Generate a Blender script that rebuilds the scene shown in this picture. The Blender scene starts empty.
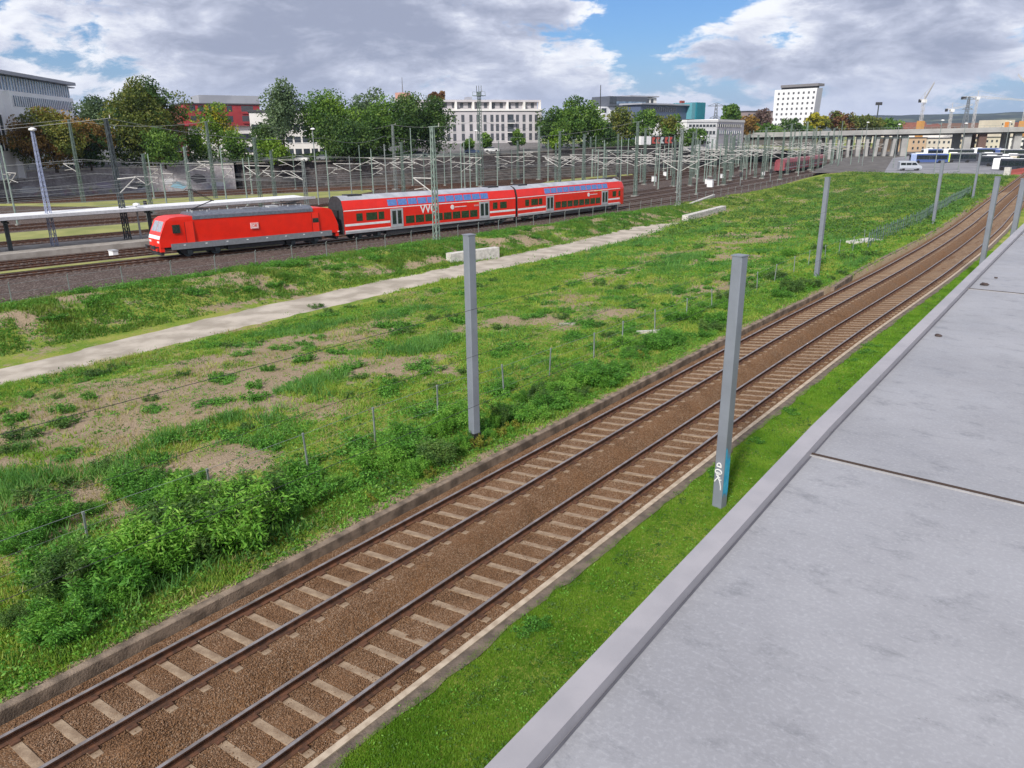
import bpy, math, random
import numpy as np
from mathutils import Vector, Matrix
R = math.radians
scene = bpy.context.scene
col = scene.collection
random.seed(7)
rng = np.random.default_rng(11)

# ------------------------------------------------------------------ camera
PITCH, ROLL, YAW, F, CAMZ = 0.31765, -0.01048, -0.66626, 755.0, 9.627
_f = np.array([math.sin(YAW) * math.cos(PITCH), math.cos(YAW) * math.cos(PITCH), -math.sin(PITCH)])
_r0 = np.array([math.cos(YAW), -math.sin(YAW), 0.0])
_u0 = np.cross(_r0, _f)
_r = _r0 * math.cos(ROLL) + _u0 * math.sin(ROLL)
_u = -_r0 * math.sin(ROLL) + _u0 * math.cos(ROLL)
cam_d = bpy.data.cameras.new('camera')
cam = bpy.data.objects.new('camera', cam_d)
col.objects.link(cam)
cam_d.sensor_fit = 'HORIZONTAL'
cam_d.sensor_width = 36
cam_d.lens = F / 1024 * 36
cam_d.clip_start = 0.1
cam_d.clip_end = 20000
m = Matrix(((_r[0], _u[0], -_f[0], 0), (_r[1], _u[1], -_f[1], 0), (_r[2], _u[2], -_f[2], CAMZ), (0, 0, 0, 1)))
cam.matrix_world = m
scene.camera = cam

# ------------------------------------------------------------------ light
SUN_EL, SUN_AZ = 37.0, 166.0          # azimuth clockwise from +Y, direction towards the sun
world = bpy.data.worlds.new('World')
scene.world = world
world.use_nodes = True
wt = world.node_tree
for n in list(wt.nodes): wt.nodes.remove(n)
def N(t, typ, **k):
    n = t.nodes.new(typ)
    for a, b in k.items():
        if a.startswith('i_'):
            n.inputs[a[2:].replace('_', ' ')].default_value = b
        else: setattr(n, a, b)
    return n
def mth(t, op, a, b=None, c=None, clamp=False):
    n = t.nodes.new('ShaderNodeMath'); n.operation = op; n.use_clamp = clamp
    for i, v in enumerate((a, b, c)):
        if v is None: continue
        if isinstance(v, (int, float)): n.inputs[i].default_value = v
        else: t.links.new(v, n.inputs[i])
    return n.outputs[0]
def mixc(t, fac, a, b, mode='MIX'):
    n = t.nodes.new('ShaderNodeMix'); n.data_type = 'RGBA'; n.blend_type = mode
    for s, v in ((n.inputs[0], fac), (n.inputs[6], a), (n.inputs[7], b)):
        if isinstance(v, (int, float)): s.default_value = v
        elif isinstance(v, (tuple, list)): s.default_value = (*v[:3], 1)
        else: t.links.new(v, s)
    return n.outputs[2]
def noise(t, vec, scale, detail=4, rough=.55, dist=0):
    n = t.nodes.new('ShaderNodeTexNoise'); n.inputs['Scale'].default_value = scale
    n.inputs['Detail'].default_value = detail; n.inputs['Roughness'].default_value = rough
    n.inputs['Distortion'].default_value = dist
    if vec is not None: t.links.new(vec, n.inputs['Vector'])
    return n.outputs[0]
def ramp(t, fac, stops):
    n = t.nodes.new('ShaderNodeValToRGB'); e = n.color_ramp.elements
    while len(e) < len(stops): e.new(.5)
    for i, (p, c) in enumerate(stops):
        e[i].position = p; e[i].color = (*c, 1) if isinstance(c, (tuple, list)) else (c, c, c, 1)
    t.links.new(fac, n.inputs[0])
    return n.outputs[0]
def smooth(t, v, lo, hi):
    n = t.nodes.new('ShaderNodeMapRange'); n.interpolation_type = 'SMOOTHSTEP'
    t.links.new(v, n.inputs[0]); n.inputs[1].default_value = lo; n.inputs[2].default_value = hi
    return n.outputs[0]

tc = N(wt, 'ShaderNodeTexCoord')
sep = N(wt, 'ShaderNodeSeparateXYZ'); wt.links.new(tc.outputs['Generated'], sep.inputs[0])
sky = N(wt, 'ShaderNodeTexSky'); sky.sky_type = 'NISHITA'; sky.sun_disc = False
sky.sun_elevation = R(SUN_EL); sky.sun_rotation = R(SUN_AZ); sky.air_density = 1.2; sky.dust_density = .6; sky.ozone_density = 2.0
# cumulus field over bearing and height
az = mth(wt, 'ARCTAN2', sep.outputs[0], sep.outputs[1])     # radians, clockwise from +Y
el = mth(wt, 'ARCSINE', sep.outputs[2])
def cloud_vec(de):
    c_ = N(wt, 'ShaderNodeCombineXYZ'); wt.links.new(mth(wt, 'MULTIPLY', az, 5.2), c_.inputs[0])
    e_ = mth(wt, 'ADD', el, de); wt.links.new(mth(wt, 'MULTIPLY', e_, 13.0), c_.inputs[1]); c_.inputs[2].default_value = 3.7
    return c_.outputs[0]
v0 = cloud_vec(0.0); v1 = cloud_vec(0.022)
n1 = noise(wt, v0, 1.0, 12, .60, .3); n2 = noise(wt, v0, 3.0, 10, .62, .4)
n1b = noise(wt, v1, 1.0, 8, .60, .3); n2b = noise(wt, v1, 3.0, 7, .62, .4)
def blob(a_deg, e_deg, wa, we):
    da = mth(wt, 'DIVIDE', mth(wt, 'SUBTRACT', az, R(a_deg)), R(wa))
    de = mth(wt, 'DIVIDE', mth(wt, 'SUBTRACT', el, R(e_deg)), R(we))
    s = mth(wt, 'ADD', mth(wt, 'MULTIPLY', da, da), mth(wt, 'MULTIPLY', de, de))
    return mth(wt, 'EXPONENT', mth(wt, 'MULTIPLY', s, -1.0))
dens = mth(wt, 'ADD', mth(wt, 'MULTIPLY', n1, 1.0), mth(wt, 'MULTIPLY', mth(wt, 'SUBTRACT', n2, .25), .60))
above = mth(wt, 'ADD', mth(wt, 'MULTIPLY', n1b, 1.0), mth(wt, 'MULTIPLY', mth(wt, 'SUBTRACT', n2b, .25), .60))
for a, e, wa, we, s in [
        (-27.5, 8.6, 5.5, 3.0, -.42), (-29.5, 4.4, 3.0, 2.4, -.20), (-24.0, 10.5, 6, 3.0, -.30), (-3.5, 5.4, 3.5, 1.6, -.26), (-20, 5.8, 2.2, 1.0, -.14), (-4, 2.0, 5.0, 2.2, -.1),
        (-46, 8.8, 10, 2.4, .20), (-38, 5.4, 5.0, 2.0, .14), (-60, 5.5, 3.5, 1.2, .10), (-52, 3.2, 6, 1.2, .06), (-10, 3.2, 9, 1.5, .04), (-14, 8.4, 8, 1.5, .28), (-68, 5, 9, 3, -.05), (-15, 4.6, 9, 2.0, .08), (-40, 40, 60, 25, .05)]:
    b_ = mth(wt, 'MULTIPLY', blob(a, e, wa, we), s); dens = mth(wt, 'ADD', dens, b_); above = mth(wt, 'ADD', above, b_)
cover = smooth(wt, dens, .50, .61)
thick = smooth(wt, mth(wt, 'ADD', mth(wt, 'MULTIPLY', dens, .2), mth(wt, 'MULTIPLY', above, .8)), .50, .86)
ccol = ramp(wt, thick, [(0.0, (10.4, 10.5, 10.9)), (.22, (8.4, 8.6, 9.5)), (.5, (6.1, 6.4, 7.7)), (1.0, (3.6, 3.9, 5.1))])
low = smooth(wt, el, 0.0, R(4.5))
ccol = mixc(wt, low, (6.6, 7.1, 8.8), ccol)
skyc = mixc(wt, 1.0, sky.outputs[0], (.46, .70, 1.12), 'MULTIPLY')
skyc = mixc(wt, mth(wt, 'MULTIPLY', low, .0), skyc, (3, 4, 7))
hz = mth(wt, 'SUBTRACT', 1.0, smooth(wt, el, R(-1), R(7)))
skyc = mixc(wt, mth(wt, 'MULTIPLY', hz, .75), skyc, (4.3, 5.4, 7.9))
wc = mixc(wt, mth(wt, 'MULTIPLY', cover, .96), skyc, ccol)
bg = N(wt, 'ShaderNodeBackground'); bg.inputs['Strength'].default_value = 0.085
wt.links.new(wc, bg.inputs['Color'])
wo = N(wt, 'ShaderNodeOutputWorld'); wt.links.new(bg.outputs[0], wo.inputs['Surface'])

sd = bpy.data.lights.new('sun', 'SUN'); sd.energy = 4.2; sd.angle = R(7); sd.color = (1, .95, .87)
so = bpy.data.objects.new('sun', sd); col.objects.link(so)
td = Vector((math.sin(R(SUN_AZ)) * math.cos(R(SUN_EL)), math.cos(R(SUN_AZ)) * math.cos(R(SUN_EL)), math.sin(R(SUN_EL))))
so.rotation_euler = td.to_track_quat('Z', 'Y').to_euler()
scene.view_settings.view_transform = 'Standard'
scene.view_settings.look = 'None'
scene.view_settings.exposure = 0.25
scene.view_settings.gamma = 1.0
scene.render.engine = 'CYCLES'
scene.cycles.volume_bounces = 0
scene.cycles.max_bounces = 6
scene.cycles.transparent_max_bounces = 8

# ------------------------------------------------------------------ measuring helpers (surveying the place from the camera station)
def gnd(px, py, z=0.0):
    d = _r * (px - 512) / F + _u * (384 - py) / F + _f
    t = (z - CAMZ) / d[2]
    return float(d[0] * t), float(d[1] * t)
def at(px, depth, z):
    """world xy of the point seen in column px, at this depth and height"""
    a = (px - 512) / F
    yy = ((z - CAMZ) / depth - _f[2] - _r[2] * a) / _u[2]
    P = depth * (_f + _r * a + _u * yy)
    return float(P[0]), float(P[1])
def zat(px, py, depth):
    d = _r * (px - 512) / F + _u * (384 - py) / F + _f
    return float(CAMZ + d[2] * depth)
def depth_of(x, y, z=0):
    return float(np.dot(np.array([x, y, z - CAMZ]), _f))

# ------------------------------------------------------------------ value noise in python
_tab = rng.random((256, 256))
def vn(x, y):
    x = np.asarray(x, float); y = np.asarray(y, float)
    xi = np.floor(x).astype(int); yi = np.floor(y).astype(int); fx = x - xi; fy = y - yi
    fx = fx * fx * (3 - 2 * fx); fy = fy * fy * (3 - 2 * fy)
    g = lambda a, b: _tab[a & 255, b & 255]
    return (g(xi, yi) * (1 - fx) + g(xi + 1, yi) * fx) * (1 - fy) + (g(xi, yi + 1) * (1 - fx) + g(xi + 1, yi + 1) * fx) * fy
def fbm(x, y, s, o=4):
    v = 0; a = .5; t = 0
    for i in range(o):
        v = v + a * vn(np.asarray(x) / s + 17.3 * i, np.asarray(y) / s + 5.1 * i); t += a; a *= .5; s *= .5
    return v / t

# ------------------------------------------------------------------ materials
MATS = {}
def mat(name, c, c2=None, rough=.7, metal=0.0, scale=4.0, bump=0.0, bscale=None, detail=5, spec=None, coords='Object', emit=None, contrast=(.35, .65)):
    if name in MATS: return MATS[name]
    mt = bpy.data.materials.new(name); mt.use_nodes = True; t = mt.node_tree
    b = t.nodes['Principled BSDF']
    tcn = N(t, 'ShaderNodeTexCoord')
    b.inputs['Roughness'].default_value = rough; b.inputs['Metallic'].default_value = metal
    if spec is not None: b.inputs['Specular IOR Level'].default_value = spec
    if c2 is None: c2 = tuple(v * .82 for v in c)
    n = noise(t, tcn.outputs[coords], scale, detail)
    f = smooth(t, n, *contrast)
    t.links.new(mixc(t, f, c2, c), b.inputs['Base Color'])
    if bump:
        bn = N(t, 'ShaderNodeBump'); bn.inputs['Strength'].default_value = bump
        bn.inputs['Distance'].default_value = .05
        t.links.new(noise(t, tcn.outputs[coords], bscale or scale * 4, 5), bn.inputs['Height'])
        t.links.new(bn.outputs[0], b.inputs['Normal'])
    MATS[name] = mt
    return mt
def leafmat(name, a, b_, c_=None, scale=.6, transl=.3):
    """three leaf colours chosen by the per leaf attribute and by patches"""
    mt = bpy.data.materials.new(name); mt.use_nodes = True; t = mt.node_tree
    b = t.nodes['Principled BSDF']; b.inputs['Roughness'].default_value = .55; b.inputs['Specular IOR Level'].default_value = .25
    at_ = N(t, 'ShaderNodeAttribute'); at_.attribute_name = 'tint'
    geo = N(t, 'ShaderNodeNewGeometry')
    n = noise(t, geo.outputs['Position'], scale, 3)
    f = mth(t, 'ADD', mth(t, 'MULTIPLY', at_.outputs['Fac'], .6), mth(t, 'MULTIPLY', smooth(t, n, .3, .7), .4))
    c = ramp(t, f, [(0.12, a), (.5, b_), (.9, c_ or b_)])
    t.links.new(c, b.inputs['Base Color'])
    tr = N(t, 'ShaderNodeBsdfTranslucent'); t.links.new(mixc(t, 1.0, c, (1.2, 1.25, .7), 'MULTIPLY'), tr.inputs[0])
    mx = N(t, 'ShaderNodeMixShader'); mx.inputs[0].default_value = transl
    t.links.new(b.outputs[0], mx.inputs[1]); t.links.new(tr.outputs[0], mx.inputs[2])
    t.links.new(mx.outputs[0], t.nodes['Material Output'].inputs['Surface'])
    MATS[name] = mt
    return mt
def ballast_mat(name, cols, vs=22.0, bump=.9):
    mt = bpy.data.materials.new(name); mt.use_nodes = True; t = mt.node_tree
    b = t.nodes['Principled BSDF']; b.inputs['Roughness'].default_value = .9; b.inputs['Specular IOR Level'].default_value = .2
    geo = N(t, 'ShaderNodeNewGeometry')
    v = N(t, 'ShaderNodeTexVoronoi'); v.inputs['Scale'].default_value = vs; t.links.new(geo.outputs['Position'], v.inputs['Vector'])
    sp = N(t, 'ShaderNodeSeparateColor'); t.links.new(v.outputs['Color'], sp.inputs[0])
    c = ramp(t, sp.outputs[0], [(0, cols[0]), (.35, cols[1]), (.7, cols[2]), (1, cols[3])])
    big = noise(t, geo.outputs['Position'], .9, 5)
    c = mixc(t, smooth(t, big, .35, .7), c, mixc(t, .5, c, cols[4]))
    big2 = noise(t, geo.outputs['Position'], 5.0, 3)
    c = mixc(t, mth(t, 'MULTIPLY', smooth(t, big2, .5, .75), .35), c, cols[0])
    # the colour darkens towards the gaps between the stones
    c = mixc(t, mth(t, 'MULTIPLY', smooth(t, v.outputs['Distance'], .35, .75), .55), c, tuple(x * .5 for x in cols[0]))
    t.links.new(c, b.inputs['Base Color'])
    bn = N(t, 'ShaderNodeBump'); bn.inputs['Strength'].default_value = bump; bn.inputs['Distance'].default_value = .05; bn.invert = True
    t.links.new(v.outputs['Distance'], bn.inputs['Height']); t.links.new(bn.outputs[0], b.inputs['Normal'])
    MATS[name] = mt
    return mt

red = mat('train_red', (.78, .018, .007), (.71, .016, .007), rough=.32, scale=1.2)
redf = mat('train_front_red', (.80, .028, .012), (.74, .022, .010), rough=.3, scale=1.2)
whitep = mat('white_paint', (.78, .78, .78), (.68, .68, .69), rough=.45, scale=2)
lgrey = mat('light_grey_paint', (.42, .43, .45), (.34, .35, .37), rough=.5, scale=1.5)
mgrey = mat('mid_grey_paint', (.20, .21, .24), (.15, .16, .18), rough=.55, scale=1.5)
dgrey = mat('dark_grey', (.035, .035, .04), (.02, .02, .022), rough=.7, scale=3)
black = mat('black_rubber', (.012, .012, .013), rough=.8)
glass = mat('window_glass', (.02, .03, .04), (.012, .016, .02), rough=.08, spec=.9)
gglass = mat('green_glass', (.03, .06, .035), (.02, .035, .02), rough=.12, spec=.8)
bglass = mat('blue_glass', (.10, .22, .52), (.07, .16, .42), rough=.12, spec=.9)
steel = mat('galvanised_steel', (.27, .30, .295), (.18, .21, .20), rough=.55, metal=.25, scale=1.5)
gsteel = mat('green_grey_steel', (.155, .205, .175), (.10, .14, .12), rough=.6, metal=.15, scale=1.5)
dsteel = mat('dark_steel', (.06, .075, .08), (.035, .045, .05), rough=.65, metal=.1, scale=1.5)
bluesteel = mat('blue_grey_steel', (.22, .26, .36), (.15, .18, .27), rough=.55, metal=.2, scale=1.5)
whitetube = mat('weathered_white_tube', (.52, .51, .49), (.38, .37, .35), rough=.6, scale=3)
wiremat = mat('wire', (.03, .032, .034), rough=.6)
conc = mat('concrete', (.42, .40, .36), (.27, .25, .22), rough=.85, scale=3, bump=.3, bscale=20)
concl = mat('light_concrete', (.58, .56, .52), (.42, .40, .37), rough=.85, scale=2.5, bump=.25, bscale=15)
concd = mat('mossy_concrete', (.25, .19, .14), (.10, .075, .055), rough=.9, scale=2.2, bump=.5, bscale=24)
sleeperm = mat('sleeper_concrete', (.33, .245, .165), (.20, .135, .085), rough=.85, scale=2.6, bump=.3, bscale=30)
railside = mat('rusty_rail', (.13, .055, .028), (.055, .026, .015), rough=.8, scale=6)
railtop = mat('worn_rail_head', (.44, .40, .38), (.30, .26, .24), rough=.4, metal=.8, scale=3)
yrail = mat('dull_rail_head', (.16, .12, .105), (.09, .06, .05), rough=.5, metal=.5, scale=2)
postm = mat('post_grey_paint', (.20, .22, .26), (.165, .182, .215), rough=.5, scale=.8)
bark = mat('bark', (.06, .045, .032), (.03, .022, .016), rough=.9, scale=3, bump=.4)

# ------------------------------------------------------------------ mesh helpers
class MB:
    def __init__(s): s.v = []; s.f = []; s.m = []; s.mats = []
    def mi(s, m_):
        if m_ not in s.mats: s.mats.append(m_)
        return s.mats.index(m_)
    def poly(s, pts, m_=None, faces=None):
        b = len(s.v); s.v += [tuple(p) for p in pts]
        for f_ in (faces or [tuple(range(len(pts)))]):
            s.f.append(tuple(b + i for i in f_)); s.m.append(s.mi(m_) if m_ else 0)
        return s
    def box(s, a, b, m_=None, T=None):
        x0, y0, z0 = a; x1, y1, z1 = b
        P = [(x0, y0, z0), (x1, y0, z0), (x1, y1, z0), (x0, y1, z0), (x0, y0, z1), (x1, y0, z1), (x1, y1, z1), (x0, y1, z1)]
        if T: P = [T(*p) for p in P]
        return s.poly(P, m_, [(3, 2, 1, 0), (4, 5, 6, 7), (0, 1, 5, 4), (1, 2, 6, 5), (2, 3, 7, 6), (3, 0, 4, 7)])
    def bar(s, p, q, w, m_=None, w2=None, n=4):
        p = Vector(p); q = Vector(q); d = (q - p)
        if d.length < 1e-6: return s
        d.normalize(); a = d.cross(Vector((0, 0, 1)) if abs(d.z) < .95 else Vector((1, 0, 0))).normalized(); b = d.cross(a)
        w2 = w if w2 is None else w2; P = []
        for c, ww in ((p, w), (q, w2)):
            for k in range(n):
                t_ = 2 * math.pi * (k + .5) / n
                P.append(c + (a * math.cos(t_) + b * math.sin(t_)) * ww * (.7071 if n == 4 else .5))
        fs = [(k, (k + 1) % n, n + (k + 1) % n, n + k) for k in range(n)] + [tuple(range(n))[::-1], tuple(range(n, 2 * n))]
        return s.poly(P, m_, fs)
    def path(s, pts, w, m_=None, n=4):
        for a, b in zip(pts[:-1], pts[1:]): s.bar(a, b, w, m_, n=n)
        return s
    def prism(s, prof, x0, x1, m_=None, axis='x', T=None, caps=True):
        """profile of (a,b) points extruded along an axis; 'x': (a,b)->(y,z); 'y': (a,b)->(x,z)"""
        n = len(prof)
        g = (lambda t_, a, b: (t_, a, b)) if axis == 'x' else (lambda t_, a, b: (a, t_, b)) if axis == 'y' else (lambda t_, a, b: (a, b, t_))
        P = [g(x0, *p) for p in prof] + [g(x1, *p) for p in prof]
        if T: P = [T(*p) for p in P]
        fs = [(k, (k + 1) % n, n + (k + 1) % n, n + k) for k in range(n)]
        if caps: fs += [tuple(range(n))[::-1], tuple(range(n, 2 * n))]
        return s.poly(P, m_, fs)
    def build(s, name, m_=None, parent=None, loc=None, smooth_=False):
        me = bpy.data.meshes.new(name); me.from_pydata(s.v, [], s.f)
        mats = s.mats or [m_]
        for x in mats: me.materials.append(x if x else m_)
        if s.mats:
            for p, i in zip(me.polygons, s.m): p.material_index = i
        if smooth_:
            for p in me.polygons: p.use_smooth = True
        me.update()
        o = bpy.data.objects.new(name, me); col.objects.link(o)
        if parent: o.parent = parent
        if loc: o.location = loc
        return o
def tag(o, label=None, cat=None, group=None, kind=None):
    if label: o['label'] = label
    if cat: o['category'] = cat
    if group: o['group'] = group
    if kind: o['kind'] = kind
    return o
def empty(name, loc=(0, 0, 0), rz=0.0, label=None, cat=None, group=None):
    o = bpy.data.objects.new(name, None); col.objects.link(o); o.location = loc; o.rotation_euler = (0, 0, rz)
    o.empty_display_size = .3
    return tag(o, label, cat, group)
def copy_tree(o, loc=None, rz=None, sc=None, label=None, group=None, parent=None):
    c = o.copy(); col.objects.link(c)
    if parent: c.parent = parent
    if loc is not None: c.location = loc
    if rz is not None: c.rotation_euler = (c.rotation_euler[0], c.rotation_euler[1], rz)
    if sc is not None: c.scale = sc
    if label: c['label'] = label
    if group: c['group'] = group
    for ch in list(o.children): copy_tree(ch, parent=c)
    return c
def nmesh(name, V, Fq, m_, tint=None, parent=None, attr='tint', per='vert', smooth_=False):
    """fast mesh from arrays; Fq is (n,3) or (n,4)"""
    me = bpy.data.meshes.new(name); k = Fq.shape[1]
    me.vertices.add(len(V)); me.vertices.foreach_set('co', np.asarray(V, np.float32).ravel())
    me.loops.add(Fq.size); me.loops.foreach_set('vertex_index', Fq.astype(np.int32).ravel())
    me.polygons.add(len(Fq)); me.polygons.foreach_set('loop_start', np.arange(0, Fq.size, k, dtype=np.int32))
    me.polygons.foreach_set('loop_total', np.full(len(Fq), k, np.int32))
    if smooth_: me.polygons.foreach_set('use_smooth', np.ones(len(Fq), bool))
    if tint is not None:
        a = me.attributes.new(attr, 'FLOAT', 'POINT'); a.data.foreach_set('value', np.asarray(tint, np.float32))
    me.update(calc_edges=True); me.validate()
    if m_: me.materials.append(m_)
    o = bpy.data.objects.new(name, me); col.objects.link(o)
    if parent: o.parent = parent
    return o
def leaves(C, size, aspect=1.0, droop=0.0, g=None, outward=None):
    """one four cornered leaf at every centre C"""
    g = g or rng; n = len(C)
    a = g.normal(size=(n, 3))
    if outward is not None: a = a * .6 + outward
    if droop: a[:, 2] -= droop * np.abs(a[:, 2])
    a /= np.linalg.norm(a, axis=1)[:, None]
    b = g.normal(size=(n, 3)); b = np.cross(a, b); b /= np.linalg.norm(b, axis=1)[:, None]
    s = (size * g.uniform(.6, 1.35, n))[:, None]
    V = np.stack([C - a * s * .5, C + b * s * .5 * aspect * .5 + a * s * -.05, C + a * s * .5, C - b * s * .5 * aspect * .5 + a * s * .05], 1).reshape(-1, 3)
    Fq = np.arange(4 * n).reshape(n, 4)
    t = np.repeat(g.random(n), 4)
    return V, Fq, t
def text_mesh(txt, size, m_, name, parent, M_, extrude=.012):
    cu = bpy.data.curves.new(name, 'FONT'); cu.body = txt; cu.size = size; cu.extrude = extrude; cu.align_x = 'CENTER'; cu.align_y = 'CENTER'
    cu.offset = size * .018
    o = bpy.data.objects.new(name + '_curve', cu); col.objects.link(o)
    bpy.context.view_layer.update()
    me = bpy.data.meshes.new_from_object(o.evaluated_get(bpy.context.evaluated_depsgraph_get()))
    me.name = name; bpy.data.objects.remove(o); bpy.data.curves.remove(cu)
    me.materials.clear(); me.materials.append(m_)
    me.transform(M_)
    r = bpy.data.objects.new(name, me); col.objects.link(r); r.parent = parent
    return r

# ------------------------------------------------------------------ the lie of the land
_dy = [-30, 0, 38, 48, 60, 76, 94, 118, 132, 170, 212, 260, 320, 400]
_dx = [0, 0, 0, .22, .45, .45, .1, -.9, -1.5, -3.0, -4.7, -7.2, -11, -17]
def delta(y):
    y = np.asarray(y, float); w = 4.0
    return (np.interp(y - w, _dy, _dx) + np.interp(y, _dy, _dx) * 2 + np.interp(y + w, _dy, _dx)) / 4
_ty = [-60, 0, 20, 35, 53, 80, 110, 140, 180, 250, 330, 450, 700]
_tx = [-74.5, -71.2, -70.0, -68.1, -64.9, -62.6, -62.0, -63.0, -65.2, -70.5, -78, -92, -125]
def xt(y):        # centre line of the train's track
    y = np.asarray(y, float); w = 6.0
    return sum(np.interp(y + k * w, _ty, _tx) for k in (-2, -1, 0, 1, 2)) / 5
WALL = [(-260, -40, 3.6), (-222, 10, 3.6), (-185, 62, 3.7), (-166.5, 106, 4.1), (-142, 136, 4.5), (-131.5, 172, 5.2), (-121.5, 198, 6.3), (-125, 276, 6.0), (-127, 340, 3.4), (-131, 420, 1.5), (-150, 600, 0)]
_wy = [w[1] for w in WALL]
def xw(y): return np.interp(y, _wy, [w[0] for w in WALL])
def zw(y): return np.interp(y, _wy, [w[2] for w in WALL])
def lift(y): return np.interp(y, [0, 36, 60, 85, 120], [.86, .84, .52, .25, 0])
YZ = -1.72                      # top of the yard ballast
def sstep(a, b, x):
    t = np.clip((x - a) / (b - a), 0, 1); return t * t * (3 - 2 * t)
PC = [(0, -44.4), (13, -44.4), (20, -45.2), (30, -46.2), (46, -46.9), (60, -46.6), (75, -46.8), (90, -48.0), (100, -48.2)]
def pathc(y): return np.interp(y, [p[0] for p in PC], [p[1] for p in PC])
def H(xp, y):
    """ground height; xp is measured across the line of the near tracks"""
    xp = np.asarray(xp, float); y = np.asarray(y, float)
    z = np.interp(xp, [-60.5, -58.6, -57.2, -55.2, -51.2, -49.0, -42, -30, -18, -14.25, -14.2, -8.55, -8.5, 4, 8], [-2.5, -1.80, -1.6, -1.45, -2.05, -2.2, -2.2, -1.25, -.32, -.06, -.8, -.8, -.02, .02, -.1])
    z = z + sstep(-60, -56, xp) * sstep(-14, -20, xp) * (fbm(xp, y, 9, 3) - .5) * .35 * (1 - np.exp(-((xp - pathc(y)) / 4.0) ** 2))
    bank = np.exp(-((xp + 53.0) / 2.6) ** 2) * (1 - sstep(85, 110, y))
    z = z + bank * (fbm(xp + 50, y, 3.5, 3) - .42) * 1.1
    z = z + sstep(-14.3, -15.5, xp) * sstep(-44, -40, xp) * (fbm(xp, y, 2.0, 2) - .5) * .22
    z = z + lift(y) * sstep(-48.5, -53.5, xp) * (1 - sstep(-59.6, -60.4, xp))
    k = sstep(150, 214, y)
    inner = (xp > -62) & (xp < -14.22)
    z = np.where(inner, z * (1 - k) + (-.62) * k, z)
    z = np.where(y > 330, np.where(xp > 0, -.6, z), z)
    return z

# bare patches (metres) and where the growth is rough
BARE = [gnd(px, py, -1.4) + (sx, sy) for px, py, sx, sy in ((130, 432, 4.2, 2.0), (190, 415, 3.5, 1.6), (60, 470, 2.6, 1.6), (100, 395, 3.0, 1.4), (300, 372, 2.6, 2.4), (60, 520, 1.6, .8), (590, 270, 3.2, 2.6), (380, 330, 2.5, 2.0), (420, 395, 2.6, 1.6),
                                                         (400, 375, 2.5, 1.5), (530, 330, 2.6, 1.5), (240, 345, 2.6, 2.4), (20, 430, 2.5, 1.5), (560, 300, 3, 2), (720, 300, 3, 3), (700, 262, 3, 4), (770, 240, 3, 5), (640, 262, 3, 3), (370, 520, 1.4, 1.0), (330, 420, 2.6, 1.2), (250, 480, 1.6, .8))]
def cover_f(xp, y):
    c = .60 + (fbm(xp * 1.0, y * .55 + 40, 4.5, 6) - .46) * 1.9
    for bx, by, sx, sy in BARE:
        wob = 1 + .9 * (fbm(xp, y, 1.6, 3) - .5)
        c = c - .62 * np.exp(-(((xp - bx) / (sx * wob)) ** 2 + ((y - by) / (sy * 1.6 * wob)) ** 2))
    c = c + 1.2 * np.exp(-((xp + 16.5) / 2.2) ** 2)                 # growth along the wall
    c = c - 1.3 * np.exp(-((xp + 14.3) / .38) ** 2)
    c = c + 1.5 * sstep(-9, -8.4, xp)
    c = c - .10 * sstep(70, 130, y)
    c = np.where((xp < -50) & (xp > -58), .55 + (fbm(xp, y, 2.2, 3) - .5) * 2.4, c)
    return np.clip(c, 0, 1)

def grid(name, xs, ys, zf, xf, m_, cov=None, smooth_=True):
    X, Y = np.meshgrid(xs, ys); Z = zf(X, Y); XX = xf(X, Y)
    V = np.stack([XX, Y, Z], -1).reshape(-1, 3); nx = len(xs); ny = len(ys)
    i = np.arange((ny - 1) * nx).reshape(ny - 1, nx)[:, :-1].ravel()
    Fq = np.stack([i, i + 1, i + nx + 1, i + nx], 1)
    return nmesh(name, V, Fq, m_, None if cov is None else cov(X, Y).ravel(), attr='cover', smooth_=smooth_)

def ground_mat():
    mt = bpy.data.materials.new('meadow_ground'); mt.use_nodes = True; t = mt.node_tree
    b = t.nodes['Principled BSDF']; b.inputs['Roughness'].default_value = .95; b.inputs['Specular IOR Level'].default_value = .1
    a = N(t, 'ShaderNodeAttribute'); a.attribute_name = 'cover'
    geo = N(t, 'ShaderNodeNewGeometry'); P = geo.outputs['Position']
    n1_ = noise(t, P, .35, 8, .68); n2_ = noise(t, P, 3.0, 6, .65); n3 = noise(t, P, 14.0, 4, .6)
    f = mth(t, 'ADD', a.outputs['Fac'], mth(t, 'MULTIPLY', mth(t, 'SUBTRACT', n2_, .5), 1.5))
    f = mth(t, 'ADD', f, mth(t, 'MULTIPLY', mth(t, 'SUBTRACT', noise(t, P, 1.1, 5, .6), .5), 1.2))
    f = smooth(t, f, .26, .60)
    soil = ramp(t, n3, [(.25, (.18, .13, .085)), (.5, (.31, .235, .16)), (.75, (.42, .34, .25))])
    soil = mixc(t, smooth(t, n1_, .45, .7), soil, (.25, .20, .11))
    grs = ramp(t, mth(t, 'ADD', mth(t, 'MULTIPLY', n1_, .6), mth(t, 'MULTIPLY', n3, .4)), [(.32, (.06, .14, .016)), (.44, (.13, .22, .028)), (.54, (.25, .28, .055)), (.66, (.38, .31, .13))])
    t.links.new(mixc(t, f, soil, grs), b.inputs['Base Color'])
    bn = N(t, 'ShaderNodeBump'); bn.inputs['Strength'].default_value = .7; bn.inputs['Distance'].default_value = .12
    t.links.new(n3, bn.inputs['Height']); t.links.new(bn.outputs[0], b.inputs['Normal'])
    return mt
gm = ground_mat()
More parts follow.
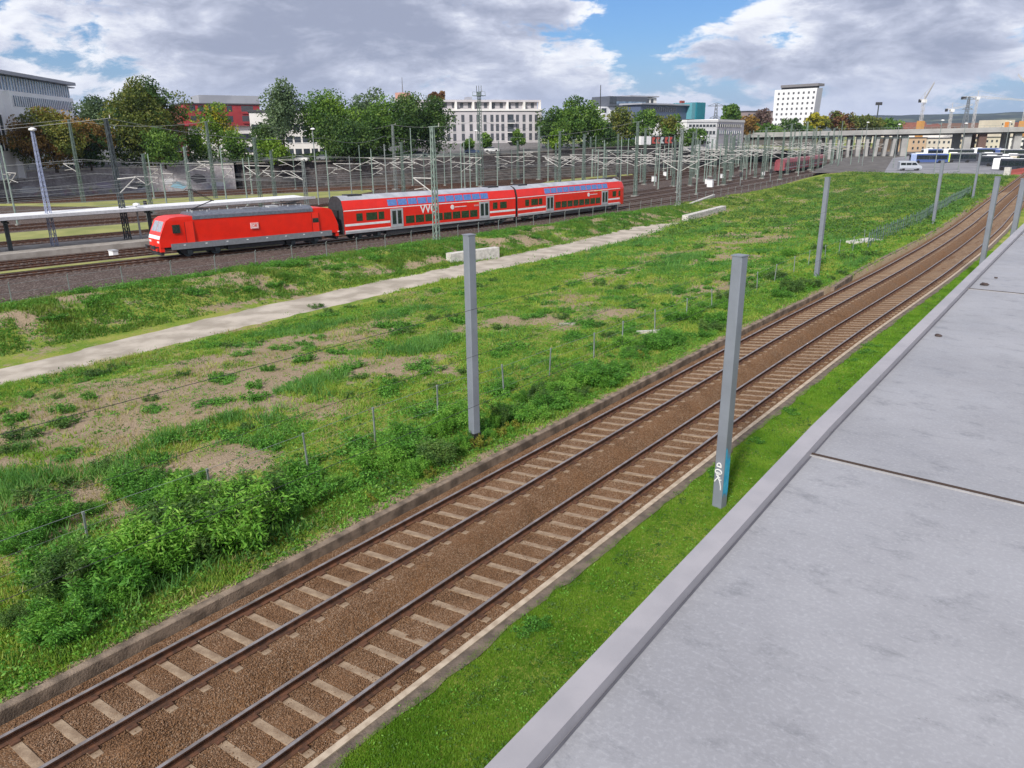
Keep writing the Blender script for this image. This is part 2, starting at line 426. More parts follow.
xs = np.concatenate([[-9000, -5000, -2500, -1200, -600, -300, -180, -120, -90, -75, -66], np.arange(-62, -14.3, .5), [-14.25, -14.2, -8.55, -8.5], np.arange(-8, 4, .5), [4.5, 8, 14, 30, 60, 120, 300, 800, 2000, 5000, 9000]])
ys = np.concatenate([[-2000, -500, -150, -60, -25, -10], np.arange(-5, 110, .6), np.arange(110, 230, 1.5), [235, 245, 260, 290, 330, 400, 520, 700, 1000, 1600, 2600, 5000, 9000, 15000]])
dw = lambda X, Y: X + delta(Y) * np.interp(X, [-60, -30], [0, 1])
ground = grid('ground', xs, ys, H, dw, gm, cover_f); tag(ground, kind='structure')

# gravel path
pm = mat('gravel_path', (.46, .405, .34), (.30, .26, .21), rough=.95, scale=.55, bump=.5, bscale=14, coords='Object', detail=8)
ysp = np.arange(-6, 99.5, .5); us = np.linspace(-1, 1, 13)
def path_x(U, Y):
    hw = np.interp(Y, [0, 12, 30, 60, 80, 92, 99.5], [1.9, 1.9, 2.3, 2.6, 2.7, 2.4, .5])
    e = (fbm(U * 0 + np.sign(U) * 9, Y, 1.1, 4) - .5) * 1.1 * np.interp(Y, [0, 50, 95], [1, .5, .15])
    return pathc(Y) + U * hw + e * np.abs(U) ** 3
pth = grid('path', us, ysp, lambda U, Y: H(path_x(U, Y), Y) + .035 - .05 * np.abs(U) ** 6, path_x, pm); tag(pth, kind='structure')

# ballast of the two near tracks: the curve is canted, the inner track lies lower
RAILS = [(-13.295, 0.0), (-11.795, .192), (-10.628, -.108), (-9.128, .084)]
bm_ = ballast_mat('brown_ballast', [(.10, .054, .028), (.185, .098, .048), (.225, .135, .078), (.30, .22, .155), (.235, .115, .048)], vs=34, bump=.5)
prof = [(-13.96, -.27), (-13.78, -.25), (-13.5, -.225), (-13.3, -.20), (-11.8, -.005), (-11.45, .045), (-11.25, .035), (-11.0, -.14), (-10.85, -.31), (-10.63, -.30), (-9.13, -.108), (-8.8, -.07), (-8.56, -.10)]
px_, pz_ = zip(*prof)
xb = np.sort(np.concatenate([np.array(px_), np.linspace(-13.9, -8.6, 34)]))
yb = np.concatenate([np.arange(-6, 60, .35), np.arange(60, 420, 2.0)])
bed = grid('track_bed', xb, yb, lambda X, Y: np.interp(X, px_, pz_) + (fbm(X, Y, .45, 3) - .5) * .04, lambda X, Y: X + delta(Y), bm_)
tag(bed, kind='structure')

# ------------------------------------------------------------------ near railway tracks
def rail_mesh(x0, z0, ys_, dx, parent, hm=railtop, sm=railside, w=.072, name='rail', dz=lambda y: 0.0):
    mb = MB(); P = []; prf = [(-.075, -.175), (.075, -.175), (.075, -.16), (.012, -.14), (.012, -.045), (w / 2, -.035), (w / 2, -.006), (w / 2 - .008, 0), (-w / 2 + .008, 0), (-w / 2, -.006), (-w / 2, -.035), (-.012, -.045), (-.012, -.14), (-.075, -.16)]
    n = len(prf)
    for y in ys_:
        for a, b in prf: P.append((x0 + a + float(dx(y)), y, z0 + b + float(dz(y))))
    mb.v = P
    for k in range(len(ys_) - 1):
        for j in range(n):
            mb.f.append((k * n + j, k * n + (j + 1) % n, (k + 1) * n + (j + 1) % n, (k + 1) * n + j))
            mb.m.append(mb.mi(sm if j not in (6, 7, 8) else hm))
    return mb.build(name, None, parent)
YR = np.concatenate([np.arange(-5, 40, 5.0), np.arange(40, 420, 4.0)])
def near_track(i0, label):
    (xa, za), (xb_, zb) = RAILS[i0], RAILS[i0 + 1]
    t = empty('railway_track', ((xa + xb_) / 2, 12, (za + zb) / 2 - .2), label=label, cat='railway track')
    inv = lambda y: delta(y)
    for x_, z_ in ((xa, za), (xb_, zb)):
        r_ = rail_mesh(x_, z_, YR, inv, None); r_.parent = t; r_.matrix_parent_inverse = Matrix.Translation(t.location).inverted()
    ang = math.atan2(zb - za, 1.5); xc = (xa + xb_) / 2; zc = (za + zb) / 2 - .2
    base = None; k = 0; rest = MB(); s0 = 2.87 if i0 == 0 else 3.12
    g = random.Random(5 + i0)
    variants = []
    for v in range(5):
        mb = MB(); hl = 1.10
        mb.prism([(-.11, -.2), (.11, -.2), (.082, .006), (-.082, .006)], -hl, hl, sleeperm, 'x')
        for sx in (-.75, .75):
            mb.box((sx - .19, -.08, .012), (sx - .09, .08, .04), railside); mb.box((sx + .09, -.08, .012), (sx + .19, .08, .04), railside)
        o_ = mb.build('sleeper', None, None); variants.append(o_.data); bpy.data.objects.remove(o_)
    for j in range(-8, 230):
        y = s0 + j * .654
        if k < 100 and y > 2.0:
            o = bpy.data.objects.new('sleeper', variants[g.randrange(5)]); col.objects.link(o); o.parent = t
            o.location = (xc + float(delta(y)) - t.location.x, y - t.location.y, zc - t.location.z + g.uniform(.008, .022)); o.rotation_euler = (0, -ang, g.uniform(-.012, .012)); k += 1
        else:
            T = lambda a, b, c, y=y: (xc + float(delta(y)) - t.location.x + a, y - t.location.y + b, zc - t.location.z + c + a * math.tan(ang))
            rest.box((-1.1, -.095, -.2), (1.1, .095, .016), sleeperm, T)
    ro = rest.build('distant_sleepers', None, t); ro['kind'] = 'stuff'
    return t
near_track(0, 'railway track nearer the meadow, laid beside the low concrete wall')
near_track(2, 'railway track nearer the grey canopy, laid beside the thin pale edging')

# low wall on the meadow side
def strip_thing(name, pts, prof_f, m_, label, cat):
    """cross section prof_f (dx,z) swept along plan points"""
    mb = MB(); n = len(prof_f)
    for i, (x, y) in enumerate(pts):
        for a, b in prof_f: mb.v.append((x + a, y, b))
    for k in range(len(pts) - 1):
        for j in range(n): mb.f.append((k * n + j, k * n + (j + 1) % n, (k + 1) * n + (j + 1) % n, (k + 1) * n + j)); mb.m.append(0)
    mb.f += [tuple(range(n))[::-1], tuple(range((len(pts) - 1) * n, len(pts) * n))]; mb.m += [0, 0]
    o = mb.build(name, m_); return tag(o, label, cat)
ys1 = np.concatenate([np.arange(-4, 50, 1.1)])
strip_thing('low_wall', [(-13.98 + float(delta(y)) + random.uniform(-.012, .012), y) for y in ys1], [(-.17, -.8), (0, -.8), (0, -.02), (-.02, 0), (-.17, .005)], concd, 'low mossy concrete wall holding the meadow edge beside the tracks, up to its step', 'wall')
ys2 = np.arange(51.5, 170, 2.0)
strip_thing('low_wall', [(-14.35 + float(delta(y)) * 1.0 + np.interp(y, [51, 60, 80], [.55, -.1, 0]), y) for y in ys2], [(-.25, -.8), (0, -.8), (0, .0), (-.25, .0)], concd, 'farther length of low concrete wall beyond the step, curving away with the tracks', 'wall')
strip_thing('concrete_edging', [(-8.50 + float(delta(y)), y) for y in np.arange(-3, 110, 1.0)], [(-.11, -.6), (.02, -.6), (.02, .03), (-.11, .035)], mat('pale_edging', (.46, .38, .29), (.33, .26, .19), rough=.9, scale=4), 'thin pale concrete edging between the track ballast and the green strip', 'edging')
# dusty soil strip behind edging
soil = mat('dusty_soil', (.17, .13, .10), (.09, .07, .055), rough=.95, scale=3, bump=.6, bscale=18)
g_ = grid('soil_strip', np.linspace(-8.5, -8.22, 4), np.arange(-4, 110, .4), lambda X, Y: np.full_like(X, .012) + (fbm(X, Y, .5, 2) - .5) * .03, lambda X, Y: X + delta(Y) + np.where(X > -8.25, (fbm(X, Y, .5, 4) - .5) * .35, 0), soil)
tag(g_, kind='structure')

# ------------------------------------------------------------------ grey canopy roof in the foreground
def canopy_mat():
    mt = bpy.data.materials.new('scuffed_grey_roof'); mt.use_nodes = True; t = mt.node_tree
    b = t.nodes['Principled BSDF']
    geo = N(t, 'ShaderNodeNewGeometry')
    mp = N(t, 'ShaderNodeMapping'); t.links.new(geo.outputs['Position'], mp.inputs[0])
    mp.inputs['Rotation'].default_value = (0, 0, R(8)); mp.inputs['Scale'].default_value = (1.0, 1.6, 1)
    P = geo.outputs['Position']
    base = mixc(t, smooth(t, noise(t, P, .35, 5), .3, .7), (.252, .253, .272), (.31, .311, .332))
    stain = smooth(t, noise(t, mp.outputs[0], 1.6, 12, .74, .2), .50, .72)
    c = mixc(t, mth(t, 'MULTIPLY', stain, .72), base, (.15, .155, .17))
    fine = noise(t, P, 22, 5, .7)
    c = mixc(t, mth(t, 'MULTIPLY', smooth(t, fine, .45, .75), .22), c, (.56, .57, .61))
    mp2 = N(t, 'ShaderNodeMapping'); t.links.new(P, mp2.inputs[0]); mp2.inputs['Rotation'].default_value = (0, 0, R(52)); mp2.inputs['Scale'].default_value = (.9, 14, 1)
    scr = smooth(t, noise(t, mp2.outputs[0], 2.2, 6, .62, .6), .60, .68)
    c = mixc(t, mth(t, 'MULTIPLY', scr, .10), c, (.6, .61, .64))
    mp3 = N(t, 'ShaderNodeMapping'); t.links.new(P, mp3.inputs[0]); mp3.inputs['Scale'].default_value = (1.0, 2.0, 1); mp3.inputs['Rotation'].default_value = (0, 0, R(-12))
    spot = smooth(t, noise(t, mp3.outputs[0], 3.4, 12, .78, .1), .635, .70)
    c = mixc(t, mth(t, 'MULTIPLY', spot, .65), c, (.10, .10, .11))
    t.links.new(c, b.inputs['Base Color'])
    t.links.new(ramp(t, noise(t, P, 1.5, 6), [(.3, .42), (.7, .62)]), b.inputs['Roughness'])
    b.inputs['Specular IOR Level'].default_value = .35
    bn = N(t, 'ShaderNodeBump'); bn.inputs['Strength'].default_value = .12; bn.inputs['Distance'].default_value = .03
    t.links.new(noise(t, P, 9, 6, .7), bn.inputs['Height']); t.links.new(bn.outputs[0], b.inputs['Normal'])
    return mt
cm = canopy_mat()
lipm = mat('canopy_edge_paint', (.35, .335, .355), (.30, .29, .31), rough=.5, scale=1.3, bump=.05, bscale=60)
canopy = empty('platform_canopy', (0, 10, 4.9), label='large flat grey canopy roof filling the lower right foreground', cat='canopy')
def rel(o, par):
    o.parent = par; o.matrix_parent_inverse = Matrix.Translation(par.location).inverted(); return o
JY = [-4.5, 11.25, 27.35, 43.4, 59.5]
# the roof rim bends gently towards its far end
rim = lambda y: float(np.interp(y, [-5, 3.5, 5.7, 12.1, 30, 46.7, 60], [-2.9, -3.02, -3.1, -3.3, -3.5, -3.63, -3.7]))
for a, b in zip(JY[:-1], JY[1:]):
    mb = MB()
    ny = 6; yy_ = np.linspace(a + .012, b - .012, ny)
    for k in range(ny - 1):
        y0, y1 = yy_[k], yy_[k + 1]
        mb.poly([(rim(y0) + .2, y0, 4.90), (9, y0, 4.90), (9, y1, 4.90), (rim(y1) + .2, y1, 4.90)], cm)
        mb.poly([(rim(y0) + .2, y0, 4.72), (rim(y1) + .2, y1, 4.72), (9, y1, 4.72), (9, y0, 4.72)], cm)
    for y in (yy_[0], yy_[-1]): mb.poly([(rim(y) + .2, y, 4.72), (9, y, 4.72), (9, y, 4.90), (rim(y) + .2, y, 4.90)], cm)
    rel(mb.build('roof_panel'), canopy)
    # joint upstand with a dark gap
    mb = MB(); mb.box((rim(b) + .26, b - .035, 4.84), (9, b + .01, 4.913), mat('joint_trim', (.36, .35, .35), rough=.5)); rel(mb.build('joint_strip'), canopy)
    mb = MB(); mb.box((rim(b) + .24, b + .013, 4.80), (9, b + .085, 4.918), mat('joint_gap', (.05, .03, .02), rough=.9)); rel(mb.build('joint_gap'), canopy)
for a, b in ((-4.5, 15.9), (15.92, 36.2), (36.22, 59.5)):
    mb = MB(); yy_ = np.linspace(a, b, 12)
    for k in range(11):
        y0, y1 = yy_[k], yy_[k + 1]; W = .27
        for q in ([(0, 5.02), (W, 5.035)], [(W, 5.035), (W, 4.86)], [(0, 4.5), (0, 5.02)], [(W, 4.5), (0, 4.5)]):
            (p0, z0), (p1, z1) = q
            mb.poly([(rim(y0) + p0, y0, z0), (rim(y0) + p1, y0, z1), (rim(y1) + p1, y1, z1), (rim(y1) + p0, y1, z0)], lipm)
    for y in (a, b): mb.poly([(rim(y), y, 4.5), (rim(y) + .27, y, 4.5), (rim(y) + .27, y, 5.035), (rim(y), y, 5.02)], lipm)
    rel(mb.build('edge_trim'), canopy)
sl = MB()  # shade line at the foot of the rim, painted as a dark strip
for k in range(30):
    y0 = -4.5 + k * 2.13; y1 = y0 + 2.13
    sl.poly([(rim(y0) + .272, y0, 4.906), (rim(y0) + .30, y0, 4.904), (rim(y1) + .30, y1, 4.904), (rim(y1) + .272, y1, 4.906)], mat('lip_shade', (.10, .10, .12), rough=.7))
rel(sl.build('lip_shade_line'), canopy)
for k, y in enumerate((2, 14, 26, 38, 50)):
    mb = MB(); mb.bar((3.5, y, -.1), (3.5, y, 4.71), .4, steel, n=10); rel(mb.build('column'), canopy)
def stone(name, x, y, z, s, m_, label, cat, seed=0):
    g = random.Random(seed); mb = MB(); n = 8
    P = []
    for ring, (rr, zz_) in enumerate(((.8, 0), (1, .35), (.6, .8))):
        for k in range(n):
            a = 2 * math.pi * k / n; r2 = s * rr * g.uniform(.75, 1.2)
            P.append((math.cos(a) * r2 * 1.3, math.sin(a) * r2, zz_ * s * g.uniform(.8, 1.1)))
    fs = [(r0 * n + k, r0 * n + (k + 1) % n, (r0 + 1) * n + (k + 1) % n, (r0 + 1) * n + k) for r0 in range(2) for k in range(n)] + [tuple(range(2 * n, 3 * n)), tuple(range(n))[::-1]]
    mb.poly(P, m_, fs); o = mb.build(name, None, None, (x, y, z)); return tag(o, label, cat)
rustst = mat('dark_brown_stone', (.07, .05, .045), (.03, .02, .02), rough=.9, scale=10)
for i, (px, py, s) in enumerate(((984, 285, .10), (996, 278, .05), (938, 336, .065))):
    x, y = gnd(px, py, 4.91)
    stone('loose_stone', x, y, 4.905, s, rustst, ['dark flattish lump lying just before the farther joint of the grey canopy', 'tiny dark pebble beyond the lump near the canopy joint', 'small dark stone alone in the middle of the grey canopy'][i], 'stone', i)
# ------------------------------------------------------------------ square posts along the near tracks
def post(x, y, z0, z1, label, foot=True, paint=False, w=.29):
    t = empty('steel_post', (x, y, z0), label=label, cat='post', group='square grey posts along the near tracks'); t.rotation_euler = (0, 0, R(-11))
    mb = MB(); a = w / 2; c = .025
    oct_ = [(-a + c, -a), (a - c, -a), (a, -a + c), (a, a - c), (a - c, a), (-a + c, a), (-a, a - c), (-a, -a + c)]
    mb.prism(oct_, .0, z1 - z0, postm, 'z'); mb.build('shaft', None, t)
    mb = MB(); mb.box((-a - .012, -a - .012, z1 - z0 + .001), (a + .012, a + .012, z1 - z0 + .03), postm); mb.build('cap', None, t)
    if foot:
        mb = MB(); mb.box((-a - .015, -a - .015, -.3), (a + .015, a + .015, .62), black); mb.build('foot_sleeve', None, t)
    if paint:
        pz = mat('white_spray_paint', (.75, .75, .75), rough=.6)
        s = MB(); y_ = -a - .006
        def pl(pts, wd=.028):
            for p, q in zip(pts[:-1], pts[1:]): s.bar((p[0], y_, p[1]), (q[0], y_, q[1]), wd, pz)
        arc = lambda cx, cz, rx, rz, a0, a1, n=12: [(cx + rx * math.cos(R(a0 + (a1 - a0) * k / n)), cz + rz * math.sin(R(a0 + (a1 - a0) * k / n))) for k in range(n + 1)]
        pl(arc(0.0, 1.27, .062, .085, -10, 190)); pl([(-.075, 1.255), (.075, 1.25)])
        pl(arc(-.005, 1.10, .10, .065, 0, 360)); pl(arc(.0, 1.09, .04, .02, 180, 360), .02); pl([(0, 1.05), (-.01, .93), (-.085, .83), (-.1, .79)]); pl([(-.01, .93), (.05, .85), (.095, .70), (.1, .6)], .022)
        pl([(-.07, 1.0), (.06, .93)], .02); pl([(.03, .88), (.10, .89)], .02)
        s.build('spray_drawing', None, t)
        c2 = mat('cyan_spray_paint', (.03, .30, .55), (.07, .40, .60), rough=.6, scale=6, contrast=(.3, .6))
        s = MB(); P = []; g = random.Random(3); n = 14
        top = [1.95 + g.uniform(-.25, .1) for _ in range(n)]; bot = [.42 + g.uniform(-.1, .12) for _ in range(n)]
        for k in range(n):
            yy = -a + .03 + (w - .06) * k / (n - 1); P += [(a + .006, yy, bot[k]), (a + .006, yy, top[k] - .5 * (k / (n - 1)))]
        s.poly(P, c2, [(2 * k, 2 * k + 2, 2 * k + 3, 2 * k + 1) for k in range(n - 1)])
        P2 = [(x_ - .004, y2, z2) for x_, y2, z2 in P]
        s.build('blue_paint', None, t)
    return t
post(-15.45, 17.6, -.35, 6.75, 'grey square post with black foot standing in the weeds, nearest on the meadow side')
post(-7.02, 18.0, -.05, 6.78, 'big grey square post with white spray doodle and blue paint on the green strip', foot=False, paint=True)
post(-15.9, 55.4, -.15, 6.7, 'grey square post second along the meadow side, just beyond the wall step', foot=False)
x_, y_ = gnd(998, 177, 6.78); post(x_, y_, -.05, 6.78, 'grey square post half hidden by the canopy rim, second on the canopy side', foot=False)
post(-15.75, 96.3, -.2, 6.6, 'distant grey square post on the meadow side with a pale foot, third of its row', foot=False)
x_, y_ = gnd(1024, 179, 6.7); post(x_, y_, -.05, 6.7, 'thin distant grey post cut by the right picture edge above the canopy', foot=False)
post(-17.3, 135, -.3, 6.5, 'farthest grey square post on the meadow side, near the bus lot', foot=False)
post(-9.6, 133, -.1, 6.6, 'far grey post between the tracks and the canopy end', foot=False)

# ------------------------------------------------------------------ fence posts and wires in the meadow
fence = empty('wire_fence', (-18.2, 12, -.4), label='low wire fence with thin steel posts running through the meadow weeds', cat='fence')
gpost = MB(); gpost.bar((0, 0, -.2), (0, 0, 1.25), .045, steel); gpost.bar((-.001, 0, 1.2), (-.001, .0, 1.28), .06, steel)
gpo = gpost.build('fence_post'); gp_me = gpo.data; bpy.data.objects.remove(gpo)
FY = [2.8, 6.6, 10.0, 13.2, 15.9, 18.9, 22.6, 25.6, 29.0, 31.5, 34.9, 38.4, 42, 45.5, 49, 52.5, 56.2, 60, 64, 68, 72, 76]
for i, y in enumerate(FY):
    x = np.interp(y, [0, 14, 22, 35, 80], [-19.1, -18.6, -18.2, -17.8, -17.9]) + random.uniform(-.1, .1)
    o = bpy.data.objects.new('fence_post', gp_me); col.objects.link(o); o.parent = fence
    o.location = (x + 18.2, y - 12, float(H(x, y)) + .4); o.rotation_euler = (random.uniform(-.05, .05), random.uniform(-.06, .06), 0)
for hz_ in (.35, .8, 1.22):
    mb = MB(); pts = [(float(np.interp(y, [0, 14, 22, 35, 80], [-19.1, -18.6, -18.2, -17.8, -17.9])) + 18.2, y - 12, float(H(-18.3, y)) + .4 + hz_) for y in FY]
    mb.path(pts, .006 if hz_ < 1 else .010, steel); mb.build('fence_wire', None, fence)

pf = empty('picket_fence', (-17.6, 100, -.4), label='grey green picket fence at the far end of the meadow beside the curving tracks', cat='fence')
pk = mat('picket_green', (.10, .16, .13), (.06, .10, .085), rough=.7); pq = []
for k in range(76):
    y = 74 + k * .95; x = -17.3 + float(delta(y)) * .9 + (fbm(3, y, 12, 2) - .5) * .5; z = float(H(x - float(delta(y)), y)); pq.append((x, y, z))
for k, (x, y, z) in enumerate(pq):
    mb = MB(); h_ = 1.45 + .12 * math.sin(k * 2.1); mb.bar((x + 17.6, y - 100, z + .4 - .1), (x + 17.6, y - 100, z + .4 + h_), .06 if k % 3 else .10, pk); mb.build('picket', None, pf)
for h in (.5, 1.15):
    mb = MB(); mb.path([(x + 17.6, y - 100, z + .4 + h) for x, y, z in pq[::3]], .04, pk); mb.build('rail', None, pf)
# pale stakes and boards lying in the meadow
def board(px, py, px2, py2, w, h, m_, name, label, cat, z=-.6):
    a = gnd(px, py, z); b = gnd(px2, py2, z); za = float(H(a[0], a[1])); zb = float(H(b[0], b[1]))
    mb = MB(); d = Vector((b[0] - a[0], b[1] - a[1], 0)); L = d.length; d.normalize(); n_ = Vector((-d.y, d.x, 0))
    P = []
    for s_, zz_ in ((0, za), (L, zb)):
        for k, hh in ((-.5, 0), (.5, 0), (.5, h), (-.5, h)): P.append(Vector((a[0], a[1], zz_ + .0 + hh)) + d * s_ + n_ * (k * w))
    c = sum(P, Vector()) / 8; P = [p - Vector((a[0], a[1], za)) for p in P]
    bm = mb.poly(P, m_, [(3, 2, 1, 0), (4, 5, 6, 7), (0, 1, 5, 4), (1, 2, 6, 5), (2, 3, 7, 6), (3, 0, 4, 7)])
    return tag(bm.build(name, None, None, (a[0], a[1], za)), label, cat)
board(559, 323, 576, 322, .14, .14, conc, 'concrete_beam', 'short pale concrete beam lying in the grass left of the leaning stakes', 'beam')
board(636, 339, 662, 339, .16, .2, concl, 'concrete_beam', 'pale beam lying across the weeds beside the track wall', 'beam')
board(853, 247, 874, 244, 1.6, .22, concl, 'concrete_slab', 'flat white concrete slab lying in the far meadow near the tracks', 'slab')
def block(px, py, px2, py2, w, h, label, z, name='concrete_block', cat='concrete block', m_=concl):
    a = gnd(px, py, z); b = gnd(px2, py2, z); d = Vector((b[0] - a[0], b[1] - a[1], 0)); L = d.length
    ang = math.atan2(d.y, d.x); mb = MB(); c = .04
    mb.prism([(0, -.3), (w, -.3), (w, h - c), (w - c, h), (c, h), (0, h - c)], 0, L, m_, 'x')
    o = mb.build(name, None, None, (a[0], a[1], z)); o.rotation_euler = (0, 0, ang); return tag(o, label, cat)
block(451, 263.5, 499.5, 256.5, .75, .95, 'long pale concrete barrier block lying on the gravel path edge', -2.05)
block(688, 219, 726, 209, .9, .5, 'low concrete block lying in the grass right of the path end', -1.9)
block(447 + 245, 206, 715, 197, .5, .5, 'narrow concrete kerb curving at the yard fence near the path end', -1.8, name='concrete_kerb', cat='kerb')
stone('white_litter', *gnd(453, 550, -.1), -.09, .055, whitep, 'small white scrap lying on the brown ballast between the tracks', 'litter', 4)

# overhead wires above the near tracks: (x, z) of each run
def wire_run(pts, w, label, group='overhead wires strung along the near tracks', cat='wire', m_=wiremat, name='overhead_wire'):
    mb = MB(); mb.path(pts, w, m_, n=5); return tag(mb.build(name), label, cat, group)
def solve_wire(px, py, x):
    d = _r * (px - 512) / F + _u * (384 - py) / F + _f; t = x / d[0]; return CAMZ + d[2] * t, d[1] * t
for i, (px, py, x, lb) in enumerate(((470, 310, -11.0, 'uppermost of the thin overhead wires crossing before the meadow post'), (470, 357, -12.6, 'middle overhead wire crossing before the meadow post'), (470, 408, -10.6, 'lowest overhead wire crossing before the meadow post'))):
    z, y = solve_wire(px, py, x)
    pts = [(x + float(delta(yy)) * .7, yy, z + .0009 * ((yy - 20) ** 2) * .25 - .02) for yy in np.arange(-4, 76, 3.0)]
    wire_run(pts, .011, lb)

# ================================================================== the railway yard
yb_m = ballast_mat('yard_ballast', [(.045, .03, .025), (.10, .07, .058), (.15, .115, .10), (.24, .21, .19), (.085, .055, .048)], vs=9)
yyd = np.concatenate([np.arange(-60, 200, 2.0), np.arange(200, 700, 8.0)])
U = np.concatenate([np.linspace(0, .85, 50), np.linspace(.86, 1, 24)])
yard_edge = lambda y: np.interp(y, [0, 200, 250, 330, 700], [-58.8, -58.8, -65, -72, -118])
yard_x = lambda U_, Y: (xw(Y) + 1.0) * (1 - U_) + yard_edge(Y) * U_
ylift = lambda x, y: lift(y) * sstep(-9.5, -4, x - xt(y))
yard = grid('yard_ground', U, yyd, lambda U_, Y: YZ + ylift(yard_x(U_, Y), Y) + (fbm(U_ * 90, Y, 5, 3) - .5) * .12 - .5 * (U_ > .995),
            yard_x, yb_m)
tag(yard, kind='structure')
grassm = mat('short_lawn', (.27, .27, .085), (.18, .20, .055), rough=.95, scale=.3, bump=.6, bscale=5, detail=9)
def yard_strip(name, fa, fb, y0, y1, m_, dz=.1, kind='structure', n=7):
    Y0 = np.arange(y0, y1, 2.0)
    o = grid(name, np.linspace(0, 1, n), Y0, lambda U_, Y: YZ + .03 + ylift(fa(Y) * (1 - U_) + fb(Y) * U_, Y) + dz * np.sin(U_ * math.pi), lambda U_, Y: fa(Y) * (1 - U_) + fb(Y) * U_, m_)
    return tag(o, kind=kind)
tap = lambda y, a, b: np.interp(y, [a - 14, a, b, b + 14], [0, 1, 1, 0])
yard_strip('lawn', lambda y: xt(y) - 35.4 - 9.5 * tap(y, 20, 105), lambda y: xt(y) - 35.4, 6, 119, grassm, .25)
yard_strip('lawn', lambda y: xw(y) + 26 + 19 * tap(y, 66, 104), lambda y: xw(y) + 25.6, 52, 118, grassm, .3)
yard_strip('lawn', lambda y: xt(y) - 47 - 6 * tap(y, 165, 190), lambda y: xt(y) - 46.6, 151, 204, grassm, .3)
yard_strip('lawn', lambda y: xt(y) - 2.6, lambda y: xt(y) - 2.6 - 1.2 * tap(y, 0, 36), -14, 50, grassm, .05)
concy = mat('yard_concrete', (.36, .33, .30), (.26, .235, .21), rough=.9, scale=1)
def yard_track(f, y0, y1, label):
    t = empty('railway_track', (float(f(60)), 60, YZ), label=label, cat='railway track', group='tracks of the railway yard')
    for s_ in (-.75, .75):
        o = rail_mesh(0, -1.5, np.arange(y0, y1, 6.0), lambda y, s_=s_: f(y) + s_, None, hm=yrail, w=.09, dz=lambda y: ylift(f(y), y))
        rel(o, t)
    mb = MB(); n = 0
    for y in np.arange(y0 + 1, min(y1, 230), .68):
        x = float(f(y)); zl_ = float(ylift(x, y)); mb.box((x - 1.25, y - .12, YZ - .05 + zl_), (x + 1.25, y + .12, YZ + .075 + zl_), mat('old_sleeper', (.13, .10, .085), (.07, .05, .045), rough=.9))
    o = rel(mb.build('sleepers'), t); o['kind'] = 'stuff'
    return t
sp1 = [(0, 'yard track carrying the red train'), (5.2, 'yard track right behind the red train'), (10.0, 'second yard track behind the red train'), (14.6, 'yard track along the near side of the low platform'),
       (27.6, 'yard track on the far side of the low platform'), (32.2, 'yard track between the low platform and the pale lawn')]
for o_, lb in sp1: yard_track(lambda y, o_=o_: xt(y) - o_, -40 if o_ else -50, 440, lb)
for o_, lb in ((7.0, 'track closest to the foot of the old retaining wall'), (12.0, 'second track from the foot of the old retaining wall'), (17.0, 'third track from the foot of the old retaining wall'), (22.0, 'fourth track from the retaining wall, beside the upper lawn')):
    yard_track(lambda y, o_=o_: xw(y) + o_, 20, 420, lb)
yard_track(lambda y: xt(y) - 48.5 + 4.5 * sstep(40, 110, y) + 9 * sstep(120, 240, y), -20, 300, 'yard track winding between the two pale lawns')
yard_track(lambda y: xt(y) - 53.5 + 9.5 * sstep(40, 120, y) + 9 * sstep(130, 250, y), -20, 300, 'yard track on the far side of the winding one, joining it farther on')
# low platform slab and its long roof
PX = lambda y: xt(y) - 21.2
plat = empty('station_platform', (float(PX(30)), 30, YZ), label='low platform with pale edge stones under the long flat roof', cat='platform')
mb = MB(); Yp = np.arange(-30, 74, 4.0)
for a, b in zip(Yp[:-1], Yp[1:]):
    mb.poly([(float(PX(y)) + s_ * 3.4, y, YZ + h) for h in (0, .55) for y, s_ in ((a, -1), (a, 1), (b, 1), (b, -1))], concy, [(4, 5, 6, 7), (0, 1, 5, 4), (1, 2, 6, 5), (2, 3, 7, 6), (3, 0, 4, 7)])
rel(mb.build('slab'), plat)
rf = empty('platform_roof', (float(PX(40)), 40, YZ + .5), label='long narrow pale platform roof on dark posts behind the locomotive', cat='platform roof')
Yr = np.arange(-24, 66, 4.0); RZ = 1.95
mb = MB()
for a, b in zip(Yr[:-1], Yr[1:]):
    P = []
    for y in (a, b):
        x = float(PX(y)) + .3
        P += [(x - 2.4, y, RZ + .1), (x - 2.4, y, RZ + .42), (x, y, RZ + .30), (x + 2.2, y, RZ + .42), (x + 2.2, y, RZ + .08), (x, y, RZ - .02)]
    mb.poly(P, whitep, [(1, 7, 8, 2), (2, 8, 9, 3)]); mb.poly(P, dgrey, [(0, 6, 7, 1), (3, 9, 10, 4), (4, 10, 11, 5), (5, 11, 6, 0)])
mb.poly([P[k] for k in range(6, 12)], dgrey); 
rel(mb.build('roof_deck'), rf)
mb = MB()
for a, b in zip(Yr[:-1], Yr[1:]):
    xa_, xb_ = float(PX(a)) + 2.5, float(PX(b)) + 2.5
    mb.poly([(xa_, a, RZ + .12), (xb_, b, RZ + .12), (xb_, b, RZ + .44), (xa_, a, RZ + .44)], mgrey); mb.poly([(xa_ + .04, a, RZ + .12), (xa_ + .04, a, RZ + .44), (xb_ + .04, b, RZ + .44), (xb_ + .04, b, RZ + .12)], mat('fascia_grey', (.5, .5, .53), rough=.5))
rel(mb.build('fascia'), rf)
for y in (-18, -6, 6, 18, 30, 44):
    mb = MB(); x = float(PX(y)); mb.bar((x + .3, y, YZ + .55), (x + .3, y, RZ), .34, dsteel); mb.bar((x - .5, y, RZ - .25), (x + 1.1, y, RZ - .25), .2, dsteel); rel(mb.build('post'), rf)

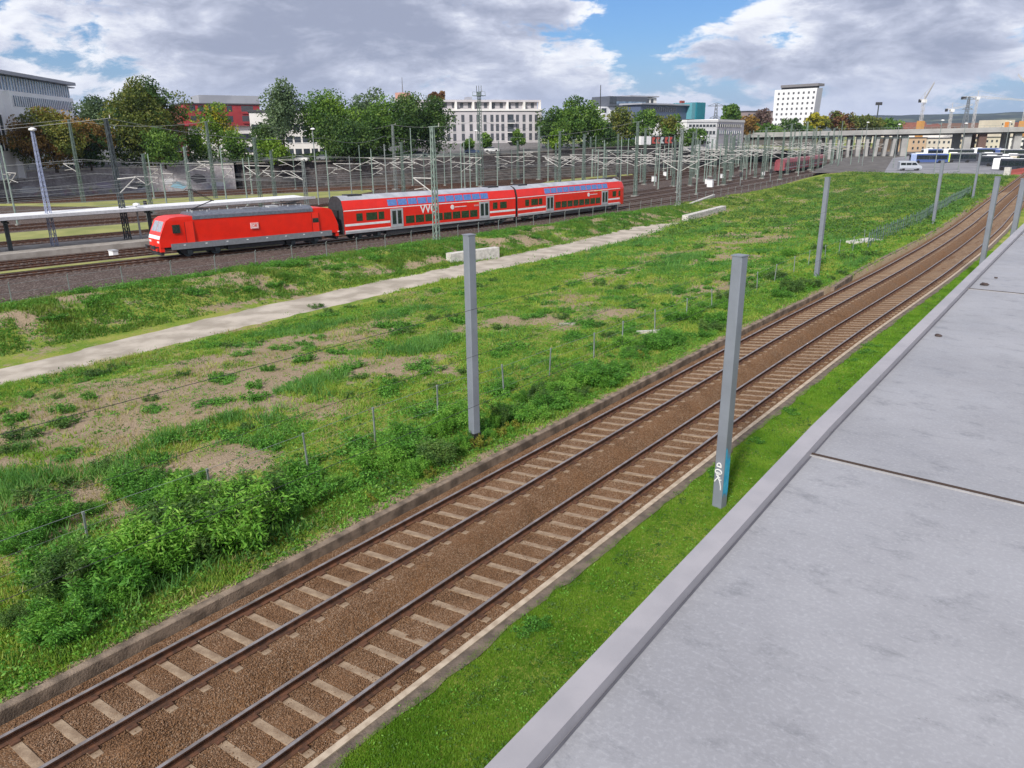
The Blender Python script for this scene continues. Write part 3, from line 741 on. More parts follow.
# ------------------------------------------------------------------ fence between the yard and the meadow
def fence_x(y): return np.interp(y, [-10, 20, 30, 45, 60, 76, 100, 130, 170, 215], [-58.2, -57.9, -57.3, -56.8, -57.0, -57.5, -58.4, -59.4, -60.6, -63])
yf = empty('yard_fence', (-59, 50, -1.7), label='thin wire fence with galvanised posts between the red train and the meadow', cat='fence')
pm_ = MB(); pm_.bar((0, 0, -.3), (0, 0, 1.35), .055, steel); pm_.bar((0, 0, 1.33), (.12, 0, 1.46), .045, steel); o = pm_.build('fence_post'); pme = o.data; bpy.data.objects.remove(o)
yy = 4.0; k = 0; pts = []
while yy < 205:
    x = float(fence_x(yy)); z = float(H(x, yy)) if x > -59.9 else -1.72
    z = max(z, -1.72 + float(lift(yy)))
    o = bpy.data.objects.new('fence_post', pme); col.objects.link(o); o.parent = yf; o.location = (x + 59, yy - 50, z + 1.7); o.rotation_euler = (random.uniform(-.03, .03), random.uniform(-.04, .04), 0)
    pts.append((x + 59, yy - 50, z + 1.7)); yy += 3.7
for h in (.15, .7, 1.3):
    mb = MB(); mb.path([(a, b, c + h) for a, b, c in pts], .014, steel); mb.build('fence_wire', None, yf)

# ------------------------------------------------------------------ the train
def place_on(f, y0, length):
    """front at y0, find the rear"""
    x0 = float(f(y0)); lo, hi = y0, y0 + length
    for _ in range(40):
        mid = (lo + hi) / 2
        if math.hypot(float(f(mid)) - x0, mid - y0) < length: lo = mid
        else: hi = mid
    return Vector((x0, y0, 0)), Vector((float(f(lo)), lo, 0))
def wheelset(mb, x, w=.72, r=.5):
    for s_ in (-1, 1):
        n = 14; P = [(x + r * math.cos(2 * math.pi * k / n), s_ * w + e, r + r * math.sin(2 * math.pi * k / n)) for e in (-.07, .07) for k in range(n)]
        mb.poly(P, dsteel, [(k, (k + 1) % n, n + (k + 1) % n, n + k) for k in range(n)] + [tuple(range(n))[::-1], tuple(range(n, 2 * n))])
    mb.bar((x, -w, r), (x, w, r), .16, dsteel)
def bogie(parent, x, wb):
    mb = MB(); 
    for s_ in (-1, 1):
        mb.box((x - wb / 2 - .7, s_ * 1.02 - .09, .42), (x + wb / 2 + .7, s_ * 1.02 + .09, .72), dgrey)
        for q in (-wb / 2, wb / 2):
            mb.box((x + q - .22, s_ * 1.16 - .06, .3), (x + q + .22, s_ * 1.16 + .06, .62), dsteel)
            mb.bar((x + q - .35, s_ * 1.05, .72), (x + q - .35, s_ * 1.05, .98), .16, dsteel, n=8)
    mb.box((x - .5, -1.0, .45), (x + .5, 1.0, .9), dgrey)
    b = mb.build('bogie', None, parent)
    for q in (-wb / 2, wb / 2):
        w_ = MB(); wheelset(w_, x + q); w_.build('wheelset', None, b)
    return b
def quad_side(name, parent, x0, x1, z0, z1, y, m_, t=.02, slope=None):
    """panel on the side at y; slope maps z to y on curved sides"""
    mb = MB(); s_ = 1 if y > 0 else -1
    fy = slope or (lambda z: abs(y)); P = []
    for e in (-.03, t):
        for x, z in ((x0, z0), (x1, z0), (x1, z1), (x0, z1)): P.append((x, s_ * (fy(z) + e), z))
    mb.poly(P, m_, [(3, 2, 1, 0), (4, 5, 6, 7), (0, 1, 5, 4), (1, 2, 6, 5), (2, 3, 7, 6), (3, 0, 4, 7)])
    return mb.build(name, None, parent) if parent else mb
TZ = -1.5
def vehicle(name, f, y0, length, label, cat, group=None):
    a, b = place_on(f, y0, length); d = b - a; ang = math.atan2(d.y, d.x); c = (a + b) / 2
    za, zb_ = (TZ + float(ylift(p_.x, p_.y)) for p_ in (a, b)); t_ = empty(name, (c.x, c.y, (za + zb_) / 2), ang, label, cat, group); t_.rotation_euler = (0, -math.atan2(zb_ - za, length), ang); return t_
# local frame: -x is the front (towards the left of the picture), -y is the side we look at ... right side of travel
def locomotive(y0):
    t = vehicle('locomotive', xt, y0, 18.9, 'red electric locomotive pulling the double deck coaches past the meadow', 'locomotive')
    L = 9.1; W = 1.49
    side = [(-L, 1.05), (-L - .0, 1.75), (-L + .16, 2.2), (-L + .72, 3.38), (-L + 1.1, 3.6), (-L + 1.7, 3.68), (L - 1.7, 3.68), (L - 1.1, 3.6), (L - .72, 3.38), (L - .16, 2.2), (L, 1.75), (L, 1.05)]
    mb = MB(); n = len(side)
    # cross section: nose narrows a little, sides lean in above the waist
    def yw(x, z):
        w = W - max(0, (z - 2.3)) * .045
        e = max(0, abs(x) - (L - .7)) / .7
        return w - .13 * e * e
    P = [(x, -yw(x, z), z) for x, z in side] + [(x, yw(x, z), z) for x, z in side]
    fs = [tuple(range(n)), tuple(range(n, 2 * n))[::-1]] + [(k, n + k, n + (k + 1) % n, (k + 1) % n) for k in range(n)]
    mb.poly(P, red, [fs[0], fs[1]] + [fs[2 + k] for k in (4, 5, 6, 7, 11)]); mb.poly(P, redf, [fs[2 + k] for k in (0, 1, 2, 3, 8, 9, 10)])
    bdy = mb.build('body', None, t)
    for s_ in (-1, 1):
        for x0, x1, nm in ((-L + 1.75, -L + 2.45, 'cab_window'), (L - 2.45, L - 1.75, 'cab_window')):
            if s_ and 1: quad_side(nm, t, x0 - .55, x0 + .12, 2.25, 3.0, s_ * (W - .02), glass, .0, lambda z: yw(0, z))
        for x0 in (-L + 2.35, L - 3.05):
            d_ = quad_side('door', t, x0, x0 + .75, 1.12, 3.2, s_ * W, redf, .012, lambda z: yw(0, z))
            quad_side('door_gap', d_, x0 - .03, x0 + .005, 1.12, 3.2, s_ * W, mat('deep_red', (.22, .01, .01), rough=.5), .018, lambda z: yw(0, z))
            quad_side('door_gap', d_, x0 + .745, x0 + .78, 1.12, 3.2, s_ * W, mat('deep_red', (.22, .01, .01), rough=.5), .018, lambda z: yw(0, z))
        quad_side('sill_band', t, -L + .9, L - .9, .80, 1.34, s_ * W, mat('sill_grey', (.19, .20, .22), rough=.5), .025, lambda z: W)
        for k in range(9):
            x = -L + 2 + k * 2.0; quad_side('sill_marking', t, x, x + .18, 1.12, 1.2, s_ * W, whitep, .035, lambda z: W)
        # emblem: white plate, red frame and letters
        pl_ = quad_side('emblem', t, -.55, .25, 2.12, 2.68, s_ * W, whitep, .012, lambda z: yw(0, z))
        for q in ((-.51, .21, 2.15, 2.19), (-.51, .21, 2.61, 2.65), (-.51, -.47, 2.15, 2.65), (.17, .21, 2.15, 2.65)):
            quad_side('emblem_frame', pl_, *q, s_ * W, redf, .02, lambda z: yw(0, z))
        M_ = Matrix.Translation((-.15, s_ * (yw(0, 2.4) + .016), 2.40)) @ Matrix.Rotation(R(180 if s_ > 0 else 0), 4, 'Z') @ Matrix.Rotation(R(90), 4, 'X')
        text_mesh('DB', .38, redf, 'emblem_letters', pl_, M_, .005)
    # grey roof shoulders and roof hardware
    mb = MB()
    mb.prism([(-1.48, 3.36), (-1.46, 3.66), (-1.0, 3.92), (1.0, 3.92), (1.46, 3.66), (1.48, 3.36)], -L + 3.1, L - 2.9, mat('roof_grey', (.13, .145, .18), (.09, .10, .13), rough=.6), 'x')
    mb.build('roof_cover', None, t)
    mb = MB()
    for x in np.arange(-5.4, 6.0, .9): mb.bar((x, .35, 3.86), (x, .35, 4.12), .09, lgrey, n=6); 
    mb.bar((-5.4, .35, 4.13), (5.1, .35, 4.13), .05, dgrey); mb.box((-.8, -.6, 3.86), (1.0, .2, 4.05), mgrey); mb.box((2.0, -.5, 3.86), (3.0, .5, 4.08), lgrey)
    mb.build('roof_equipment', None, t)
    def panto(x, up):
        p = MB()
        for dx in (-.7, .7):
            for dy in (-.55, .55): p.bar((x + dx, dy, 3.86), (x + dx, dy, 4.12), .12, lgrey, n=6)
        p.box((x - .8, -.6, 4.12), (x + .8, -.52, 4.2), dgrey); p.box((x - .8, .52, 4.12), (x + .8, .6, 4.2), dgrey)
        if up:
            k = (x + 1.5, 0, 4.85); h = (x - .4, 0, 5.95)
            p.bar((x - .6, 0, 4.15), k, .09, dgrey, n=6)
            for dy in (-.35, .35): p.bar((k[0], dy, k[2]), (h[0], dy * .6, h[2]), .05, dgrey, n=6)
            p.bar((k[0], -.4, k[2]), (k[0], .4, k[2]), .06, dgrey)
        else:
            h = (x - .7, 0, 4.42); p.bar((x - .6, 0, 4.2), (x + .9, 0, 4.36), .09, dgrey, n=6); p.bar((x + .9, 0, 4.36), h, .07, dgrey, n=6)
        hd = MB()
        for e in (-.16, .16):
            hd.path([(h[0] + e, -.95, h[2] - .15), (h[0] + e, -.6, h[2]), (h[0] + e, .6, h[2]), (h[0] + e, .95, h[2] - .15)], .045, dgrey)
        pp = p.build('pantograph', None, t); hd.build('contact_strip', None, pp)
    panto(-L + 4.2, True); panto(L - 4.4, False)
    # front
    def front(sx):
        def fp(nm, pts, m_, off=.02):
            mb_ = MB(); P_ = [(sx * (L - dx + off), y, z) for dx, y, z in pts] + [(sx * (L - dx - .05), y, z) for dx, y, z in pts]
            k = len(pts); mb_.poly(P_, m_, [tuple(range(k)), tuple(range(k, 2 * k))[::-1]] + [(j, k + j, k + (j + 1) % k, (j + 1) % k) for j in range(k)])
            return mb_.build(nm, None, t)
        xx = lambda z: .16 + (z - 2.2) * .56 / 1.18
        for s_ in (-1, 1): fp('windscreen', [(xx(2.42), s_ * .04, 2.42), (xx(2.42), s_ * 1.16, 2.42), (xx(3.3), s_ * 1.05, 3.3), (xx(3.3), s_ * .04, 3.3)], mat('windscreen_glass', (.30, .33, .38), (.22, .25, .3), rough=.08, spec=.9))
        z2x = lambda z: .0 if z < 1.75 else (z - 1.75) * .32
        fp('white_stripe', [(z2x(1.78), -1.33, 1.78), (z2x(1.78), 1.33, 1.78), (z2x(2.08), 1.33, 2.08), (z2x(2.08), -1.33, 2.08)], whitep, .03)
        for s_ in (-1, 1):
            fp('headlight', [(0, s_ * .75, 1.45), (0, s_ * 1.2, 1.45), (0, s_ * 1.2, 1.62), (0, s_ * .75, 1.62)], whitep, .03)
        mb_ = MB()
        for s_ in (-1, 1):
            mb_.bar((sx * (L - .05), s_ * .88, 1.06), (sx * (L + .42), s_ * .88, 1.06), .16, dgrey, n=8); mb_.box((min(sx * (L + .42), sx * (L + .47)), s_ * .88 - .25, .9), (max(sx * (L + .42), sx * (L + .47)), s_ * .88 + .25, 1.22), dgrey)
        mb_.box((min(sx * (L - .5), sx * (L + .35)), -.1, .92), (max(sx * (L - .5), sx * (L + .35)), .1, 1.15), dsteel)
        mb_.box((min(sx * (L - .3), sx * (L - .02)), -1.2, .35), (max(sx * (L - .3), sx * (L - .02)), 1.2, .78), dgrey)
        mb_.build('buffer_beam', None, t)
        mb_ = MB(); mb_.box((min(sx * (L - .35), sx * (L - .0)), -1.3, .66), (max(sx * (L - .35), sx * (L - .0)), 1.3, 1.045), redf); mb_.build('front_skirt', None, t)
    front(-1); front(1)
    bogie(t, -5.2, 2.6); bogie(t, 5.2, 2.6)
    mb = MB(); mb.box((-2.9, -1.25, .35), (2.9, 1.25, 1.0), dgrey); mb.box((-8.6, -1.2, .82), (8.6, 1.2, 1.05), dgrey); mb.build('underframe', None, t)
    return t
def coach(y0, cab, label):
    t = vehicle('double_deck_coach', xt, y0, 26.8, label, 'railway coach', 'double deck coaches of the red train')
    L = 13.3; W = 1.4
    pf = [(W, .75), (W + .02, 1.1), (W, 3.05), (W - .04, 3.35), (W - .28, 4.2), (W - .62, 4.46), (.4, 4.62)]
    def sy(z): return float(np.interp(z, [p[1] for p in pf[:-1]], [p[0] for p in pf[:-1]]))
    full = [(-a, b) for a, b in pf] + [(a, b) for a, b in pf[::-1]]
    n = len(full); mb = MB()
    xsn = [-L, -L + 3.5, L - 3.5, L]
    P = []
    secs = [(-L, 1, 0), (L, 1, 0)]
    if cab: secs = [(-L, 1, 0), (L - 1.5, 1, 0), (L - .55, .95, .0), (L - .05, .86, .0)]
    for x, s_, _ in secs:
        for a, b in full:
            bb = b if x < L - 1 or not cab else min(b, 4.62 - (x - (L - 1.5)) * .55)
            P.append((x, a * s_, bb))
    for j in range(len(secs) - 1):
        for k in range(n):
            k2 = (k + 1) % n; zl = (full[k][1] + full[k2][1]) / 2
            m_ = mat('coach_roof_grey', (.42, .43, .47), (.30, .31, .35), rough=.55, scale=.6) if zl > 4.2 else red
            mb.poly([P[j * n + k], P[j * n + k2], P[(j + 1) * n + k2], P[(j + 1) * n + k]][::-1], m_)
    mb.poly(P[:n], dgrey); mb.poly(P[-n:][::-1], redf if cab else dgrey)
    body = mb.build('body', None, t)
    for s_ in (-1, 1):
        q = lambda nm, x0, x1, z0, z1, m_, tt=.015, par=t: quad_side(nm, par, x0, x1, z0, z1, s_ * W, m_, tt, sy)
        q('skirt_band', -L + .1, L - (.1 if not cab else 1.2), .76, .98, lgrey)
        q('upper_stripe', -L + .05, L - (.05 if not cab else 1.4), 3.12, 3.20, whitep)
        da, db = -L + 6.2, L - 6.6
        for x0 in (da, db):
            d_ = q('door', x0, x0 + 1.75, 1.0, 3.02, lgrey, .03)
            for e in (.22, .98): q('door_window', x0 + e, x0 + e + .52, 1.35, 2.8, glass, .045, d_)
        for x0, x1 in ((-L + .1, da - .1), (db + 1.85, L - (.1 if not cab else 1.5))):
            q('lower_stripe', x0, x1, 1.55, 1.78, whitep, .012)
            q('lower_stripe', x0, x1, .985, 1.12, whitep, .012)
        for x0, w_ in ((-L + 1.6, .8), (-L + 2.9, 1.45), (-L + 4.55, .75)): q('end_window', x0, x0 + w_, 2.02, 2.82, gglass, .02)
        for x0, w_ in (((L - 4.2, .8), (L - 2.9, 1.2), (L - 1.5, .0)) if not cab else ((L - 3.6, 1.0), (L - 1.9, .5))):
            if w_: q('end_window', x0, x0 + w_, 2.02, 2.82, gglass, .02)
        k = 8; span = db - .25 - (da + 2.05)
        for j in range(k):
            x0 = da + 2.05 + j * span / k; q('lower_window', x0 + .08, x0 + span / k - .12, 1.30, 2.12, gglass, .02)
        for j in range(11):
            x0 = da - .3 + j * 1.44; q('upper_window', x0 + .05, x0 + 1.34, 3.36, 4.02, bglass, .02)
        if not cab:
            M_ = Matrix.Translation(((da + 5.6) * (1) if s_ < 0 else -(da + 5.6) * 0 + 1.0, s_ * (W + .03), 2.66)) @ Matrix.Rotation(R(180 if s_ > 0 else 0), 4, 'Z') @ Matrix.Rotation(R(90), 4, 'X')
            text_mesh('VVO', 1.28, whitep, 'lettering', t, M_, .008)
        ex = 2.2 if not cab else 3.2
        dm = MB(); n2 = 12
        PP = [(ex + .28 * math.cos(2 * math.pi * j / n2), s_ * (W + e), 2.66 + .28 * math.sin(2 * math.pi * j / n2)) for e in (-.02, .03) for j in range(n2)]
        dm.poly(PP, whitep, [tuple(range(n2)), tuple(range(n2, 2 * n2))[::-1]] + [(j, n2 + j, n2 + (j + 1) % n2, (j + 1) % n2) for j in range(n2)]); dm.build('round_emblem', None, t)
        q('slogan_line', ex + .4, ex + 2.3, 2.62, 2.70, whitep, .02)
        q('slogan_line', ex + 3.6, ex + 4.4, 2.55, 2.75, mat('pale_red', (.6, .25, .22), rough=.5), .02)
        q('yellow_stripe', db - 2.0, db + .2, 3.06, 3.11, mat('yellow_line', (.75, .55, .05), rough=.5), .02)
    for x in (-L + 2.2, L - 3.2): mb = MB(); mb.box((x - .9, -.55, 4.56), (x + .9, .55, 4.74), dgrey); mb.build('roof_vent', None, t)
    bogie(t, -L + 3.4, 2.5); bogie(t, L - 3.4, 2.5)
    mb = MB(); mb.box((-L + .4, -1.15, .7), (L - .4, 1.15, .95), dgrey); mb.box((-L + 5.6, -1.3, .32), (L - 5.6, 1.3, .9), dgrey); mb.box((-L - .25, -.6, .9), (-L, .6, 3.2), black)
    if not cab: mb.box((L, -.6, .9), (L + .25, .6, 3.2), black)
    for s_ in (-1, 1): mb.bar((-L - .3, s_ * .88, 1.06), (-L + .1, s_ * .88, 1.06), .3, dgrey, n=8)
    mb.build('underframe', None, t)
    return t
loco = locomotive(34.0)
_, e1 = place_on(xt, 34.0, 18.9)
coach(e1.y + .15, False, 'red double deck coach with big white letters, coupled behind the locomotive')
_, e2 = place_on(xt, e1.y + .15, 26.8)
coach(e2.y + .1, True, 'rearmost red double deck coach with a driving cab at its far end')
# dark red single deck coach standing far off among the masts
def far_coach(f, y0, L_, label):
    t = vehicle('parked_coach', f, y0, L_, label, 'railway coach')
    m_ = mat('dull_red', (.30, .07, .085), (.22, .05, .06), rough=.5); L = L_ / 2; mb = MB()
    mb.prism([(-1.4, .8), (1.4, .8), (1.42, 3.0), (1.1, 3.75), (.4, 4.0), (-.4, 4.0), (-1.1, 3.75), (-1.42, 3.0)], -L, L, m_, 'x'); mb.build('body', None, t)
    for s_ in (-1, 1):
        for j in range(12):
            x = -L + 1.6 + j * (L_ - 3) / 12; quad_side('window', t, x, x + 1.3, 1.9, 2.8, s_ * 1.42, glass, .03, lambda z: 1.415)
        quad_side('pale_stripe', t, -L + .1, L - .1, 1.35, 1.55, s_ * 1.41, lgrey, .03, lambda z: 1.41)
    bogie(t, -L + 3, 2.5); bogie(t, L - 3, 2.5)
far_coach(lambda y: xt(y) - 10.0, 226, 30, 'dull red coach standing far off behind the yard masts')
far_coach(lambda y: xt(y) - 10.0, 257, 24, 'farthest dull red coach, coupled beyond the first one near the bridge')

# ------------------------------------------------------------------ catenary masts
conc_dim = mat('weathered_footing', (.26, .25, .235), (.16, .15, .14), rough=.9, scale=2)
big_foot = False
def lattice_mast(h, w0=.62, w1=.30, mt_=gsteel, arms=((1, 3.4),), armz=5.9, top=True, lean=0.0, fnd=True, platform=False, name='catenary_mast', **kw):
    t = empty(name, **kw)
    mb = MB(); c4 = [(-1, -1), (1, -1), (1, 1), (-1, 1)]
    wd = lambda z: (w0 + (w1 - w0) * z / h) / 2
    bw = .10
    for a, b in c4: mb.bar((a * wd(0), b * wd(0), 0), (a * wd(h), b * wd(h), h), bw, mt_)
    n = max(8, int(h / .62))
    for k in range(n):
        z0, z1 = h * k / n, h * (k + 1) / n
        for i in range(4):
            p, q = c4[i], c4[(i + 1) % 4]
            if k % 2: p, q = q, p
            mb.bar((p[0] * wd(z0), p[1] * wd(z0), z0), (q[0] * wd(z1), q[1] * wd(z1), z1), .05, mt_)
    mb.build('lattice', None, t)
    if fnd:
        f_ = MB(); f_.prism([(-.62, -.62), (.62, -.62), (.62, .62), (-.62, .62)], -.5, .3, concl if big_foot else conc_dim, 'z'); f_.build('foundation', None, t)
    for s_, L_ in arms:
        a = MB(); z = armz
        a.bar((s_ * wd(z), 0, z + 1.3), (s_ * L_, 0, z + 1.3), .12, whitetube, n=6)
        a.bar((s_ * wd(z), 0, z - .2), (s_ * L_, 0, z + 1.3), .12, whitetube, n=6)
        a.bar((s_ * (wd(z) + (L_ - wd(z)) * .35), 0, z + .35), (s_ * (L_ - .1), 0, z + .1), .09, whitetube, n=6)
        a.bar((s_ * wd(z), 0, z + 1.3), (s_ * (wd(z) + .4), 0, z + 1.3), .16, whitetube, n=8)
        a.bar((s_ * L_, 0, z + .0), (s_ * L_, 0, z + 1.4), .04, wiremat)
        a.build('cantilever', None, t)
    if top:
        a = MB(); a.bar((-.5, 0, h), (.9, 0, h + .05), .07, mt_); a.bar((.9, 0, h), (.9, 0, h + .35), .09, whitetube, n=6); a.build('top_bracket', None, t)
    if platform:
        a = MB(); a.box((-1.1, -1.1, h - .9), (1.1, 1.1, h - .78), mt_)
        for q in (-1, 1):
            a.bar((q, -1, h - .8), (q, -1, h), .05, mt_); a.bar((q, 1, h - .8), (q, 1, h), .05, mt_); a.bar((q, -1, h), (q, 1, h), .05, mt_)
        for q in (-.6, 0, .6): a.bar((q, 0, h - .7), (q * 1.1, 0, h + 1.3), .14, dsteel, n=6)
        a.build('mast_head', None, t)
    return t
def tube_mast(h, mt_=steel, d=.32, arms=((1, 3.2),), armz=5.9, name='catenary_mast', **kw):
    t = empty(name, **kw)
    mb = MB(); mb.bar((0, 0, 0), (0, 0, h), d, mt_, d * .72, n=8); mb.build('pole', None, t)
    mb = MB(); mb.bar((0, 0, -.3), (0, 0, .3), .75, conc_dim, n=8); mb.build('foundation', None, t)
    for s_, L_ in arms:
        a = MB(); z = armz
        a.bar((0, 0, z + 1.3), (s_ * L_, 0, z + 1.3), .12, whitetube, n=6); a.bar((0, 0, z - .2), (s_ * L_, 0, z + 1.3), .12, whitetube, n=6)
        a.bar((s_ * L_ * .35, 0, z + .35), (s_ * (L_ - .1), 0, z + .1), .09, whitetube, n=6); a.bar((s_ * L_, 0, z), (s_ * L_, 0, z + 1.4), .04, wiremat)
        a.build('cantilever', None, t)
    return t
def fit_h(px, py, px2, py2, z=YZ):
    x, y = gnd(px, py, z); D = depth_of(x, y, z); return x, y, max(4.0, zat(px2, py2, depth_of(x, y, z + 6)) - z)
MG = 'catenary masts of the railway yard'
spec = [  # base px,py  top px,py  kind  arms  label
    ((84, 204), (67, 120), 'L', ((-1, 4.5), ), 'green lattice mast on the upper lawn in front of the brown chestnut tree'),
    ((129, 244), (102, 119), 'Ln', ((1, 3.6), ), 'tall dark lattice mast behind the platform roof, left of the locomotive'),
    ((167, 206), (163, 164), 'T', ((1, 3.0),), 'short pale mast between the big lattice masts left of the locomotive'),
    ((192, 204), (182, 147), 'L', ((1, 5.2),), 'left leg mast of the pair above the locomotive front'),
    ((216, 200), (205, 122), 'L', ((-1, 4.0),), 'right taller mast of the pair above the locomotive front'),
    ((307, 206), (301, 161), 'L', ((-1, 5.2), (-1, 3.2)), 'dark green mast with long white struts behind the first gap of the train'),
    ((346, 178), (341, 125), 'L', ((1, 4.2),), 'mast before the dark trees, right of the white street lamp'),
    ((362, 192), (359, 145), 'T', ((1, 4.2),), 'slim mast right of the tall one before the dark trees'),
    ((387, 194), (385, 144), 'T', ((-1, 4.2), (1, 3.6)), 'mast with pale arms to both sides above the first coach'),
    ((396, 190), (391, 125), 'L', ((1, 4.2),), 'tall mast just right of the one with arms on both sides'),
    ((413, 186), (409, 128), 'T', ((1, 3.2),), 'plain pale tube mast in front of the dark trees by the white apartment block'),
    ((437, 248), (432, 127), 'Lf', ((-1, 2.6),), 'slender lattice mast on a pale footing in front of the first coach'),
    ((481, 187), (478, 93), 'P', (), 'tallest lattice mast with a platform head before the white apartment block'),
    ((499, 180), (498, 141), 'T', ((-1, 4.0),), 'thin mast right of the tall platform mast'),
    ((518, 180), (517, 141), 'L', ((1, 4.5),), 'green mast before the right part of the white apartment block'),
    ((539, 180), (538, 127), 'L', ((-1, 4.5),), 'tall green mast at the right corner of the white apartment block'),
    ((590, 175), (588, 137), 'L', ((-1, 5.0),), 'left mast of the close pair before the dark round tree'),
    ((595, 178), (594, 136), 'T', ((1, 4.0),), 'right mast of the close pair before the dark round tree'),
    ((635, 197), (632, 122), 'L', ((-1, 4.0), (1, 3.6)), 'tall pale mast standing right behind the end of the train'),
    ((648, 170), (649, 131), 'T', ((1, 4.0),), 'mast beside the container with red paint'),
    ((673, 187), (675, 140), 'L', ((-1, 4.2),), 'mast just left of the near mast with the pale footing'),
    ((678, 207), (682, 130), 'Lf', ((-1, 2.8), (1, 2.6)), 'near mast on a big pale footing at the end of the gravel path'),
    ((696, 195), (697, 147), 'T', ((1, 3.4),), 'mast right of the near mast with the big pale footing'),
    ((710, 177), (711, 139), 'L', ((-1, 4.4), (1, 4.4)), 'lattice mast in front of the low white office'),
    ((730, 181), (732, 137), 'L', ((-1, 4.4),), 'lattice mast in front of the right end of the low white office'),
    ((746, 180), (748, 131), 'T', ((-1, 3.6), (1, 3.6)), 'slim mast before the orange tree'),
    ((787, 175), (791, 124), 'L', ((-1, 4.0), (1, 4.0)), 'stout green mast before the foot of the white hotel tower'),
    ((803, 170), (806, 122), 'L', ((1, 4.0),), 'mast right of the stout one below the white hotel tower'),
    ((812, 172), (815, 127), 'L', ((-1, 4.0),), 'green mast before the yellow tree'),
    ((837, 170), (840, 121), 'T', ((1, 3.4),), 'tall slim mast before the left end of the bridge'),
]
mts = [gsteel, steel, gsteel, mat('pale_green_steel', (.25, .32, .28), (.17, .22, .195), rough=.6, metal=.1)]
WP = {}
for i, (b, tp, kd, arms, lb) in enumerate(spec):
    arms = tuple((s_, L_ * 1.12) for s_, L_ in arms)
    x, y, h = fit_h(*b, *tp); h = min(h, 21)
    ang = math.atan2(1, 12) * 0
    common = dict(loc=(x, y, YZ), rz=0.05, label=lb, cat='catenary mast', group=MG)
    big_foot = 'f' in kd
    if kd[0] in 'LP':
        o = lattice_mast(h, 1.0 if kd == 'P' else .5, .26 if kd != 'P' else .5, mts[i % 4] if kd != 'Ln' else dsteel, arms, min(5.9, h * .6), True, platform=(kd == 'P'), **common)
    else: o = tube_mast(h, mts[(i + 1) % 4], .3, arms, min(5.9, h * .6), **common)
    if 'n' in kd: o.rotation_euler = (-.02, -.075, .05)
    WP[i] = (x, y, h)
big_foot = False
# farther masts: rows of repeats in the deep yard
pl = lattice_mast(11.5, .55, .28, gsteel, ((-1, 3.8), (1, 3.8)), 5.9, label='lattice yard mast with arms on both sides, in the crowd behind the train', cat='catenary mast', group=MG)
pt = tube_mast(10.8, mts[3], .3, ((1, 3.4),), 5.9, label='slim yard mast with one pale cantilever arm, in the crowd behind the train', cat='catenary mast', group=MG)
g = random.Random(21); first = [True, True]
for y in (150, 178, 206, 232, 258, 284, 305):
    for off in (7.6, 17.5, 30, 38, 47):
        if y < 200 and off > 35: continue
        yy_ = y + g.uniform(-8, 8); x = float(xt(yy_)) - off + g.uniform(-.5, .5)
        if x < xw(yy_) + 3: continue
        v = g.random() < .6; src = pl if v else pt; k = 0 if v else 1
        s_ = (1, 1, g.uniform(.9, 1.12))
        if first[k]: src.location = (x, yy_, YZ); first[k] = False; continue
        copy_tree(src, loc=(x, yy_, YZ), rz=g.uniform(-.1, .1), sc=s_)
for k in range(34):
    yy_ = g.uniform(100, 300); x = float(xt(yy_)) - g.uniform(6, 44)
    if x < xw(yy_) + 4: continue
    copy_tree(pt if k % 3 else pl, loc=(x, yy_, YZ), rz=g.uniform(-.1, .1), sc=(.8, .8, g.uniform(.72, 1.15)))
for (px, py, hs) in ((18, 226, 1.0), (152, 214, .8), (228, 212, .95), (248, 206, .75), (262, 212, 1.0), (276, 204, .8), (330, 202, .85), (374, 200, .8), (404, 196, .9), (452, 192, .85), (465, 188, .95), (524, 186, .8), (548, 182, .95), (573, 186, .9), (604, 182, .8), (617, 178, 1.0), (658, 190, .95), (667, 180, 1.0), (690, 186, .9), (704, 182, 1.0), (718, 186, .85), (755, 178, .95), (770, 176, 1.05), (780, 180, .9), (798, 176, 1.0), (822, 172, 1.0), (830, 169, 1.1), (850, 168, 1.0), (858, 166, 1.1), (872, 165, 1.0)):
    x, y = gnd(px, py, YZ); copy_tree(pt if (px + py) % 3 else pl, loc=(x, y, YZ), rz=g.uniform(-.1, .1), sc=(.9, .9, hs))
for y in (60, 78, 98, 120, 146):
    yy_ = y + g.uniform(-4, 4); x = float(xw(yy_)) + 24.3
    copy_tree(pt, loc=(x, yy_, YZ), rz=g.uniform(-.1, .1), sc=(1, 1, g.uniform(.62, .85)), label='mast far back near the retaining wall, standing by the upper lawn')

# portal beams between masts
def portal(px0, px1, py, y_base0, y_base1, label, h=None):
    x0, y0 = gnd(px0, y_base0, YZ); x1, y1 = gnd(px1, y_base1, YZ); z = zat((px0 + px1) / 2, py, depth_of((x0 + x1) / 2, (y0 + y1) / 2, 5))
    t = empty('portal_frame', (x0, y0, YZ), label=label, cat='portal frame'); a = Vector((0, 0, z - YZ)); b = Vector((x1 - x0, y1 - y0, z - YZ))
    mb = MB()
    for dz in (0, .5): mb.bar(a + Vector((0, 0, dz)), b + Vector((0, 0, dz)), .09, mts[3])
    n = 14
    for k in range(n): mb.bar(a.lerp(b, k / n) + Vector((0, 0, .5 * (k % 2))), a.lerp(b, (k + 1) / n) + Vector((0, 0, .5 * ((k + 1) % 2))), .05, mts[3])
    mb.build('beam', None, t)
    for q in (a, b):
        mb = MB(); mb.bar((q.x, q.y, 0), (q.x, q.y, z - YZ + .5), .3, mts[3]); mb.build('leg', None, t)
portal(404, 477, 156.5, 190, 187, 'long thin portal beam before the dark trees and white apartment block')
portal(314 + 278, 636, 152, 178, 185, 'portal beam left of the tall pale mast behind the train')
portal(724, 770, 151, 176, 172, 'portal beam before the low white office and the orange tree')
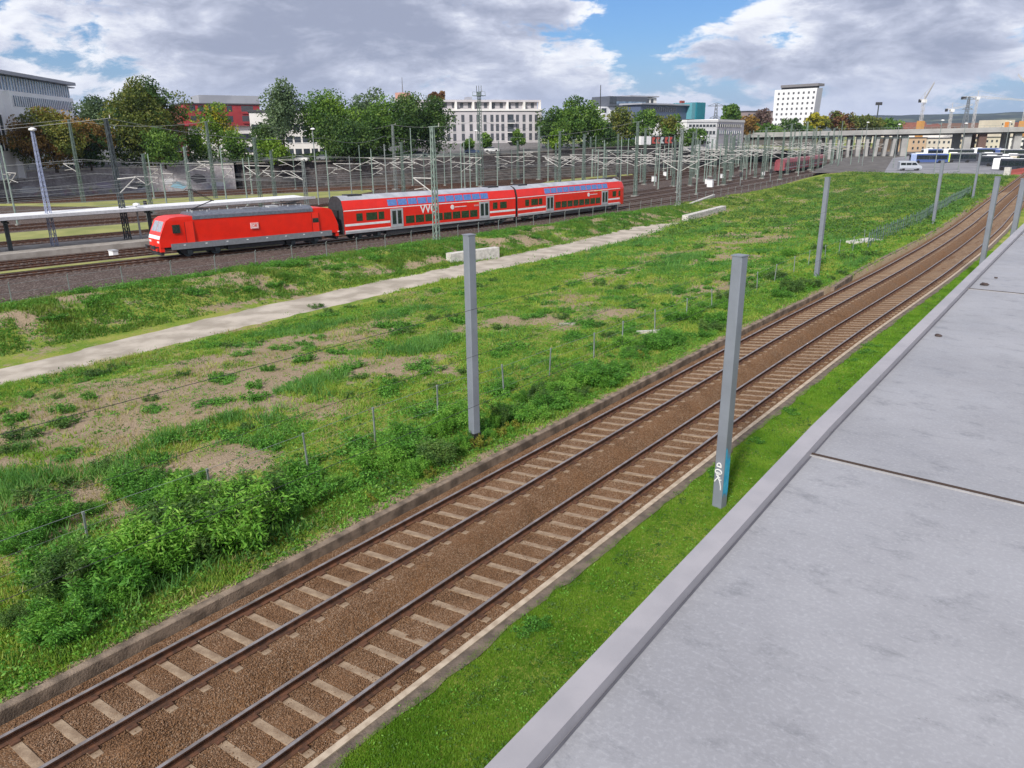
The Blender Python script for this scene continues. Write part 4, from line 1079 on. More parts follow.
portal(832, 905, 139, 167, 162, 'wide portal beam in front of the bridge deck')
portal(790, 838, 137.5, 172, 168, 'portal beam before the yellow tree')
# longitudinal wires
def cat_wire(f, z, y0, y1, label, w=.03, span=42, sag=.9):
    w *= 1.35
    pts = []; y = y0
    while y <= y1:
        u = ((y - y0) % span) / span; pts.append((float(f(y)), y, z - sag * 4 * u * (1 - u))); y += span / 6
    wire_run(pts, w, label, 'contact and carrying wires over the yard tracks', 'wire', mat('pale_wire', (.24, .25, .25), rough=.6), 'catenary_wire')
for o_, nm in ((0, 'red train'), (5.2, 'first track behind the red train'), (10.0, 'second track behind the red train'), (14.6, 'track on the near side of the low platform'), (27.6, 'track on the far side of the low platform'), (32.2, 'track beside the pale lawn')):
    cat_wire(lambda y, o_=o_: xt(y) - o_, 4.35, 0, 380, 'contact wire over the ' + nm, .024, 42, .05)
    cat_wire(lambda y, o_=o_: xt(y) - o_, 5.9, 0, 380, 'carrying wire over the ' + nm, .024, 42, .9)
for o_ in (7.0, 17.0): cat_wire(lambda y, o_=o_: xw(y) + o_, 5.7, 30, 360, 'carrying wire over the %s track from the retaining wall' % ('first' if o_ < 10 else 'third'), .03)
def feed(pts, label, w=.055):
    P = []
    for (p, q) in zip(pts[:-1], pts[1:]):
        for k in range(8):
            u = k / 8; P.append((p[0] + (q[0] - p[0]) * u, p[1] + (q[1] - p[1]) * u, p[2] + (q[2] - p[2]) * u - 1.0 * 4 * u * (1 - u)))
    P.append(pts[-1]); wire_run(P, w, label, 'feeder wires running between the mast tops', 'wire', mat('pale_wire', (.24, .25, .25), rough=.6), 'feeder_wire')
for k, (px, py, h, L_) in enumerate(((296, 190, 6.5, 5.0), (352, 196, 6.2, 4.6), (425, 190, 6.5, 4.6), (445, 186, 6.8, 4.8), (512, 184, 6.4, 5.0), (560, 186, 6.6, 4.8), (606, 188, 6.4, 4.5), (640, 183, 6.3, 4.4))):
    x, y = gnd(px, py, YZ); tube_mast(h + 1.6, mts[k % 4], .24, ((-1, L_), (1, L_ * .7)), h - 1.2, loc=(x, y, YZ), rz=.1, label='short mast with white struts standing close behind the train roof', cat='catenary mast', group='short masts right behind the train')
top = lambda i, dz=0, dx=0: (WP[i][0] + dx, WP[i][1], YZ + WP[i][2] + dz)
feed([(-215, 10, 9.5), top(0), top(4), top(6), top(9), top(12, -6), top(15)], 'upper feeder wire running along the far mast tops')
feed([(-140, 0, 9.2), top(1), (-100, 80, 9.6), top(8, 1.5), top(13, 1), top(18)], 'feeder wire from the tall dark mast towards the end of the train')
feed([(-150, 10, 6.5), (-120, 52, 7.0), top(5, 1), (-112, 112, 7.2), top(14, -1), top(19)], 'lower feeder wire crossing behind the train')
feed([top(18), top(23), top(26), (-84, 290, 9.5)], 'feeder wire in the deep yard beyond the train')
feed([top(21), (-62, 160, 9.5), (-66, 210, 9.5), (-74, 290, 9.5)], 'feeder wire from the near footing mast towards the bridge')

# lamps
def lamp(x, y, z, h, label, lattice=False, m_=bluesteel):
    t = empty('lamp_post', (x, y, z), label=label, cat='lamp post')
    mb = MB()
    if lattice:
        for a, b in ((-1, -1), (1, -1), (1, 1), (-1, 1)): mb.bar((a * .26, b * .26, 0), (a * .1, b * .1, h), .07, m_)
        n = int(h / .5)
        for k in range(n):
            for s_ in (-1, 1):
                r0, r1 = .26 - .16 * k / n, .26 - .16 * (k + 1) / n; z0, z1 = h * k / n, h * (k + 1) / n; e = 1 if k % 2 else -1
                mb.bar((e * r0, s_ * r0, z0), (-e * r1, s_ * r1, z1), .04, m_); mb.bar((s_ * r0, e * r0, z0), (s_ * r1, -e * r1, z1), .04, m_)
    else: mb.bar((0, 0, 0), (0, 0, h), .26, m_, .16, n=8)
    mb.build('pole', None, t)
    mb = MB(); n = 12; P = []
    for rr, zz_ in ((.12, -.02), (.46, .06), (.42, .22), (.15, .32)):
        P += [(rr * math.cos(2 * math.pi * k / n) + .12, rr * .8 * math.sin(2 * math.pi * k / n), h + zz_) for k in range(n)]
    mb.poly(P, whitep, [(r0 * n + k, r0 * n + (k + 1) % n, (r0 + 1) * n + (k + 1) % n, (r0 + 1) * n + k) for r0 in range(3) for k in range(n)] + [tuple(range(3 * n, 4 * n)), tuple(range(n))[::-1]])
    mb.build('lamp_head', None, t, smooth_=True)
x, y, h = fit_h(56, 251, 33, 131); lamp(x, y, YZ, h, 'lattice lamp post with a white head standing at the platform, far left', True, mat('lamp_lattice_blue', (.30, .34, .48), rough=.5))
x, y, h = fit_h(319, 206, 313, 130); lamp(x, y, YZ, h, 'white headed street lamp behind the gap between locomotive and coach', False, steel)
x, y, h = fit_h(477, 187, 475.5, 131.5); lamp(x, y, YZ, h, 'slim lamp post just left of the tallest mast', False, steel)
x, y, h = fit_h(142, 243, 137, 206, YZ); lamp(x, y, YZ, h, 'small platform lamp just left of the locomotive front', False, lgrey)
x, y, h = fit_h(699, 170, 702, 137, YZ); lamp(x, y, YZ, h, 'lamp post in front of the low white office', False, steel)

# small white and grey equipment standing between the yard tracks
g = random.Random(4)
def cabinet(x, y, z, s_, label, m_=whitep, name='signal_cabinet'):
    t = empty(name, (x, y, z), label=label, cat='signal cabinet' if name == 'signal_cabinet' else 'signal', group='small equipment between the yard tracks')
    mb = MB()
    if name == 'signal_cabinet':
        mb.box((-.45 * s_, -.25 * s_, 0), (.45 * s_, .25 * s_, 1.1 * s_), m_); mb.build('housing', None, t); mb = MB(); mb.box((-.5 * s_, -.3 * s_, 1.102 * s_), (.5 * s_, .3 * s_, 1.18 * s_), lgrey); mb.build('lid', None, t)
    else:
        mb.bar((0, 0, 0), (0, 0, 2.6), .12, steel); mb.build('pole', None, t); mb = MB(); mb.box((-.3, -.12, 2.0), (.3, .12, 3.0), dgrey); mb.build('signal_head', None, t)
    return t
for px, py, s_, lb in ((710, 187, 1.4, 'white cabinet beside the tracks right of the near mast with the pale footing'), (707, 184, 1.0, 'small pale cabinet behind the white one near the path end'), (722, 178, .9, 'pale cabinet between the office masts'), (763, 176, 1.0, 'pale cabinet in the deep yard before the orange tree'),
                       (654, 182, 1.2, 'white cabinet behind the end of the train'), (665, 176, 1.0, 'small white cabinet in the middle of the yard'), (555, 171, 1.0, 'pale cabinet behind the last coach, near the dark wall'), (115, 262, 1.0, 'grey cabinet on the ballast just in front of the locomotive')):
    x, y = gnd(px, py, YZ); cabinet(x, y, YZ, s_, lb)
for px, py, lb in ((555, 180, 'dark signal behind the roof of the last coach'), (740, 186, 'dark signal among the masts right of the path end'), (770, 182, 'dark signal below the hotel tower'), (148, 222, 'small signal by the platform roof'), (618, 186, 'small signal just above the end of the train')):
    x, y = gnd(px, py, YZ); cabinet(x, y, YZ, 1, lb, name='track_signal')
x, y = gnd(113, 262.5, YZ); 
mb = MB(); mb.box((0, 0, 0), (3.4, 1.1, .5), concl); o = mb.build('concrete_trough', None, None, (x, y - 1, YZ)); o.rotation_euler = (0, 0, .6); tag(o, 'pale concrete trough lying on the ballast ahead of the locomotive', 'concrete trough')
# kiosk of the platform
x, y = gnd(18, 262, YZ + .55)

# ================================================================== retaining wall, street terrace
def stone_wall_mat(name, c1, c2, c3, graffiti=False):
    mt = bpy.data.materials.new(name); mt.use_nodes = True; t = mt.node_tree
    b = t.nodes['Principled BSDF']; b.inputs['Roughness'].default_value = .9
    tcn = N(t, 'ShaderNodeTexCoord'); P = tcn.outputs['Object']
    n1_ = noise(t, P, .35, 7, .65); n2_ = noise(t, P, 2.2, 5, .6)
    c = ramp(t, mth(t, 'ADD', mth(t, 'MULTIPLY', n1_, .55), mth(t, 'MULTIPLY', n2_, .45)), [(.34, c1), (.5, c2), (.66, c3)])
    if graffiti:
        n3 = noise(t, P, .32, 3, .6, 1.2); n4 = N(t, 'ShaderNodeTexNoise'); n4.inputs['Scale'].default_value = .5; t.links.new(P, n4.inputs['Vector'])
        spx = N(t, 'ShaderNodeSeparateXYZ'); t.links.new(P, spx.inputs[0])
        lowz = mth(t, 'SUBTRACT', 1.0, smooth(t, spx.outputs[2], .6, 3.2))
        hs = N(t, 'ShaderNodeHueSaturation'); hs.inputs['Saturation'].default_value = 1.4; hs.inputs['Value'].default_value = .7; t.links.new(n4.outputs['Color'], hs.inputs['Color'])
        f = mth(t, 'MULTIPLY', mth(t, 'MULTIPLY', smooth(t, n3, .56, .62), lowz), .55)
        c = mixc(t, f, c, hs.outputs[0])
    t.links.new(c, b.inputs['Base Color'])
    bk = N(t, 'ShaderNodeBump'); bk.inputs['Strength'].default_value = .5; bk.inputs['Distance'].default_value = .2; t.links.new(n2_, bk.inputs['Height']); t.links.new(bk.outputs[0], b.inputs['Normal'])
    return mt
wallA = stone_wall_mat('graffiti_wall', (.19, .17, .18), (.36, .33, .34), (.52, .49, .51), True)
wallB = stone_wall_mat('dark_sandstone', (.022, .018, .018), (.055, .046, .046), (.14, .12, .12))
def wall_run(pts, label, m_, cope, name='retaining_wall'):
    t = empty(name, (pts[0][0], pts[0][1], YZ), label=label, cat='retaining wall'); ox, oy = pts[0][:2]
    mb = MB(); cp = MB()
    for (x0, y0, z0), (x1, y1, z1) in zip(pts[:-1], pts[1:]):
        d = Vector((x1 - x0, y1 - y0, 0)); n_ = Vector((d.y, -d.x, 0)).normalized()   # towards the yard
        a = Vector((x0 - ox, y0 - oy, 0)); b = Vector((x1 - ox, y1 - oy, 0)); T_ = n_ * .7
        for q, lo, h0, h1, wf in ((mb, -.4, z0 - YZ - .3, z1 - YZ - .3, 0), (cp, None, z0 - YZ, z1 - YZ, .12)):
            F1 = n_ * wf
            if q is cp: zs_ = (z0 - YZ - .3, z1 - YZ - .3)
            else: zs_ = (lo, lo)
            P = [a - T_ + Vector((0, 0, zs_[0])), a + F1 + Vector((0, 0, zs_[0])), b + F1 + Vector((0, 0, zs_[1])), b - T_ + Vector((0, 0, zs_[1])), a - T_ + Vector((0, 0, h0)), a + F1 + Vector((0, 0, h0)), b + F1 + Vector((0, 0, h1)), b - T_ + Vector((0, 0, h1))]
            q.poly(P, m_ if q is mb else cope, [(3, 2, 1, 0), (4, 5, 6, 7), (0, 1, 5, 4), (1, 2, 6, 5), (2, 3, 7, 6), (3, 0, 4, 7)])
    mb.build('wall_face', None, t); cp.build('coping', None, t)
    r = MB(); hs = []
    for (x0, y0, z0), (x1, y1, z1) in zip(pts[:-1], pts[1:]):
        L_ = math.hypot(x1 - x0, y1 - y0); n = max(1, int(L_ / 3))
        for k in range(n):
            u = k / n; hs.append((x0 + (x1 - x0) * u - ox - .3, y0 + (y1 - y0) * u - oy, z0 + (z1 - z0) * u - YZ))
    for p in hs: r.bar(p, (p[0], p[1], p[2] + 1.05), .06, dsteel)
    r.path([(a, b, c + 1.05) for a, b, c in hs], .06, dsteel); r.path([(a, b, c + .5) for a, b, c in hs], .04, dsteel)
    r.build('railing', None, t)
wall_run(WALL[:4], 'long pale retaining wall with faded graffiti at the left below the chestnut trees', wallA, concl)
gg = random.Random(31)
for k in range(34):
    u = gg.uniform(.0, 1); (xa, ya, _), (xb2, yb2, _) = (WALL[1], WALL[2]) if gg.random() < .45 else (WALL[2], WALL[3])
    dvec = Vector((xb2 - xa, yb2 - ya, 0)); Lw = dvec.length; dvec.normalize(); nn_ = Vector((dvec.y, -dvec.x, 0)); c0 = Vector((xa, ya, YZ)) + dvec * (u * (Lw - 7) + 2)
    w_ = gg.uniform(1.6, 4.5); h_ = gg.uniform(.9, 2.4); z_ = gg.uniform(.3, 1.4); mb = MB(); n = 11
    P = []
    for i_ in range(n):
        a = 2 * math.pi * i_ / n; r2 = gg.uniform(.6, 1.1); P.append((w_ / 2 + math.cos(a) * w_ / 2 * r2, z_ + h_ / 2 + math.sin(a) * h_ / 2 * r2))
    P3 = [tuple(dvec * p + nn_ * .022 + Vector((0, 0, q))) for p, q in P]
    mb.poly(P3 + [tuple(Vector(p) - nn_ * .04) for p in P3], [mat('spray_cyan', (.20, .42, .55), (.30, .45, .52)), mat('spray_white', (.62, .62, .64), (.5, .5, .52)), mat('spray_green', (.28, .42, .33), (.34, .40, .36)), mat('spray_lilac', (.34, .30, .42), (.4, .36, .42)), mat('spray_dark', (.10, .09, .10))][gg.randrange(5) if k else 0],
        [tuple(range(n))[::-1]] + [(i_, (i_ + 1) % n, n + (i_ + 1) % n, n + i_) for i_ in range(n)])
    wl = [o for o in bpy.data.objects if o.name == 'retaining_wall'][0]; o = mb.build('graffiti', None, wl); o.location = c0 - wl.location
wall_run([(WALL[3][0] - 1.2, WALL[3][1] + 1.5, 4.15)] + WALL[4:7] + [WALL[7]], 'high blackened stone retaining wall below the street and the round trees', wallB, mat('dark_coping', (.16, .145, .13), rough=.9))
wall_run([(WALL[7][0], WALL[7][1] + .8, 5.9)] + WALL[8:10], 'distant end of the retaining wall sinking towards the bridge', wallB, mat('dark_coping', (.16, .145, .13), rough=.9))
# dark shrubby earth below the right wall
embm = mat('dark_embankment', (.075, .062, .055), (.03, .025, .022), rough=.95, scale=.8, bump=.8, bscale=3)
emb = grid('embankment', np.linspace(0, 1, 9), np.arange(112, 300, 2.0), lambda U_, Y: YZ - .1 + 2.9 * (1 - U_) * tap(Y, 135, 250) + (fbm(U_ * 9, Y, 4, 3) - .5) * .5 * np.sin(U_ * math.pi), lambda U_, Y: xw(Y) + .1 + U_ * 5.5, embm)
tag(emb, kind='structure')
# terrace
tv = []; tf = []
for x, y, z in WALL:
    tv += [(x - .4, y, z - .32), (x - 30, y + 12, z - .1), (x - 500, y + 160, z + .5), (x - 2500, y + 1200, 2)]
for k in range(len(WALL) - 1):
    for j in range(3): tf.append((k * 4 + j, (k + 1) * 4 + j, (k + 1) * 4 + j + 1, k * 4 + j + 1))
me = bpy.data.meshes.new('street'); me.from_pydata(tv, [], tf); me.materials.append(mat('street_asphalt', (.085, .085, .085), (.06, .06, .06), rough=.9, scale=.2)); o = bpy.data.objects.new('street', me); col.objects.link(o); tag(o, kind='structure')
yg = mat('yellow_green_bank', (.20, .21, .06), (.12, .15, .04), rough=.95, scale=.15, bump=.5, bscale=2)
def patch_sheet(name, pts, m_, kind='structure'):
    me = bpy.data.meshes.new(name); me.from_pydata(pts, [], [tuple(range(len(pts)))]); me.materials.append(m_); o = bpy.data.objects.new(name, me); col.objects.link(o); return tag(o, kind=kind)
q = [at(744, 300, 4.4), at(800, 300, 3.2), at(830, 420, 4.5), at(748, 420, 6.6)]
patch_sheet('grass_bank', [(*q[0], 4.4), (*q[1], 2.6), (*q[2], 4.2), (*q[3], 6.4)], yg)

# ------------------------------------------------------------------ bus lot
lotm = mat('lot_asphalt', (.235, .235, .25), (.17, .17, .185), rough=.85, scale=.12, bump=.2, bscale=5)
patch_sheet('bus_lot', [(*gnd(884, 172.5, -.55), -.55), (-15.5, 200, -.55), (-22, 330, -.55), (60, 330, -.55), (60, 500, -.55), (-84, 500, -.55), (*gnd(893, 158, -.55), -.55)], lotm)
patch_sheet('gravel_ground', [(-66, 214, -.556), (*gnd(896, 173, -.55), -.556), (*gnd(906, 155, -.55), -.556), (-90, 500, -.556), (-110, 500, -.556), (-92, 330, -.556), (-74, 250, -.556)], mat('grey_gravel', (.13, .12, .11), (.07, .062, .058), rough=.95, scale=.3, detail=8))

# ================================================================== buildings
fwall = mat('white_render', (.74, .72, .70), (.66, .64, .62), rough=.85, scale=.15)
fwall2 = mat('grey_white_cladding', (.88, .88, .90), (.82, .82, .84), rough=.7, scale=.2)
lilac = mat('pale_grey_render', (.52, .49, .51), (.46, .435, .455), rough=.85, scale=.15)
fglass = mat('facade_glass', (.045, .055, .07), (.02, .025, .035), rough=.15, spec=.8, scale=.4)
fglassb = mat('blue_facade_glass', (.20, .29, .40), (.08, .12, .19), rough=.15, spec=.8, scale=.5)
darkroof = mat('dark_roof', (.07, .07, .08), rough=.8)
brick = mat('red_brick', (.24, .075, .055), (.17, .05, .04), rough=.9, scale=.6)
redclad = mat('red_cladding', (.34, .035, .04), (.26, .025, .03), rough=.6, scale=.3)
gclad = mat('metal_cladding', (.34, .35, .39), (.28, .29, .33), rough=.5, scale=.2)
teal = mat('teal_cladding', (.01, .19, .24), (.008, .15, .20), rough=.5, scale=.3)
cream = mat('cream_render', (.62, .56, .45), (.52, .47, .38), rough=.85, scale=.1)
tiles = mat('roof_tiles', (.20, .075, .05), (.14, .05, .035), rough=.9, scale=.6)
class Bld:
    """a building whose front runs from A to B (seen left to right) and reaches depth d behind"""
    def __init__(s, name, A, B, d, label, z=0.0, cat='building', group=None):
        s.A = Vector((*A, 0)); s.B = Vector((*B, 0)); s.L = (s.B - s.A).length; u = (s.B - s.A).normalized()
        s.root = empty(name, (A[0], A[1], 0), math.atan2(u.y, u.x), label, cat, group); s.d = d
    # local: x along front, y behind (positive away), z absolute
    def box(s, name, x0, x1, y0, y1, z0, z1, m_, par=None):
        mb = MB(); mb.box((x0, y0, z0), (x1, y1, z1), m_); return mb.build(name, None, par or s.root)
    def windows(s, xs_, zs_, w, h, m_=None, y=0.0, side='f', name='window', frame=None):
        for z in zs_:
            for x in xs_:
                mb = MB()
                if side == 'f': mb.box((x - w / 2, y - .04, z), (x + w / 2, y + .05, z + h), m_ or fglass)
                else: mb.box((y - .05, x - w / 2, z), (y + .04, x + w / 2, z + h), m_ or fglass)
                o = mb.build(name, None, s.root)
                if frame:
                    f_ = MB(); f_.box((x - w / 2 - .1, y - .12, z - .14), (x + w / 2 + .1, y - .042, z - .001), frame); f_.build('sill', None, o)
def ribbons(b, x0, x1, z0, z1, n, m_, fin, y=0.0, name='window_band'):
    o = b.box(name, x0, x1, y - .05, y + .1, z0, z1, m_)
    mb = MB()
    for k in range(n + 1):
        x = x0 + (x1 - x0) * k / n; mb.box((x - .12, y - .16, z0 + .002), (x + .12, y - .052, z1 - .002), fin)
    mb.build('mullions', None, o)

# far left office block
A = at(0, 153, 20); B = at(72.5, 189, 20); d_ = (Vector(A) - Vector(B)).normalized(); A2 = (A[0] + d_.x * 26, A[1] + d_.y * 26)
b = Bld('office_block', A2, B, 16, 'grey white office block with long window bands and a thin overhanging roof, far left')
L = b.L; off = (Vector(A) - Vector(A2)).length
b.box('wall', 0, L, 0, 16, 3.5, 20.9, fwall2); b.box('attic', .4, L - .4, .6, 15.4, 20.9, 23.9, fglassb)
b.box('roof', -.5, L + 1.0, -.9, 17, 23.9, 24.6, gclad); b.root.location.z = -1.3; b.box('roof_overhang', L + 1.0, L + 5.5, 1, 9, 23.55, 23.8, gclad)
ribbons(b, .5, L - .5, 21.0, 23.7, 46, fglassb, fwall2, .6)
ribbons(b, off + 4.5, L - 2, 17.9, 20.0, 30, fglassb, fwall2); ribbons(b, off + 6, L - 2, 14.2, 16.1, 28, fglassb, fwall2); ribbons(b, off + 6, L - 2, 10.2, 12.2, 28, fglassb, fwall2)
mb = MB(); mb.box((off + .4, -1.2, 3.5), (off + 1.3, 0, 20.7), fwall2); mb.build('pier', None, b.root)
ribbons(b, 3, off - 2, 9, 16, 12, fglass, fwall2)
# brick house
A = at(166, 225, 9); B = at(189, 232, 9)
b = Bld('brick_house', A, B, 12, 'small red brick house with tiled roof right of the big round tree'); L = b.L
b.box('wall', 0, L, 0, 12, 4, zat(178, 124, 228), brick)
zt = zat(178, 122, 228); mb = MB(); mb.prism([(-.8, zt - .6), (6, zt + 4.0), (12.8, zt - .6)], -.4, L + .4, tiles, 'x'); mb.build('roof', None, b.root)
b.windows([L * .2, L * .5, L * .8], [zt - 4.2, zt - 8.4], 1.4, 2.0, fglass, frame=fwall)
# red building group
A = at(187, 228, 12); B = at(262, 240, 12)
b = Bld('red_building', A, B, 18, 'dark red building with a grey metal box on its roof'); L = b.L
z1 = zat(200, 104.5, 230); z2 = zat(200, 126, 230)
s_ = L / 75
b.box('base', 3 * s_, L, 1.0, 18, 4, z2, fwall); b.box('red_wall', 0, L, 0, 17, z2, z1, redclad)
b.box('roof_edge', -.3, L + .3, -.3, 17.3, z1, z1 + .35, darkroof)
b.box('roof_box', 20 * s_, L + 2, 6, 17, z1 + .35, zat(230, 95.5, 238), gclad)
for zz_ in (z2 + 1.0, z2 + 3.9): b.box('balcony_recess', 56 * s_, 68 * s_, -.06, .3, zz_, zz_ + 2.0, darkroof); b.box('balcony_rail', 56 * s_, 68 * s_, -.35, -.07, zz_ - .3, zz_ + .3, redclad)
b.windows([8 * s_, 16 * s_, 26 * s_, 34 * s_, 44 * s_], [z2 + 1.2, z2 + 4.2], 1.6, 1.7)
b.box('window_band', 40 * s_, 72 * s_, .9, 1.2, z2 - 4.2, z2 - 2.3, fglass); b.box('window_band', 40 * s_, 72 * s_, .9, 1.2, z2 - 8.0, z2 - 6.2, fglass)
b.box('annex', 36 * s_, 80 * s_, -6, 1.0 - .01, 4, z2 - 9, cream)
# white low blocks behind the willow like tree
A = at(252, 205, 9); B = at(350, 212, 9)
b = Bld('apartment_house', A, B, 14, 'pale low house glimpsed between and under the green trees left of centre'); L = b.L
b.box('wall', 0, L, 0, 14, 3.8, zat(300, 112, 208), fwall); b.box('roof', -.4, L + .4, -.4, 14.4, zat(300, 112, 208), zat(300, 112, 208) + .5, darkroof)
zz0 = 5.0
b.windows([L * (k + .5) / 12 for k in range(12)], [5.2, 8.4, 11.6], 1.7, 1.6, frame=fwall2)
b.box('ground_floor_band', L * .35, L * .9, -.07, .1, 4.0, 4.9, fglass)
# white apartment block
A = at(404, 222, 12); B = at(541.5, 233, 12)
b = Bld('apartment_block', A, B, 15, 'long white apartment block with rows of narrow windows and a set back top floor'); L = b.L
z0 = 4.6; zc = zat(490, 111, 228); zr = zat(490, 102.3, 230); X = lambda px: (px - 404) / (541.5 - 404) * L
zb = lambda py: zat(500, py, 228)
b.box('wall', 0, L, 0, 15, zb(143.0), zc, lilac); b.box('plinth', -.05, L + .05, -.05, 15, z0 - .5, zb(143.0), mat('plinth_grey', (.22, .21, .22), rough=.9))
b.box('cornice', -.3, L + .3, -.35, 15.3, zc, zc + .5, fwall)
b.box('top_floor', .8, L - .8, 2.0, 14, zc + .5, zr, mat('top_floor_grey', (.42, .40, .42), (.34, .33, .35), rough=.8)); b.box('roof', -.1, L + .1, .9, 15, zr, zr + .6, lilac)
for k in range(9): b.box('party_wall', L * k / 8 - .25 + (.3 if k == 0 else 0) - (.3 if k == 8 else 0), L * k / 8 + .25 + (.3 if k == 0 else 0) - (.3 if k == 8 else 0), .4, 1.98, zc + .51, zr - .01, fwall)
cols = [436, 441.5, 447, 453, 461.5, 469.5, 476.5, 483.5, 490.5, 496, 501.5, 516.5, 523.3, 530, 536]
b.windows([X(c) for c in cols], [zb(122), zb(131.2), zb(140.6)], .95, 2.1, mat('dull_window', (.10, .105, .12), (.05, .055, .07), rough=.25), frame=fwall)
b.windows([X(c) for c in cols[::2]], [zb(147.3)], 1.3, 1.1)
for zz_ in (zb(122.4), zb(131.6), zb(140.9)):
    b.box('balcony_recess', X(506.3), X(512.5), -.06, .2, zz_, zz_ + 2.3, fglass); o = b.box('balcony', X(506), X(512.8), -1.2, -.07, zz_ - .35, zz_ - .1, fwall)
    mb = MB(); mb.box((X(506), -1.2, zz_ - .099), (X(512.8), -1.12, zz_ + .75), mat('balcony_glass', (.12, .13, .15), rough=.3)); mb.build('railing', None, o)
b.windows([X(406 + 8 * k) for k in range(17)], [zc + .9], 1.0, 1.5, MATS['dull_window'], y=2.0, name='top_window')
mb = MB(); mb.box((X(470), 5, zr + .6), (X(475), 9, zr + 1.6), gclad); mb.build('roof_vent', None, b.root)
# distant church like tower top behind the trees
x, y = at(403, 430, 30)
t = empty('tower', (x, y, 0), label='pale pink tower top with a thin antenna rising behind the trees', cat='tower')
mb = MB(); z1 = zat(403, 93, 430); mb.prism([(5.2 * math.cos(R(45 * k + 22)), 5.2 * math.sin(R(45 * k + 22))) for k in range(8)], 0, z1 - 3.2, cream, 'z'); mb.build('shaft', None, t)
pink = mat('pink_copper', (.50, .27, .22), rough=.7)
mb = MB(); mb.prism([(4.6 * math.cos(R(45 * k + 22)), 4.6 * math.sin(R(45 * k + 22))) for k in range(8)], z1 - 3.2, z1, pink, 'z'); mb.build('drum', None, t)
mb = MB(); mb.bar((0, 0, z1), (0, 0, zat(403, 78, 430)), .7, mgrey, .3, n=6); mb.build('antenna', None, t)
# modern grey building
A = at(600, 345, 15); B = at(657, 365, 15)
b = Bld('modern_building', A, B, 12, 'grey modern building with a dark upper box and white base behind the round trees'); L = b.L; zq = lambda py: zat(628, py, 352)
b.box('base', 0, L, 0, 12, 5, zq(107), fwall2); b.box('dark_box', L * .12, L * .78, -1.2, 11, zq(106.8), zq(96.8), mat('slate_cladding', (.10, .11, .14), (.07, .08, .10), rough=.5))
b.box('glass_front', L * .24, L * .74, -1.3, -1.19, zq(105), zq(101.8), fglassb); b.box('white_end', L * .72, L, 1, 11, zq(107) + .01, zq(97.2), fwall); b.box('roof_plate', L * .5, L * 1.02, 0, 11, zq(96.6), zq(95.4), gclad)
b.box('glass_panel', L * .12, L * .235, -1.3, -1.19, zq(104), zq(97.5), fglass)
b.windows([L * .06, L * .3, L * .5, L * .9], [zq(113)], 3, 2); b.windows([L * .84, L * .92], [zq(103)], 1.6, 2, y=1)
x, y = at(599.5, 340, 10); mb = MB(); mb.bar((0, 0, 0), (0, 0, zat(599.5, 86, 340) - 5), .7, dgrey, .35, n=6); tag(mb.build('antenna_mast', None, None, (x, y, 5)), 'thin dark antenna mast left of the grey modern building', 'antenna')
# teal building
A = at(640, 300, 15); B = at(689, 322, 15)
b = Bld('teal_building', A, B, 8, 'long glazed building ending in a tall teal block, right of the modern grey one'); L = b.L; zq = lambda py: zat(665, py, 312)
b.box('wall', 0, L, 0, 9, 5, zq(105.5), mat('blue_slate_wall', (.10, .13, .20), (.07, .09, .15), rough=.4)); b.box('roof', -1, L + .5, -1.5, 10, zq(105.5), zq(104.0), gclad)
ribbons(b, L * .1, L * .7, zq(112), zq(107.5), 14, fglass, gclad)
A2 = at(690.5, 318, 15); tb_x = (Vector(A2) - Vector(A)).length
b.box('teal_block', L + .6, L + 7.2, -3.0, 9, 5, zq(102), teal); b.box('teal_side', L - 2.2, L + .59, -2.6, 10, zq(119), zq(102.8), mat('cyan_glass', (.12, .34, .40), rough=.3))
for k in (0, 1): b.box('roof_vent', L - 2 + k * 1.6, L - 1.2 + k * 1.6, 3, 4, zq(103), zq(99.8), mat('vent_red', (.25, .06, .05), rough=.6))
# low white office
A = at(686, 262, 9); B = at(716.5, 272, 9)
b = Bld('white_office', A, B, 22, 'low white office with two window bands behind the yard masts'); L = b.L; zq = lambda py: zat(705, py, 270)
b.box('wall', 0, L, 0, 22, 4, zq(122.2), whitep)
zz1 = zq(122.2); b.box('parapet', -.2, L + .2, -.2, 22.2, zz1, zz1 + .7, whitep)
ribbons(b, 1, L - .8, zq(127), zq(124.6), 8, fglass, whitep); ribbons(b, 1, L - .8, zq(134.5), zq(131), 8, fglass, whitep)
C_ = at(743.5, 300, 9); d2 = (Vector(C_) - Vector(B)).length
b2 = Bld('white_office', B, C_, 14, 'greyish wing of the low white office, with dark upper windows, by the orange tree'); L = b2.L; zq = lambda py: zat(730, py, 284)
b2.box('wall', .05, L, .05, 14, 4, zq(122.0), lilac); b2.box('parapet', .05, L + .2, -.15, 14.2, zq(122.0), zq(122.0) + .8, fwall)
ribbons(b2, 1, L * .86, zq(127.2), zq(124.3), 11, fglass, fwall); ribbons(b2, 1, L * .86, zq(134), zq(130.8), 11, fglassb, fwall)
